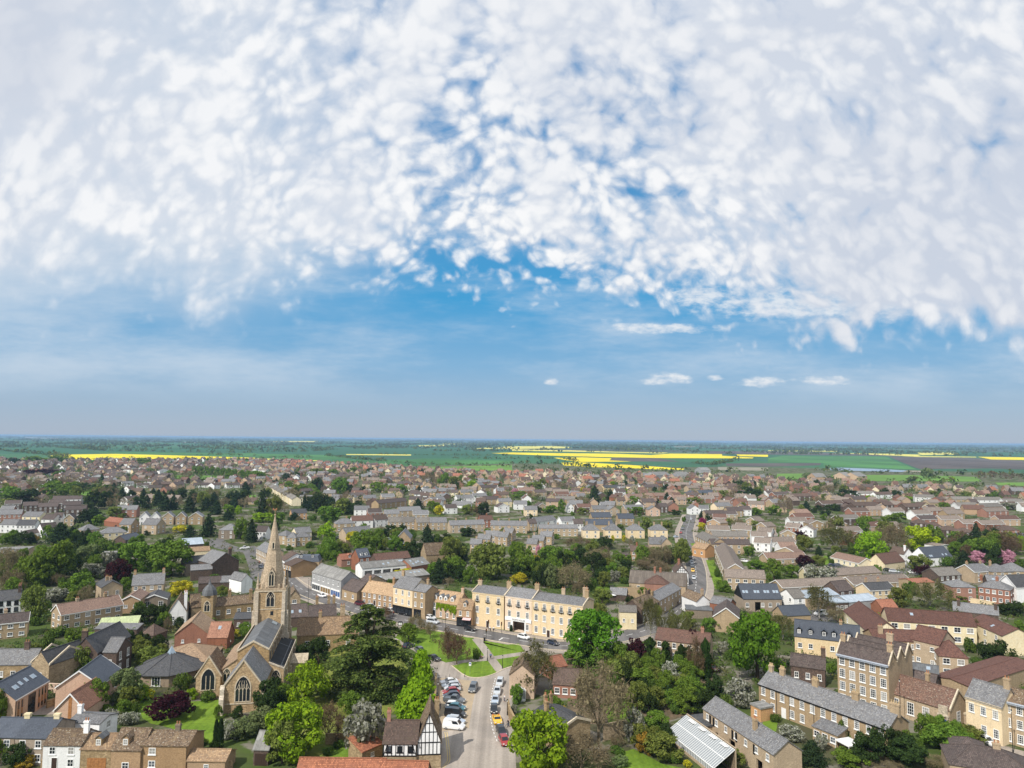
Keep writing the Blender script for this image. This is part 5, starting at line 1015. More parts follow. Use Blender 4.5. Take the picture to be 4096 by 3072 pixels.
_h('B2',890,390,988,380, 6.4,8,3.6,'red','bslate',(2,2),'new red brick house with two white dormers in a slate roof',dorm=(.3,.7),dmat='white')
_h('B2',740,408,860,398, 3.6,7,2.2,'red','redtile',(1,1),'low red-tiled brick annexe beside the new dormered red brick house',dorm=(.6,),noun='annexe')
_h('B2',1040,414,1335,388, 3.2,8,3.2,'brown','redbrown',None,'long low barn with red-brown tiled roof behind the open-bay workshop',noun='barn')
_h('B2',1472,368,1720,352, 4.2,9,5.2,'stone','mossbrown',None,'tall old stone barn with mossy brown tiled roof',noun='barn',cope=0)
_h('B2',1212,226,1335,226, 4.2,15,4.2,'buff','slate',(1,1),'buff brick hall with steep slate roof and roof lights',g=1,noun='hall')
# left, near
_h('C1',-150,214,275,208, 4.8,7,3.8,'stone','slate',(4,1),'long grey-slate stone house with a gabled cross wing, beyond the skylit peach house',ch=[(.72,.5,1.8,1.2)],chm='brown',wr=None)
_h('C1',274,196,425,214, 5.8,11,3.6,'stone','dslate',(1,1),'dark slate cross wing with blank brown end wall',g=1,noun='wing',cope=1)
PM = _h('C1',135,512,418,348, 5.4,8.6,3.4,'pink','bslate',None,'peach brick house with six slim roof lights in its dark slate roof',sky=((.22,.45),(.27,.45),(.42,.5),(.6,.52),(.78,.5),(.83,.5)),barge=0,fascia=1,wl=(1,2),openings=[(.38,.62,4.6)],pipes=(.01,.99))
L = PM['L']; m = MB()
for i in range(6): x = L*.38+L*.24*i/5; m.box(x-.05, x+.05, .12, .2, .02, 4.6)
for z in (1.2,2.4,3.5): m.box(L*.38, L*.62, .125, .195, z-.05, z+.05)
gz = obj('glazed_screen', m, 'blackpaint', PM); m = MB(); m.poly([(L*.38,.16,.02),(L*.62,.16,.02),(L*.62,.16,4.6),(L*.38,.16,4.6)]); obj('pane', m, 'glass', gz)
for fx in (.1,.2,.72,.82,.92):
    m = MB(); m.box(fx*L-.3, fx*L+.3, -.05, -.003, .6, 4.6); m.box(fx*L-.25,fx*L+.25,-.06,-.05,2.9,4.5,1); m.box(fx*L-.25,fx*L+.25,-.06,-.05,.7,1.6,1); obj('window', m, ['timber','glass'], PM)
_h('C1',875,388,1042,248, 5.2,9.5,3.9,'pink','bslate',(2,1),'peach brick house with steep dark slate roof and white-edged gable',barge=1,fascia=1)
_h('C1',470,602,738,600, 3.4,10,3.6,'pink','clay',None,'small peach gabled house with one tall orange timber strip',g=1,barge=1)
m = MB(); HL = HOUSES[-1]['o']['L']; m.box(HL*.5-.35, HL*.5+.35, -.05, -.003, 0, 5.9); obj('timber_panel', m, 'timber', HOUSES[-1]['o'])
_h('C1',-130,836,126,840, 5.0,8.6,4.0,'taupe','bslate',(2,2),'taupe house with cream chimney at the picture edge, joined to another like it',ch=[(.9,.5,.9,1.1)],chm='cream',pots=0)
_h('C1',131,842,400,848, 5.0,8.6,4.0,'taupe','bslate',(2,2),'taupe house with blue-grey slate roof beside the white cottage',ch=[(.85,.5,.9,1.1)],chm='cream',pots=0,door=.35)
_h('C1',590,706,860,722, 4.6,5.5,2.4,'white','slate',(2,1),'small white house with slate roof standing behind the white cottage',ch=[(.02,.5,1.8,.9)],skip={(0,0)},wr=(1,2))
_h('C1',375,906,697,909, 4.4,6.2,3.6,'white','mossbrown',(2,2),'white cottage with mossy brown roof and white chimney',ch=[(.99,.4,1.8,.9)],chm='white',door=.32,noun='cottage')
_h('C1',698,942,972,944, 3.8,6.4,3.8,'stone','tan',None,'stone cottage with tan pantiles, one dormer and timber garage doors',dorm=(.48,),garage=[(.22,.82,'timber')],noun='cottage')
_h('C1',962,947,1215,951, 3.9,7,4.4,'brownbrick','mossbrown',(1,2),'brick cottage with lichened brown roof and one big white dormer window',dorm=(.4,),noun='cottage',ws=(1.3,1.2),skip={(0,1)})
_h('C1',1217,908,1620,914, 4.6,7,4.2,'brownbrick','mossbrown',(2,2),'brick house with two orange chimney pots, last of the cottage row',ch=[(.6,.5,1.2,.9)],chm='greybrick',noun='cottage',ws=(1.3,1.2),skip={(1,1),(1,0)},pipes=(.01,.99))
_h('C1',1620,1042,1945,1046, 2.3,5,2.2,'brownbrick','tan',(3,1),'low outbuilding with tan pantiles at the end of the cottage row',noun='outbuilding',ws=(.9,.9),skip={(0,0),(2,0)})
_h('C1',1355,197,1815,182, 3.4,13,4.6,'brown','hall',None,'broad hall with tan-brown hipped roof next to the tent-roofed hall',t='hip',noun='hall')
_h('D6',42,568,490,572, 6.0,16,4.8,'brown','dslate',(1,1),'brown stone school house with ivy, big chimney stack and dark slate gable',g=1,ch=[(.42,.03,1.6,1.4)],pots=4,pt='potbuff',name='school_house')
_h('D6',590,566,826,568, 6.0,7.5,4.4,'brown','slate',(1,1),'pale slate wing with tall gable sashes, joined to the ivy-clad school house',wr=(2,2),ws=(1.1,2.0),noun='wing')
_h('B1',848,982,1186,957, 3.0,7,1.3,'cream','green',None,'flat hall with pale lime green roof',t='mono',noun='hall')
_h('B1',820,1004,1182,1008, 3.4,3.5,.9,'brown','slate',None,'lean-to with slate roof against the lime green roofed hall',t='mono',noun='lean-to',cat='outbuilding')
_h('B1',1206,1052,1325,1062, 2.4,6,4.2,'brown','brown',None,'tiny dovecote-like hut with pyramid roof beside the small walled lawn',t='hip',noun='hut')
_h('B1',1510,1052,1792,1038, 4.4,13,5.6,'red','hall',(2,1),'red brick barn conversion with steep tan-brown gabled roof',g=1,barge=0,noun='barn',ws=(.7,.9))
_h('B1',1792,1078,1962,1076, 3.4,7,3.6,'red','clay',None,'pinkish tiled wing with one dark roof light, joined to the red brick barn',sky=((.5,.6),),noun='wing')
_h('B1',532,884,1062,794, 5.2,8,2.7,'buff','pinktile',(6,2),'long buff brick house with pinkish roof, white windows and patio',ch=[(.32,.5,1.0),(.78,.5,1.2)],barge=1,wl=(2,2),fascia=1,ws=(1.5,1.3))
_h('B1',1045,758,1212,752, 4.6,11,2.3,'brownbrick','pinktile',(2,1),'brown gabled house with white edged pinkish roof',g=1,barge=1,ws=(1.3,1.0))
_h('B1',1218,757,1447,744, 3.2,9,2.3,'greybrick','dslate',(2,1),'dark gabled bungalow with white French windows',g=1,barge=1,noun='bungalow',ws=(1.6,1.6))
_h('B1',1140,630,1414,614, 5.4,8,3.9,'buff','slate',(4,2),'buff house with patchy slate roof and a chimney on each end gable',ch=[(.02,.5,1.3),(.98,.5,1.5)])
_h('B1',876,650,1062,628, 5.0,10,2.2,'buff','dslate',(2,1),'buff house with dark slate pediment gable and tall middle chimneys',g=1,ch=[(.5,.3,1.2),(.4,.5,1.2)],ws=(1.2,1.7))
_h('B1',-90,772,176,748, 6.6,8,3.4,'white','dslate',(4,3),'white three-storey house with black roof and tall end chimneys',ch=[(.97,.35,1.4),(.97,.75,1.4)],chm='brown',frame='blackpaint')
_h('B1',-60,966,241,936, 4.8,7,3.0,'buff','plum',(3,2),'buff house with dark plum roof and pale chimney in front of the white three-storey house',ch=[(.3,.6,1.2)],barge=1,fascia=1,ws=(1.4,1.1))
_h('B1',-30,322,252,312, 5.0,8,.1,'buff','greyasb',(6,2),'flat-roofed block with white fascia behind the big green trees',t='flat',noun='block of flats',cat='flats',name='block_of_flats')
_h('B1',1830,442,2065,412, 6.6,13,2.6,'brown','slate',None,'big blank brown brick gable house with a double chimney',g=1,ch=[(.7,.1,1.4,1.4)],pots=4)
_h('B1',1650,498,1832,486, 4.6,5,2.0,'brown','slate',None,'brown brick outhouse with slate roof below the big blank gable',noun='outhouse')
_h('B1',1605,442,1800,422, 5.5,7,2.0,'greybrick','dslate',None,'dark roofed brick store behind the brown outhouse',noun='store')
_h('B1',1715,612,1905,602, 3.6,6.5,2.6,'brown','plum',None,'low brown barn with dark tiled hip, nearer half of a pair',noun='barn'); _h('B1',1906,602,2085,594, 3.6,6.5,2.6,'brown','slate',None,'low brown barn with grey slate roof, farther half of a pair',noun='barn')
_h('B1',2085,592,2182,576, 5,9,2.6,'white','slate',None,'white gabled house with grey slate near the spire',g=1)
_h('D1',215,254,702,206, 4.6,6.5,3.6,'stone','mossbrown',(4,1),'long stone almshouse range with brown tiled roof and pointed doorway',ch=[(.42,.5,2.2,1.0),(.92,.2,2.0,1.0)],chm='stone',noun='almshouse',name='almshouse')
_h('D1',-40,262,72,250, 4.6,6.5,3.6,'stone','mossbrown',None,'short stone almshouse wing on the other side of the domed tower',noun='almshouse',name='almshouse')
_h('D1',460,404,692,396, 3.6,8,2.6,'brown','dslate',(2,1),'dark slate stone cottage close by the church tower',noun='cottage',ws=(.9,1.1))
_h('B1',1455,862,1612,852, 4.4,10,4.2,'white','mossbrown',(2,1),'white gabled cottage with brown roof and stone chimneys',g=1,ch=[(.85,.4,1.6),(.95,.1,1.6)],noun='cottage')
_h('D1',1105,152,1250,142, 6.0,8,4.4,'stone','mossbrown',(1,2),'stone gabled house with coped gable and square attic window beside the tower',g=1,cope=0,ws=(1.5,1.2))
_h('B2',290,905,445,893, 3.4,7,3.2,'brown','plum',None,'plum-tiled range with a roof light close behind the church',sky=((.6,.4),(.15,.4)),noun='house')
_h('B2',458,898,692,884, 4.2,7.5,3.6,'white','plum',None,'plum-roofed house with blank white gable behind the stone-tiled roof',noun='house',ch=[(.3,.9,2),(.75,.9,2.2),(.95,.9,2.2)],chm='stone')
_h('B2',355,1062,885,1040, 5.0,8.5,4.3,'stone','tan',(3,1),'old house with broad stone-tiled roof beside the cedar',ch=[(.35,.5,1.6,.9),(.72,.55,3.2,1.4)],chm='stone',wr=(2,2)) 
_h('C2',-20,942,106,946, 3.0,6,2.2,'brown','greyasb',None,'dark timber shed with grey sheet roof',garage=[(.1,.9,'darkwood')],noun='shed')
# half-timbered house and red pantiles at the lane
_h('C2',1100,892,1388,893, 4.9,7.2,4.2,'stone','brown',(3,1),'half-timbered house range with mossy brown roof and black beams',timber=2.6,noun='house',name='timber_framed_house',ch=[(.03,.5,1.8,.7)],chm='red',frame='blackpaint',ws=(1.0,1.1))
_h('C2',1392,884,1600,877, 4.9,9,5.0,'stone','mossbrown',None,'half-timbered cross wing with white gable facing the lane corner',timber=2.6,g=1,noun='wing',name='timber_framed_house',cat='house',ch=[(.8,.55,.6,.9)],chm='stone')
_h('C2',385,1016,1120,1024, 3.0,7,3.0,'stone','pantile',None,'long red pantiled building at the lower picture edge',ridge=1,noun='outbuilding'); _h('C2',1130,1037,1486,1047, 2.9,7,2.9,'stone','pantile',None,'shorter red pantiled building below the half-timbered house',ridge=1,noun='outbuilding')
_h('C2',918,967,1093,890, 2.6,4,1.6,'stone','pantile',(1,1),'stone lean-to with orange-red pantiles against the half-timbered house',t='mono',noun='lean-to',cat='outbuilding',ws=(.8,.8))
# across the lane
_h('D5',1372,10,1296,215, 5.6,6,2.4,'pinkbrick','mossbrown',(2,2),'brick house with tiled roof edge-on to the lane by the birch')
_h('C3',175,618,432,764, 5.2,7.2,4.2,'stone','dslate',None,'stone gabled house with twin tall chimneys beside the parked yellow car',ch=[(.05,.42,1.8,.5),(.05,.62,1.8,.5),(.3,.2,1.6)],chm='stone',cope=2,wl=(1,2))
_h('C3',345,242,476,218, 3,6,2.0,'red','redtile',None,'little red-tiled outhouse behind the birch',noun='outhouse'); _h('C3',355,378,562,393, 3.2,8,2.6,'red','brown',(3,1),'low brown-roofed cottage with white bay windows in the garden',noun='cottage')
CO = _h('C3',1652,588,2258,986, 5.3,6.2,1.9,'buff','slate',(7,2),'long brick coach house with black shutters and dark open cart bays',ch=[(.66,.3,1.2,.8)],openings=[(.2,.235,2.2),(.4,.49,2.7),(.78,.86,2.5)],noun='coach house',cat='coach house',skip={(i,0) for i in range(7)},ws=(.95,1.2))
for fx in (.115,.17,.455,.51,.755): m = MB(); m.box(fx*CO['L']-.3, fx*CO['L']+.3, -.07, -.003, 2.95, 4.75); obj('shutter', m, 'blackpaint', CO)
_h('C3',1468,664,1602,756, 3.0,5.5,.1,'buff','dslate',None,'flat dark-roofed link block between greenhouse and coach house',t='flat',noun='outbuilding',openings=[(.75,.97,2.3)])
P1 = G('C3',1338,788,1.6); P2 = G('C3',1742,1110,1.6); L = (P2-P1).length; an = math.atan2(P2.y-P1.y, P2.x-P1.x)
GR = thing('greenhouse', 'long white lean-to greenhouse with sloping glass roof in the walled garden', 'greenhouse', (P1.x, P1.y, 0), an); d_, h0, h1 = 4.6, 1.6, 4.4
m = MB(); m.poly([(L,d_,0),(0,d_,0),(0,d_,h1+.3),(L,d_,h1+.3)]); m.poly([(0,d_,0),(L,d_,0),(L,d_,h1+.3),(0,d_,h1+.3)]); m.box(0,L,d_,d_+.3,0,h1+.3); m.box(0,L,0,.2,0,.6); obj('wall', m, 'buff', GR)
m = MB(); nb = int(L/.6)
for i in range(nb+1): x = L*i/nb; m.tube((x,0,h0),(x,d_,h1),.055,.055,4); m.tube((x,.02,.6),(x,0,h0),.045,.045,4)
for fz in (0,.5,1): m.tube((0,d_*fz,h0+(h1-h0)*fz),(L,d_*fz,h0+(h1-h0)*fz),.09,.09,4)
for i in range(4): x = L*(.12+.22*i); m.box(x,x+L*.12,d_*.8,d_*.98,h0+(h1-h0)*.95,h0+(h1-h0)*.97)
obj('glazing_frame', m, 'wpaint', GR); m = MB(); m.slab([(0,.02,h0+.03),(L,.02,h0+.03),(L,d_,h1+.03),(0,d_,h1+.03)],.02); m.poly([(0,.05,.6),(L,.05,.6),(L,.05,h0),(0,.05,h0)]); m.poly([(0,.05,0),(0,d_,0),(0,d_,h1),(0,.05,h0)]); obj('glass_roof', m, 'greenglass', GR)
# right, near
_h('C4',-80,377,1030,774, 5.6,7.6,3.1,'buff','slate',(12,2),'long brick terrace with grey slate roof, red-stained patches and four broad chimneys',ch=[(.02,.5,1.4,1.0),(.12,.5,1.5,1.2),(.4,.5,1.5,1.4),(.71,.5,1.5,1.5),(.985,.5,1.8,1.9)],chm='buff',pots=4,noun='terrace',cat='terrace',ws=(1.05,1.7),pipes=(.16,.27,.47,.9),fascia=2,pt='potbuff',skip={(2,0),(5,0),(8,0)},door=.22,dcol='wpaint')
_h('D7',222,522,1166,742, 11.6,14,3.2,'buff','plum',(5,4),'tall brown brick block with triple ridged plum roof and rows of white sash windows',multi=3,cornice=2,cope=1,ws=(1.3,2.0),ch=[(.03,.18,1.6,1.2),(.97,.17,1.6,1.2),(.65,.84,1.7,1.5)],wr=None,noun='brick block',cat='house',name='brick_house')
SH = _h('C4',1040,444,1568,606, 4.8,7.5,4.0,'buff','lichen',(4,1),'school house with lichened plum-brown roof, tall white windows and carved stone doorway',ws=(1.5,2.7),ch=[(.5,.6,1.8,.8)],cope=2,wr=(1,1),name='school_house',skip={(3,0)})
L = SH['L']; m = MB(); m.box(L-2.3,L-1.95,-.35,-.003,0,3.2); m.box(L-.55,L-.2,-.35,-.003,0,3.2); m.box(L-2.45,L-.05,-.42,-.003,3.2,3.55); m.box(L-2.2,L-.3,-.3,-.003,3.553,5.4); m.lathe([(.75,-.36),(.75,-.30)],14,L-1.25,-4.5); m.v[-28:] = [(x, z+.03, -y) for x, y, z in m.v[-28:]]; po = obj('portal', m, 'ashlar', SH); add_door(SH, L-1.25, -.01, 0, 1.3, 2.6, 0, 'bluedoor', 'stonetrim')
_h('C4',1130,305,1440,372, 5.6,4,1.5,'brown','plum',None,'plum-tiled back range between tall block and lead roofs',noun='back range',cat='house',name='rear_range'); _h('C4',1195,252,1472,292, 6.0,5,1.2,'brown','lead',None,'streaked lead-roofed back range with one roof light',sky=((.7,.5),),noun='back range',cat='house',name='rear_range')
_h('C4',1706,487,2016,582, 7.8,7,3.2,'yellow','slate',(3,2),'yellow brick house with white door and blue-lit lower windows',ws=(1.1,1.9),cornice=3,ch=[(.98,.5,2.0,1.2)],chm='buff',door=.15,dcol='blackpaint')
_h('C4',2014,514,2330,592, 8.6,8,3.0,'buff','mossbrown',(3,3),'brown brick town house with mossy tiled roof next to the yellow brick house',ws=(1.1,1.8),cornice=2,noun='town house')
_h('C4',1570,590,1716,640, 3.0,.6,.4,'buff','stonetrim',None,'garden wall pierced by a blue door between school house and yellow house',t='flat',door=.5,dcol='bluedoor',noun='wall',name='brick_wall')
_h('C4',1478,134,1730,158, 5.4,9,3.2,'buff','maroon',(2,2),'buff brick flats with maroon hipped roof and paired white windows',t='hip',wl=(1,2),noun='flats',name='block_of_flats',cat='flats',ws=(1.7,1.5))
_h('C4',1236,-12,1478,44, 7.0,9,3.2,'buff','maroon',(2,2),'taller buff brick flats with maroon roof behind the triple ridged block',noun='flats',name='block_of_flats',cat='flats',ws=(1.1,1.2))
_h('C4',1745,404,2320,216, 4.2,9,3.4,'buff','maroon',(3,1),'long low maroon-tiled range with blank buff gable behind the yellow house',noun='flats',name='block_of_flats',cat='flats')
_h('C4',196,214,492,254, 4.6,6,3.4,'brown','plum',(3,1),'brown cottage with plum roof and end chimney behind the slate terrace',ch=[(.99,.5,2.2,1.0)],chm='brown',noun='cottage',ws=(1.0,1.5))
_h('C4',1595,985,1915,1042, 3.8,9,2.0,'buff','plum',None,'dark tiled bungalow roof by the white car',t='hip',noun='bungalow',cat='bungalow'); _h('C4',1568,1070,2330,1190, 3.8,9,2.4,'buff','plum',None,'broad dark tiled house roof with stone chimney in the lower corner',t='hip',ch=[(.62,.5,1.0,1.2)])
_h('C4',385,740,598,824, 2.7,3.4,.9,'buff','slate',(3,1),'lean-to with shallow slate roof against the slate terrace',t='mono',noun='lean-to',cat='outbuilding',ws=(1.3,1.2))
_h('C3',2062,548,2150,590, 3.0,3.5,.1,'orangebrick','greyasb',(1,1),'flat-roofed brick porch block on the terrace end by the white blossom',t='flat',noun='outbuilding',ws=(.8,1.1))
P = G('C4',700,975,0); m = MB(); GZ = thing('gazebo', 'white canvas garden gazebo in the hedge below the slate terrace', 'gazebo', P, .35); m.slab([(-1.8,-1.8,2.2),(1.8,-1.8,2.2),(0,0,2.9)],.04); m.slab([(1.8,-1.8,2.2),(1.8,1.8,2.2),(0,0,2.9)],.04); m.slab([(1.8,1.8,2.2),(-1.8,1.8,2.2),(0,0,2.9)],.04); m.slab([(-1.8,1.8,2.2),(-1.8,-1.8,2.2),(0,0,2.9)],.04)
for a, b_ in (((-1.8,-1.8),(1.8,-1.8)),((1.8,-1.8),(1.8,1.8)),((1.8,1.8),(-1.8,1.8)),((-1.8,1.8),(-1.8,-1.8))): m.poly([(a[0],a[1],2.0),(b_[0],b_[1],2.0),(b_[0],b_[1],2.2),(a[0],a[1],2.2)])
obj('canopy', m, 'wpaint', GZ)
for sx in (-1,1):
    for sy in (-1,1): m = MB(); m.tube((sx*1.75,sy*1.75,0),(sx*1.75,sy*1.75,2.2),.06,.06,6); obj('leg', m, 'wpaint', GZ)
# middle distance, right half
_h('D8',606,452,992,238, 5.4,7,2.8,'stone','slate',(6,2),'long stone house with slate roof curving along the street bend',ws=(.9,1.1),ch=[(.02,.4,1.2,1.4),(.02,.8,1.2,.8)],chm='stone',skip={(0,0),(2,0),(4,0)})
_h('D8',292,604,600,470, 5.0,7,2.6,'brown','mossbrown',(4,2),'brown-roofed cottage row behind the ivy-clad trunks',noun='cottage',ch=[(.9,.5,1.2,1.4)])
_h('B3',930,857,1076,862, 5.6,8,2.2,'cream','greytile',(2,1),'cream rendered house with dark shop corner by the big chestnut',ws=(.8,1.1))
_h('D8',345,147,767,172, 4.6,11,5.0,'red','redbrown',None,'red brick house with steep pyramid of red-brown tiles',t='hip')
_h('B3',1012,602,1500,637, 3.6,9,4.3,'buff','thatch',(3,1),'long thatched house with dark grey-brown roof and brick chimneys',ch=[(.44,.45,1.6,.8),(.54,.5,1.4,.8)],chm='red')
_h('B3',1405,524,1527,528, 5.0,12,3.6,'white','brown',None,'half-timbered gable house facing the bend in the street',g=1,timber=.4,ch=[(.4,.5,1.6)],chm='red')
_h('B3',1025,332,1180,337, 5.0,8,3.0,'brownbrick','brown',(3,2),'brown brick house in the trees with a red chimney',ch=[(.35,.5,1.3)],chm='red'); _h('B3',1115,368,1286,372, 3.6,9,3.6,'red','mossbrown',(2,1),'square house with mossy brown pyramid roof',t='hip'); _h('B3',930,372,1012,366, 3,6,2,'red','plum',(2,1),'low plum-roofed brick wing in the trees',noun='wing')
_h('B3',845,702,986,712, 2.6,5,2,'brown','slate',None,'little slate-roofed outhouse by the white parasol',noun='outhouse')
for (u, w_) in ((612,145),(805,142),(1000,146),(1198,148)): _h('B3',u,152,u+w_,153, 5.2,8.5,2.8,'yellow','slate',(2,2),{612:'first',805:'second',1000:'third',1198:'fourth'}[u]+' of four yellow brick slate-hipped villas, counted from the dark conifers',t='hip',ch=[(.3,.6,1.2),(.75,.6,1.2)],noun='villa',lod=1,pots=1)
_h('B3',695,42,860,40, 5.2,9,3.2,'buff','bslate',(4,2),None); _h('B3',640,104,870,106, 5.0,9,3.2,'buff','bslate',(4,1),None); _h('B3',920,52,1056,52, 5.2,9,3.2,'buff','bslate',(3,2),None)
_h('B3',235,137,570,138, 5.2,8,2.3,'buff','slate',(7,2),None,noun='terrace',ch=[(.25,.5,1),(.5,.5,1),(.75,.5,1)]); _h('B2',1680,110,1978,100, 5.2,8,3.0,'buff','slate',(6,2),None,noun='terrace',ch=[(.2,.5,1),(.5,.5,1),(.8,.5,1)]); _h('B2',2030,110,2342,114, 5.2,8,3.0,'buff','slate',(6,2),None,noun='terrace',ch=[(.2,.5,1),(.5,.5,1),(.8,.5,1)])
for i, (a, b_, c, e) in enumerate([(1850,272,1946,274),(1912,228,2020,232),(1972,197,2080,202),(2080,208,2170,214),(2130,172,2212,177)]): _h('B2',a,b_,c,e, 5,6.5,2.6,'buff','slate',(2,2),None,ch=[(.5,.5,1)],wr=(2,2))
for (a, b_, c, e) in [(125,268,212,272),(170,238,272,243),(240,203,342,208)]: _h('B3',a,b_,c,e, 5,6.5,2.6,'buff','slate',(2,1),None,ch=[(.1,.5,1)],wr=(2,2))
_h('B3',215,82,385,62, 5.2,8,2.8,'white','slate',(4,2),None,noun='terrace'); _h('B3',430,77,552,72, 5.2,8,2.8,'white','slate',(2,2),None,barge=1); _h('B3',535,97,616,97, 5.2,8,2.8,'white','plum',(3,2),None); _h('B3',150,95,215,92, 5.2,7,2.8,'buff','plum',(2,2),None)
_h('B3',1190,272,1290,274, 4.6,9,3.2,'buff','slate',None,None); _h('B3',1292,268,1382,268, 5,11,3.0,'buff','slate',(1,1),None,g=1)
_h('B3',1742,207,2040,207, 5.5,9,2.8,'pinkbrick','greytile',(6,2),'long grey-brown flats, farthest range of the court beside the street',noun='flats',name='block_of_flats',cat='flats'); _h('B3',1725,272,2062,277, 5.5,9,2.8,'buff','plum',(5,2),'long grey-brown flats, middle range of the court beside the street',noun='flats',name='block_of_flats',cat='flats'); _h('B3',1582,202,1726,270, 5.5,9,2.8,'buff','greytile',(7,2),'grey-brown flats range lying along the street edge',noun='flats',name='block_of_flats',cat='flats')
_h('B3',1668,318,1748,308, 4.6,9,2.4,'orangebrick','tan',None,'tan brick cottage with blank gable beside the green verge',g=1,noun='cottage',wl=(2,1))
_h('B3',1754,306,1838,494, 5.5,9,2.8,'buff','greybrown',(8,2),'long grey-brown row running down beside the street, white-edged gable',noun='terrace',barge=1)
_h('B3',1846,558,2190,573, 5.5,8.5,2.5,'buff','greybrown',(5,2),'buff brick flats with grey-brown roof behind the black-clad barn',noun='flats',name='block_of_flats',cat='flats',ws=(1.6,1.3))
_h('D8',1262,467,1497,452, 5.2,10,3.2,'white','mossbrown',None,'blank white gable house with brick chimney at the street corner',g=1,ch=[(.5,.05,1.8,.9)],chm='buff')
_h('D8',1502,484,1832,540, 5,6,1.8,'red','slate',None,'red brick wing with low slate roof joined to the white gable',noun='wing')
_h('D8',1560,722,2022,760, 5.0,13,3.3,'buff','plum',(3,1),'broad buff gable house with dark roof and white verge by the second chestnut',g=1,barge=1,skip={(0,0),(1,0)},ws=(1.6,1.3))
BB = _h('B3',2000,745,2330,745, 4.6,9.5,4.6,'taupe','bslate',(5,1),'black-clad barn conversion with four pairs of roof lights',sky=((.06,.45),(.14,.45),(.36,.45),(.44,.45),(.62,.45),(.70,.45),(.86,.45),(.94,.45)),noun='barn',openings=[(.3,.45,3.4)])
m = MB(); m.poly([(-.01,9.5,4.3),(-.01,0,4.3),(-.01,0,4.6),(-.01,4.75,9.2),(-.01,9.5,4.6)]); obj('cladding', m, 'black', BB)
_h('D8',540,1132,1480,1245, 5.4,8,3.2,'buff','redbrown',(7,2),'long buff brick house half hidden behind ivy-clad trunks',ws=(1.1,1.5),ch=[(.85,.5,1.2)],chm='red')
_h('D8',1085,606,1545,628, 3.0,5,.5,'greybrick','lead',None,'flat grey shelter roof below the white gable house',t='mono',noun='shelter')
# right side
_h('B4',540,383,786,438, 2.8,9,2.4,'cream','pinktile',(5,1),'long bungalow row with pinkish roof and white-edged gable beside a lawn',barge=1,noun='bungalow'); _h('B4',1008,442,1183,420, 3.4,9,4.0,'cream','redbrown',None,'red-brown roofed barn with blank cream gable',noun='barn')
_h('B4',1380,392,1592,377, 4.4,10,4.6,'white','bslate',(2,1),'white barn conversion under large dark slate roof near the pink cherries',sky=((.15,.15),(.22,.15),(.68,.2),(.82,.2)),noun='barn'); _h('B4',1172,362,1252,358, 5,9,3,'white','brown',(2,2),'white cottage with tall white chimney against the dark slate barn',g=1,ch=[(.3,.1,1.4)],chm='white',noun='cottage')
_h('B4',590,543,982,517, 2.9,9,3.0,'buff','greybrown',(6,1),'first terrace of brown-roofed bungalows beside the parked cars',noun='bungalow'); _h('B4',345,545,588,545, 2.9,9,3.0,'cream','greybrown',(3,1),'brown-roofed bungalow end with white-edged gable behind white blossom',noun='bungalow',barge=1); _h('B4',742,623,1242,592, 2.9,9,3.0,'buff','greybrown',(6,1),'second terrace of brown-roofed bungalows, in front of the parked cars',noun='bungalow',barge=1); _h('B4',128,648,702,620, 2.9,9,3.0,'buff','greybrown',(6,1),'third terrace of brown-roofed bungalows with white-edged gable',noun='bungalow',barge=1)
_h('B4',885,673,1102,662, 5.0,8,3.0,'yellow','dslate',(4,2),'yellow brick cottages with three-part dark slate roof and white verge',barge=1,ch=[(.3,.8,1),(.8,.8,1)],noun='cottage'); _h('B4',1480,548,1672,537, 5,9,3.2,'brown','greytile',(4,2),'brown house with grey tiled roof beside the copper-brown tree')
_h('B4',1265,608,1440,602, 4.6,9,3.0,'buff','redtile',None,'buff gable house with red-tiled roof behind bare trees'); _h('B4',225,741,330,735, 4.6,9,2.6,'white','greytile',(1,2),'white gabled workshop with black windows',noun='workshop',wl=(2,2)); _h('B4',331,738,612,708, 4.6,10,1.5,'buff','metal',None,'workshop with long pale blue metal roof',noun='workshop'); _h('B4',612,680,742,668, 5,8,3,'brown','plum',(2,2),'brown house with dark roof beside the blue metal roof',wr=(2,2))
_h('B4',1595,643,1796,648, 5.8,9,3.0,'red','slate',(2,2),'square red brick villa with slate hip roof',t='hip',noun='villa',chm='red'); _h('B4',1815,638,2092,673, 5.8,8,3.0,'red','slate',(5,2),'long red brick villa wing with slate hip and red chimneys',t='hip',noun='villa',ch=[(.0,.5,1.4),(.55,.5,1.4)],chm='red',wr=(2,2))
_h('B4',1785,513,1932,503, 5,9,2.6,'buff','slate',(2,2),None,ch=[(.1,.5,1.1),(.9,.5,1.1)],barge=1); _h('B4',1930,512,2120,515, 5,9,2.8,'buff','slate',(3,2),None,t='hip',ch=[(.3,.6,1.1)]); _h('B4',2060,505,2260,510, 5.4,9,3,'buff','slate',(3,2),None,t='hip')
_h('B4',2148,648,2330,642, 6,9,4,'white','dslate',None,'white house with black roof behind the red brick villa',barge=1); _h('B4',1905,612,2092,624, 5,8,2.8,'brown','slate',None,'slate roof with two roof lights above the red brick villa',sky=((.3,.5),(.75,.5))); _h('B4',1602,843,1992,888, 3.6,7,2.6,'brown','slate',None,'long low slate-roofed building with end chimney behind the maroon roofs',ch=[(.12,.3,1),(.95,.3,1)])
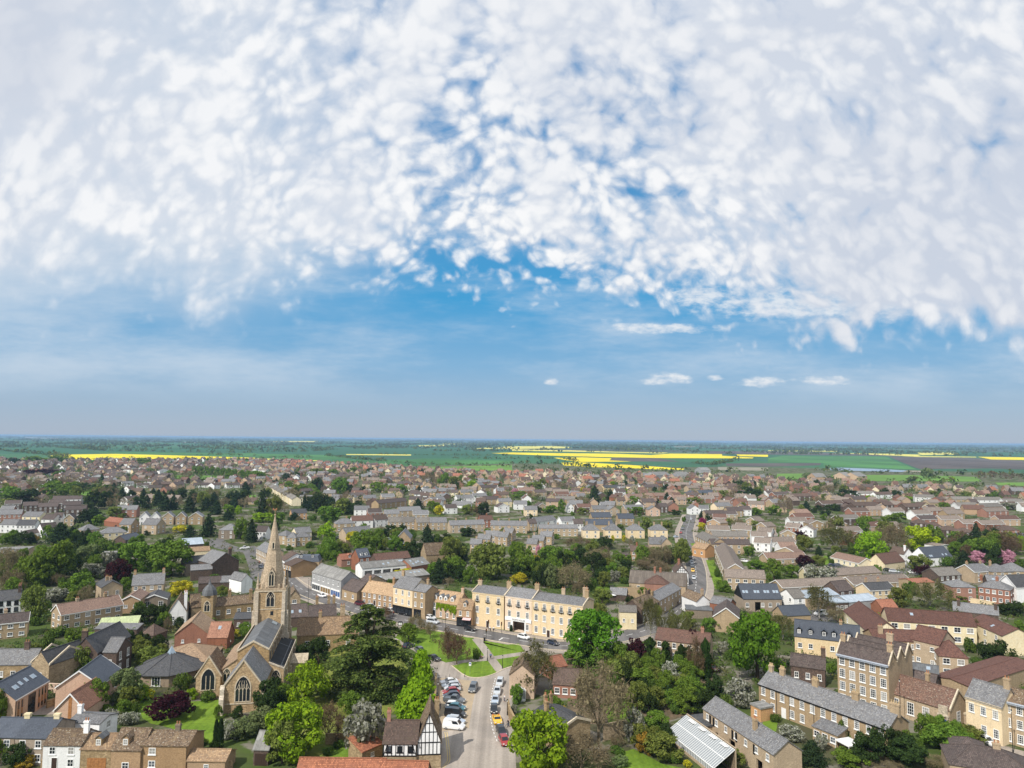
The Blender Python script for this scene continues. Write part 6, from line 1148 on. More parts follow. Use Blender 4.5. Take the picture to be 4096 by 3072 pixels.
_h('B4',1040,933,1802,988, 5.8,10,3.4,'cream','maroon',(7,2),'main maroon-roofed range of the modern home, long row of white windows',ws=(1.9,1.6),sky=((.3,.6),),noun='care home',cat='building',name='care_home'); _h('B4',652,846,872,1040, 4.4,10,3.4,'cream','maroon',(3,1),'maroon-roofed wing sloping towards the dormered slate cottages',noun='care home wing',cat='building',name='care_home'); _h('B4',1735,935,2022,1064, 5.6,9,3.2,'cream','maroon',(3,2),'maroon-roofed end wing with tall blank cream gable',sky=((.55,.4),),noun='care home wing',cat='building',name='care_home'); _h('B4',930,1102,1452,1120, 6.4,9,3.0,'buff','maroon',(4,2),'maroon-roofed range nearest to the triple ridged block',noun='care home wing',cat='building',name='care_home',ch=[(.15,.3,1.4,1.2)])
_h('B4',230,1064,795,1128, 5.2,8.5,4.2,'yellow','bslate',(6,1),'yellow cottage row with blue-grey slate and five small dormers',dorm=(.07,.25,.46,.61,.84),noun='cottage',ch=[(.72,.5,.8,.8)],door=.45,dcol='timber',dmat='black')
_h('B4',140,893,368,882, 3,7,2.6,'buff','bslate',None,'low dark slate garage block beside the white van',noun='garage',cat='garage'); _h('B4',582,778,692,772, 4,9,.1,'brown','metal',(3,1),'flat-roofed office with blue-grey edge',t='flat',noun='office'); _h('B4',702,775,952,752, 3.8,9,1.4,'grey','metal',None,'shallow glassy metal-roofed shed above maroon roofs',noun='shed'); _h('B4',985,822,1120,817, 3,6,2.2,'red','redtile',None,'small red-tiled roof beside the care home',noun='outhouse')
# middle distance, left half
_h('B1',1030,102,1132,104, 6,9,3.4,'buff','slate',(2,2),'bay-fronted buff villa with slate gable and solar panels, first of a pair',noun='villa',wr=(2,2)); _h('B1',1228,104,1352,108, 6,9,3.4,'buff','slate',(2,2),'bay-fronted buff villa with slate gable, second of a pair',noun='villa',wr=(2,2))
_h('B1',862,181,1096,168, 5.2,9,2.8,'cream','slate',(4,2),'cream house with grey hipped roof and bay windows',t='hip',ch=[(.6,.6,1)]); _h('B1',1085,238,1222,208, 3.2,7,2.4,'brown','bslate',(3,1),'brown hall with smooth blue-grey slate roof',noun='hall'); _h('B1',720,155,862,142, 5,8,3,'buff','slate',(2,2),None,t='hip')
for i, (a, b_, wl_) in enumerate([(1205,1290,'white'),(1300,1380,'white'),(1402,1500,'buff'),(1520,1608,'buff'),(1630,1750,'buff')]): _h('B1',a,38,b_,36, 5.6,9,3.2,wl_,'slate',(2,2),['first','second','third','fourth','fifth'][i]+' gabled house of the white-fronted terrace before the conifer belt',g=1,barge=1)
_h('A1',1000,690,1180,688, 5.8,9,3,'red','slate',(3,2),None,ch=[(.5,.5,1)])
_h('B1',1592,280,1760,268, 4.6,12,2.6,'brown','metal',None,'hall with pale blue-grey metal roof by the road junction',noun='hall'); _h('B1',1648,338,1815,328, 3.4,5,1.6,'cream','tan',None,'cream lean-to with tan tiles before the metal-roofed hall',t='mono',noun='lean-to',cat='outbuilding')
_h('B1',1890,150,2032,153, 5.4,9,3.2,'greybrick','slate',(2,2),'dark brick house with hipped slate roof among conifers',t='hip')
_h('B1',-20,20,186,14, 5.2,9,3,'red','slate',(5,2),None,noun='terrace'); _h('B1',190,34,342,36, 5.2,9,3,'cream','slate',(3,2),None); _h('B1',356,58,462,60, 4.8,9,3,'white','plum',(2,2),None); _h('B1',455,44,535,42, 5.6,9,3,'white','plum',(2,2),None); _h('B1',552,52,642,50, 5.4,9,3,'buff','plum',(2,2),None,g=1,barge=1)
_h('B1',140,110,300,108, 5.2,8,3,'white','dslate',(5,2),None,noun='terrace'); _h('B1',0,104,140,106, 5.2,8,3,'white','slate',(3,2),None); _h('B1',370,150,502,138, 4.6,8,3.6,'white','plum',(3,2),None); _h('B1',246,188,392,162, 2.8,6,2,'white','plum',(2,1),None,noun='bungalow'); _h('B1',900,72,1032,88, 3.4,8,2.4,'red','redtile',None,None,noun='bungalow')
GG = _h('B1',860,352,1050,346, 2.5,6,.1,'brown','greyasb',None,'flat garage block with one blue and one white door',t='flat',garage=[(.02,.2,'bluedoor'),(.24,.46,'wpaint'),(.5,.7,'wpaint')],noun='garage',cat='garage'); _h('B1',588,352,702,346, 3,9,.1,'greybrick','greyasb',None,'flat grey roof beside the pale willow',t='flat',noun='outbuilding')
_h('D2',270,718,432,797, 5.6,8.5,3,'buff','slate',(7,2),'slate-roofed brick terrace lining the road behind the spire',noun='terrace',ws=(.9,1.6)); _h('D2',652,882,738,926, 5.6,11,3,'white','brown',(2,2),'white fronted shop with brown roof just past the spire',noun='shop',wr=None); _h('D2',720,974,850,1012, 5.2,12,2.0,'brownbrick','brown',(3,2),'brick corner shop with black shopfronts facing the square',noun='shop',shop=[(.4,1,'blackpaint')]); _h('B2',348,428,546,426, 5.6,8,2.4,'buff','bslate',(3,1),'buff building with dark mansard roof behind the corner shop',t='mansard',dorm=(.2,.7),dmat='black',noun='shop')
_h('D2',255,440,430,442, 5.2,8,3,'white','plum',(3,2),None); _h('B2',170,195,262,203, 5.2,8,2.6,'buff','slate',(2,2),None,t='hip'); _h('B2',262,218,345,218, 5.2,8,2.6,'buff','slate',(2,2),None,t='hip'); _h('B2',347,214,480,208, 5.2,8,2.4,'buff','slate',(3,2),None,t='hip'); _h('B2',350,178,482,168, 5.2,8,2.8,'cream','slate',(3,2),None)
for (a, b_, c, e, wl_, rf_) in [(1145,82,1260,80,'buff','greytile'),(1262,82,1376,80,'buff','greytile'),(1390,88,1500,84,'buff','greytile'),(690,98,856,92,'buff','slate'),(830,72,1012,66,'white','redbrown'),(1030,64,1142,56,'white','brown'),(780,183,1002,162,'buff','slate'),(1505,87,1650,84,'buff','slate'),(1940,67,2050,64,'red','redbrown')]: _h('B2',a,b_,c,e, 5.2,8.5,3,wl_,rf_,(3,2),None,t='hip' if a == 690 else 'gable',ch=[(.6,.5,1)] if a in(690,1940) else ())
for (a, b_, c, e, wl_, rf_, g_) in [(1685,78,1800,92,'pinkbrick','greybrown',1),(1690,148,1882,152,'buff','greybrown',0),(2020,63,2110,76,'buff','greybrown',1),(2110,108,2200,122,'buff','greybrown',1),(1900,143,2066,152,'buff','greybrown',0),(2070,203,2212,208,'white','greybrown',0),(2120,163,2240,172,'white','greybrown',0),(2090,258,2230,268,'white','greybrown',0),(1930,122,2012,127,'buff','greybrown',0),(1740,43,1856,46,'red','redbrown',0),(1850,15,1950,14,'buff','plum',0)]: _h('B3',a,b_,c,e, 5.0,8.5,2.4,wl_,rf_,(2,2),None,g=g_,barge=1)
for (a, b_, c, e, wl_, rf_, g_, t_) in [(195,74,342,74,'white','greybrown',0,'gable'),(145,122,262,133,'red','greybrown',0,'gable'),(355,97,492,97,'buff','greybrown',1,'gable'),(265,142,392,152,'white','greybrown',1,'gable'),(105,182,242,188,'buff','greybrown',1,'gable'),(0,193,80,193,'brown','greybrown',0,'gable'),(0,258,242,254,'white','greybrown',0,'gable'),(60,328,246,350,'buff','pinktile',1,'gable'),(110,303,252,303,'white','pinktile',0,'gable'),(0,402,342,394,'buff','pinktile',0,'gable'),(530,92,682,96,'pinkbrick','greybrown',1,'gable'),(640,162,816,157,'white','greybrown',0,'gable'),(860,122,1002,113,'pink','redbrown',0,'gable'),(1000,123,1152,114,'pinkbrick','greybrown',0,'gable'),(1255,92,1392,97,'brown','brown',0,'hip'),(1395,113,1502,117,'brown','brown',0,'hip'),(1530,153,1652,153,'brown','brown',0,'hip'),(1660,173,1792,173,'brown','brown',0,'hip'),(1990,153,2172,153,'red','brown',0,'hip'),(240,40,400,38,'red','redbrown',0,'gable'),(620,55,800,50,'brown','greytile',0,'gable'),(730,217,822,195,'red','redbrown',1,'gable'),(2150,200,2290,190,'grey','bslate',0,'flat'),(1480,290,1580,280,'white','greybrown',1,'gable'),(1690,95,1860,92,'red','greybrown',0,'gable'),(1850,102,2050,98,'red','greybrown',0,'gable'),(2000,60,2180,58,'pinkbrick','redbrown',0,'gable'),(1320,60,1480,55,'red','plum',0,'gable'),(1500,60,1680,58,'pinkbrick','greybrown',0,'gable')]: _h('B4',a,b_,c,e, 5.0 if a not in (0,60,110) else 3.0,8.5,2.5,wl_,rf_,(3,2) if a not in (0,60,110) else (4,1),None,g=g_,t=t_,barge=1 if t_ == 'gable' else 0)
# nearer houses of the A strips
for k, rows in {'A1':[(40,640,180,636,'brown','plum'),(200,655,330,650,'brown','plum'),(330,665,500,660,'brown','plum'),(420,635,560,632,'brown','plum'),(450,600,700,596,'white','plum'),(540,650,700,645,'brown','plum'),(0,690,110,688,'red','slate'),(560,690,740,686,'brown','plum'),(40,415,180,412,'buff','slate'),(180,460,280,455,'buff','greytile'),(270,425,360,425,'white','greytile'),(380,445,470,442,'white','metal'),(760,425,850,425,'white','plum'),(850,430,960,428,'buff','plum'),(1060,465,1160,462,'white','slate'),(1180,480,1290,478,'white','plum'),(1280,500,1400,498,'buff','plum'),(1340,450,1440,448,'white','plum'),(1480,472,1590,470,'buff','plum'),(1670,478,1800,476,'white','plum'),(1800,480,1910,478,'buff','plum'),(1960,480,2080,476,'white','plum'),(1920,445,2040,445,'brown','plum'),(2070,455,2140,475,'orangebrick','brown'),(700,380,790,380,'yellow','plum'),(560,352,640,352,'brown','plum'),(1150,355,1260,352,'yellow','plum'),(1380,355,1480,352,'white','slate'),(900,355,1020,352,'buff','plum'),(800,400,900,398,'white','plum')],
 'A2':[(370,590,470,592,'cream','slate'),(310,720,440,715,'orangebrick','dslate'),(652,585,740,585,'buff','slate'),(760,580,850,582,'cream','slate'),(820,548,960,548,'red','redbrown'),(930,590,1040,588,'buff','slate'),(1090,578,1200,575,'buff','slate'),(1060,635,1310,612,'buff','plum'),(1320,600,1430,602,'yellow','plum'),(1450,610,1550,612,'brownbrick','slate'),(1550,610,1640,606,'buff','slate'),(850,690,980,688,'white','slate'),(970,715,1090,712,'red','plum'),(1110,725,1240,722,'buff','slate'),(1240,700,1430,692,'buff','slate'),(1360,730,1490,728,'buff','slate'),(1640,675,1740,672,'white','plum'),(1770,540,1880,538,'yellow','slate'),(1740,590,1880,586,'white','slate'),(1880,575,2000,572,'white','slate'),(1970,600,2100,598,'buff','plum'),(2090,665,2190,662,'white','plum'),(2100,620,2212,618,'cream','slate'),(1250,475,1350,475,'red','plum'),(1360,475,1440,475,'orangebrick','plum'),(1950,500,2100,495,'buff','plum'),(1640,540,1740,542,'cream','plum'),(590,410,700,408,'buff','plum'),(700,400,800,398,'buff','plum'),(300,440,380,440,'red','plum')],
 'A3':[(380,560,500,558,'red','redbrown'),(530,562,640,560,'pinkbrick','pinktile'),(380,600,545,600,'buff','greytile'),(570,670,695,668,'brown','redbrown'),(700,685,820,684,'buff','slate'),(835,690,930,688,'buff','slate'),(980,680,1140,678,'buff','slate'),(1180,690,1280,690,'pink','slate'),(1280,665,1350,664,'brown','plum'),(1000,580,1140,576,'pinkbrick','pinktile'),(1170,570,1260,568,'pinkbrick','pinktile'),(1240,570,1390,566,'red','pinktile'),(1390,590,1510,586,'red','pinktile'),(890,585,935,583,'red','redbrown'),(800,500,960,496,'yellow','dslate'),(1020,490,1090,486,'yellow','plum'),(1150,495,1280,490,'buff','plum'),(1540,680,1620,680,'white','slate'),(1620,680,1700,682,'white','slate'),(1770,660,1900,656,'yellow','slate'),(1960,620,2040,618,'red','redbrown'),(1880,610,1960,608,'red','redbrown'),(2040,640,2180,645,'pink','greybrown'),(1870,700,2000,698,'buff','plum'),(1980,690,2070,690,'white','plum'),(1680,730,1850,728,'buff','plum'),(110,690,220,690,'yellow','slate'),(220,660,300,658,'buff','plum'),(20,640,130,640,'white','slate'),(480,665,535,665,'white','slate'),(1640,590,1750,588,'red','greybrown'),(1530,550,1620,548,'buff','bslate'),(1620,545,1750,543,'buff','bslate'),(60,520,200,518,'red','pinktile'),(200,540,300,538,'buff','plum')],
 'A4':[(40,625,120,622,'buff','slate'),(250,720,370,716,'pinkbrick','pinktile'),(210,575,380,572,'brown','brown'),(470,640,660,635,'brown','brown'),(680,630,760,625,'brown','brown'),(750,655,960,650,'brown','brown'),(730,705,880,702,'red','brown'),(880,690,1000,688,'pinkbrick','greybrown'),(1010,650,1090,648,'brown','brown'),(1060,705,1180,702,'white','greybrown'),(1190,665,1330,662,'brown','brown'),(1330,655,1400,652,'cream','brown'),(1400,680,1470,678,'pinkbrick','brown'),(1360,700,1520,698,'red','greybrown'),(1530,700,1640,698,'pinkbrick','greybrown'),(1640,655,1820,655,'white','greytile'),(1850,665,2030,660,'orangebrick','greytile'),(1890,705,2080,700,'red','greybrown'),(1270,580,1440,585,'white','greytile'),(1600,600,1780,602,'buff','greytile'),(1800,605,2030,605,'white','greytile'),(2040,620,2212,622,'white','greytile'),(780,550,940,552,'white','greytile'),(940,560,1080,556,'white','brown'),(1270,725,1420,722,'white','greybrown'),(1550,725,1700,722,'buff','greybrown'),(740,600,860,598,'buff','plum'),(60,560,200,556,'red','plum')]}.items():
    for i, (a, b_, c, e, wl_, rf_) in enumerate(rows): _h(k,a,b_,c,e, 5.0 if (k, i) not in [('A1',j) for j in range(8,25)] else 3.2, 9,2.8,wl_,rf_,(max(2,(c-a)//40),2),None,barge=1 if i % 3 == 0 else 0,g=1 if (c-a < 105 and i % 2) else 0)
for i in range(8):     # curved terrace
    _h('A2',72+i*30,462+i*17,100+i*30,484+i*16.5, 6,8,2.6,'cream','greytile',(2,2),None,noun='terrace house',cat='house')
for (a, b_, c, e, mt, lb) in [(1252,392,1378,388,'greyasb','big grey farm barn at the edge of the green fields'),(1640,348,1718,348,'wpaint2','white-sided farm shed beyond the houses'),(1445,390,1540,390,'greyasb','low long farm barn beside the big grey barn')]: _h('A3',a,b_,c,e, 6,30,5,'grey','greyasb',None,lb,noun='barn',lod=2)
for (a, b_, c, e, lb) in [(678,400,740,398,'pale arched farm shed by the reservoir'),(778,402,858,398,'dark arched farm shed by the reservoir'),(415,408,510,408,'reddish farm shed before the reservoir')]: _h('A4',a,b_,c,e, 6,25,6,'pinkbrick','greyasb',None,lb,noun='barn',lod=2)
# ------------------------------------------------------------------ the estates beyond: the largest as houses of their own, the rest one mass
rs2 = random.Random(21); grid_ = {}
def occ(p, r=11):
    for h_ in HOUSES:
        if (h_['p']-p).length < r: return True
    return False
hp = [(h_['p'].x, h_['p'].y) for h_ in HOUSES]
cell = {}
for x, y in hp: cell.setdefault((int(x//20), int(y//20)), []).append((x, y))
def near(x, y, r):
    for i in range(-2, 3):
        for j in range(-2, 3):
            for a, b_ in cell.get((int(x//20)+i, int(y//20)+j), ()):
                if (a-x)**2+(b_-y)**2 < r*r: return True
    return False
OUT = MB(); omats = ['brown','plum','redbrown','slate','greybrown','redtile','pinktile','buff','white','red','pinkbrick','cream']; OI = {n: i for i, n in enumerate(omats)}
def simple_house(mb, x, y, a, L, d, h, r, wi, ri, win=True):
    ca, sa = math.cos(a), math.sin(a)
    def T_(p): return (x+p[0]*ca-p[1]*sa, y+p[0]*sa+p[1]*ca, p[2])
    lx, ly = L/2, d/2
    for q in ([(-lx,-ly,0),(lx,-ly,0),(lx,-ly,h),(-lx,-ly,h)],[(lx,ly,0),(-lx,ly,0),(-lx,ly,h),(lx,ly,h)],[(lx,-ly,0),(lx,ly,0),(lx,ly,h),(lx,0,h+r),(lx,-ly,h)],[(-lx,ly,0),(-lx,-ly,0),(-lx,-ly,h),(-lx,0,h+r),(-lx,ly,h)]): mb.poly([T_(p) for p in q], wi)
    e = .3; s = r/ly
    mb.slab([T_(p) for p in ((-lx-.2,-ly-e,h-e*s),(lx+.2,-ly-e,h-e*s),(lx+.2,0,h+r),(-lx-.2,0,h+r))], .15, ri); mb.slab([T_(p) for p in ((lx+.2,ly+e,h-e*s),(-lx-.2,ly+e,h-e*s),(-lx-.2,0,h+r),(lx+.2,0,h+r))], .15, ri)
    mb.box(x-.4, x+.4, y-.35, y+.35, h+r-.6, h+r+.9, wi)
    if win:
        for fx in (-.28, .28):
            for z in (.8, 3.2) if h > 4 else (.9,):
                c0 = (fx*L, -ly-.02, z); mb.poly([T_((c0[0]-.75,c0[1],z)), T_((c0[0]+.75,c0[1],z)), T_((c0[0]+.75,c0[1],z+1.2)), T_((c0[0]-.75,c0[1],z+1.2))], OI['white']); mb.poly([T_((c0[0]-.6,c0[1]-.01,z+.15)), T_((c0[0]+.6,c0[1]-.01,z+.15)), T_((c0[0]+.6,c0[1]-.01,z+1.05)), T_((c0[0]-.6,c0[1]-.01,z+1.05))], len(omats))
def edge_top(xn):      # where the built-up area ends against the fields (photo row at a photo column)
    pts = [(0,1838),(300,1842),(900,1838),(1100,1842),(1500,1862),(1900,1888),(2300,1892),(2700,1902),(2950,1912),(3200,1925),(3700,1948),(4096,1965)]
    for (a, b_), (c, e) in zip(pts, pts[1:]):
        if xn <= c: return b_+(e-b_)*(xn-a)/(c-a)
    return 1965
def px_of(x, y, z=0):
    v = Vector((x, y, z-H)); zz = v.dot(cf); return 2048+F*v.dot(cr)/zz, 1536-F*v.dot(cu)/zz
EX = [(0,1985,700,2010),(280,1952,500,1985),(680,1895,930,1925),(700,1960,1000,2030),(960,1975,1100,2015)]   # greens and the tree belt
n_ind = 0; cand = []
Y = 640.0
while Y < 2050:
    X = -.78*Y; dirn = rs2.uniform(-.35, .35); step = rs2.uniform(21, 29)
    pal = None
    while X < .78*Y:
        x = X+rs2.uniform(-3, 3); y = Y+rs2.uniform(-9, 9)+X*math.tan(dirn)*.12
        xn, yn = px_of(x, y)
        blk = math.sin(x*.008+y*.004)+math.sin(y*.011-x*.005)
        if -60 < xn < 4160 and yn > edge_top(xn)+2 and yn < 2060 and rs2.random() < (.9 if yn < 1960 else .75) and not near(x, y, 16) and not any(a < xn < c and b_ < yn < e for a, b_, c, e in EX):
            cand.append((y, x, blk, dirn, xn, yn)); cell.setdefault((int(x//20), int(y//20)), []).append((x, y))
        X += rs2.choice((11, 13, 16, 22, 30))
    Y += step
cand.sort()
n_house = sum(1 for h_ in HOUSES)
budget = max(0, 392-n_house)
for i, (y, x, blk, dirn, xn, yn) in enumerate(cand):
    far_edge = yn < edge_top(xn)+45
    if far_edge and xn > 900: rf = rs2.choice(['redtile','redbrown','redbrown','brown','pinktile','slate','pinktile','plum','greybrown']); wl_ = rs2.choice(['buff','cream','pinkbrick','brown','buff','red'])
    elif xn < 900: rf = rs2.choice(['plum','brown','greybrown','plum','brown','redbrown']); wl_ = rs2.choice(['white','buff','buff','pinkbrick','brown','red'])
    elif xn > 2600: rf = rs2.choice(['brown','redbrown','greybrown','greybrown','plum','pinktile','greybrown']); wl_ = rs2.choice(['red','buff','white','brown','red','pinkbrick','buff'])
    else: rf = rs2.choice(['slate','slate','plum','brown','greybrown','redbrown']); wl_ = rs2.choice(['buff','white','brown','buff','red','pinkbrick'])
    a = (0 if blk > -.3 else PI/2)+dirn+rs2.uniform(-.16,.16)+(rs2.choice((0,0,PI/2))); L = rs2.choice((7, 8, 9, 10, 14)) if far_edge else rs2.choice((8, 9, 10, 12, 17)); d = rs2.uniform(7.5, 9.5); h = 5.0 if rs2.random() < .8 else 2.8; r = rs2.uniform(2.4, 3.4) if not far_edge else rs2.uniform(3.2, 4.4)
    if i < budget:
        T = thing('house', None, 'house', (x, y, 0), a); m1 = MB(); lx, ly = L/2, d/2
        for q in ([(-lx,-ly,0),(lx,-ly,0),(lx,-ly,h),(-lx,-ly,h)],[(lx,ly,0),(-lx,ly,0),(-lx,ly,h),(lx,ly,h)],[(lx,-ly,0),(lx,ly,0),(lx,ly,h),(lx,0,h+r),(lx,-ly,h)],[(-lx,ly,0),(-lx,-ly,0),(-lx,-ly,h),(-lx,0,h+r),(-lx,ly,h)]): m1.poly(q)
        obj('wall', m1, wl_, T); m2 = MB(); s_ = r/ly; m2.slab([(-lx-.2,-ly-.3,h-.3*s_),(lx+.2,-ly-.3,h-.3*s_),(lx+.2,0,h+r),(-lx-.2,0,h+r)],.15); m2.slab([(lx+.2,ly+.3,h-.3*s_),(-lx-.2,ly+.3,h-.3*s_),(-lx-.2,0,h+r),(lx+.2,0,h+r)],.15); obj('roof', m2, rf, T)
        for fx in (-.3, .3):
            if abs(math.sin(a)) < .7: add_window(T, fx*L, -ly, 3.1 if h > 4 else .9, 1.5, 1.2, 0, 2, 2, False, True)
            else: add_window(T, lx if x < 0 else -lx, fx*d, 3.1 if h > 4 else .9, 1.5, 1.2, PI/2 if x < 0 else -PI/2, 2, 2, False, True)
        if rs2.random() < .6: chimney(T, rs2.uniform(-.3,.3)*L, 0, h+r-.6, h+r+1.0, .8, .6, wl_ if wl_ not in ('white','cream') else 'red', 0)
        HOUSES.append(dict(o=T, label=None, wall=wl_, roof=rf, noun='house', p=Vector((x, y, 0)), px=(xn, yn)))
    else: simple_house(OUT, x, y, a, L, d, h, r, OI[wl_], OI[rf], y < 1500)
tag(obj('distant_estate', OUT, omats+['glass']), kind='stuff')
print('houses', n_house, len(cand), time.time()-T0)
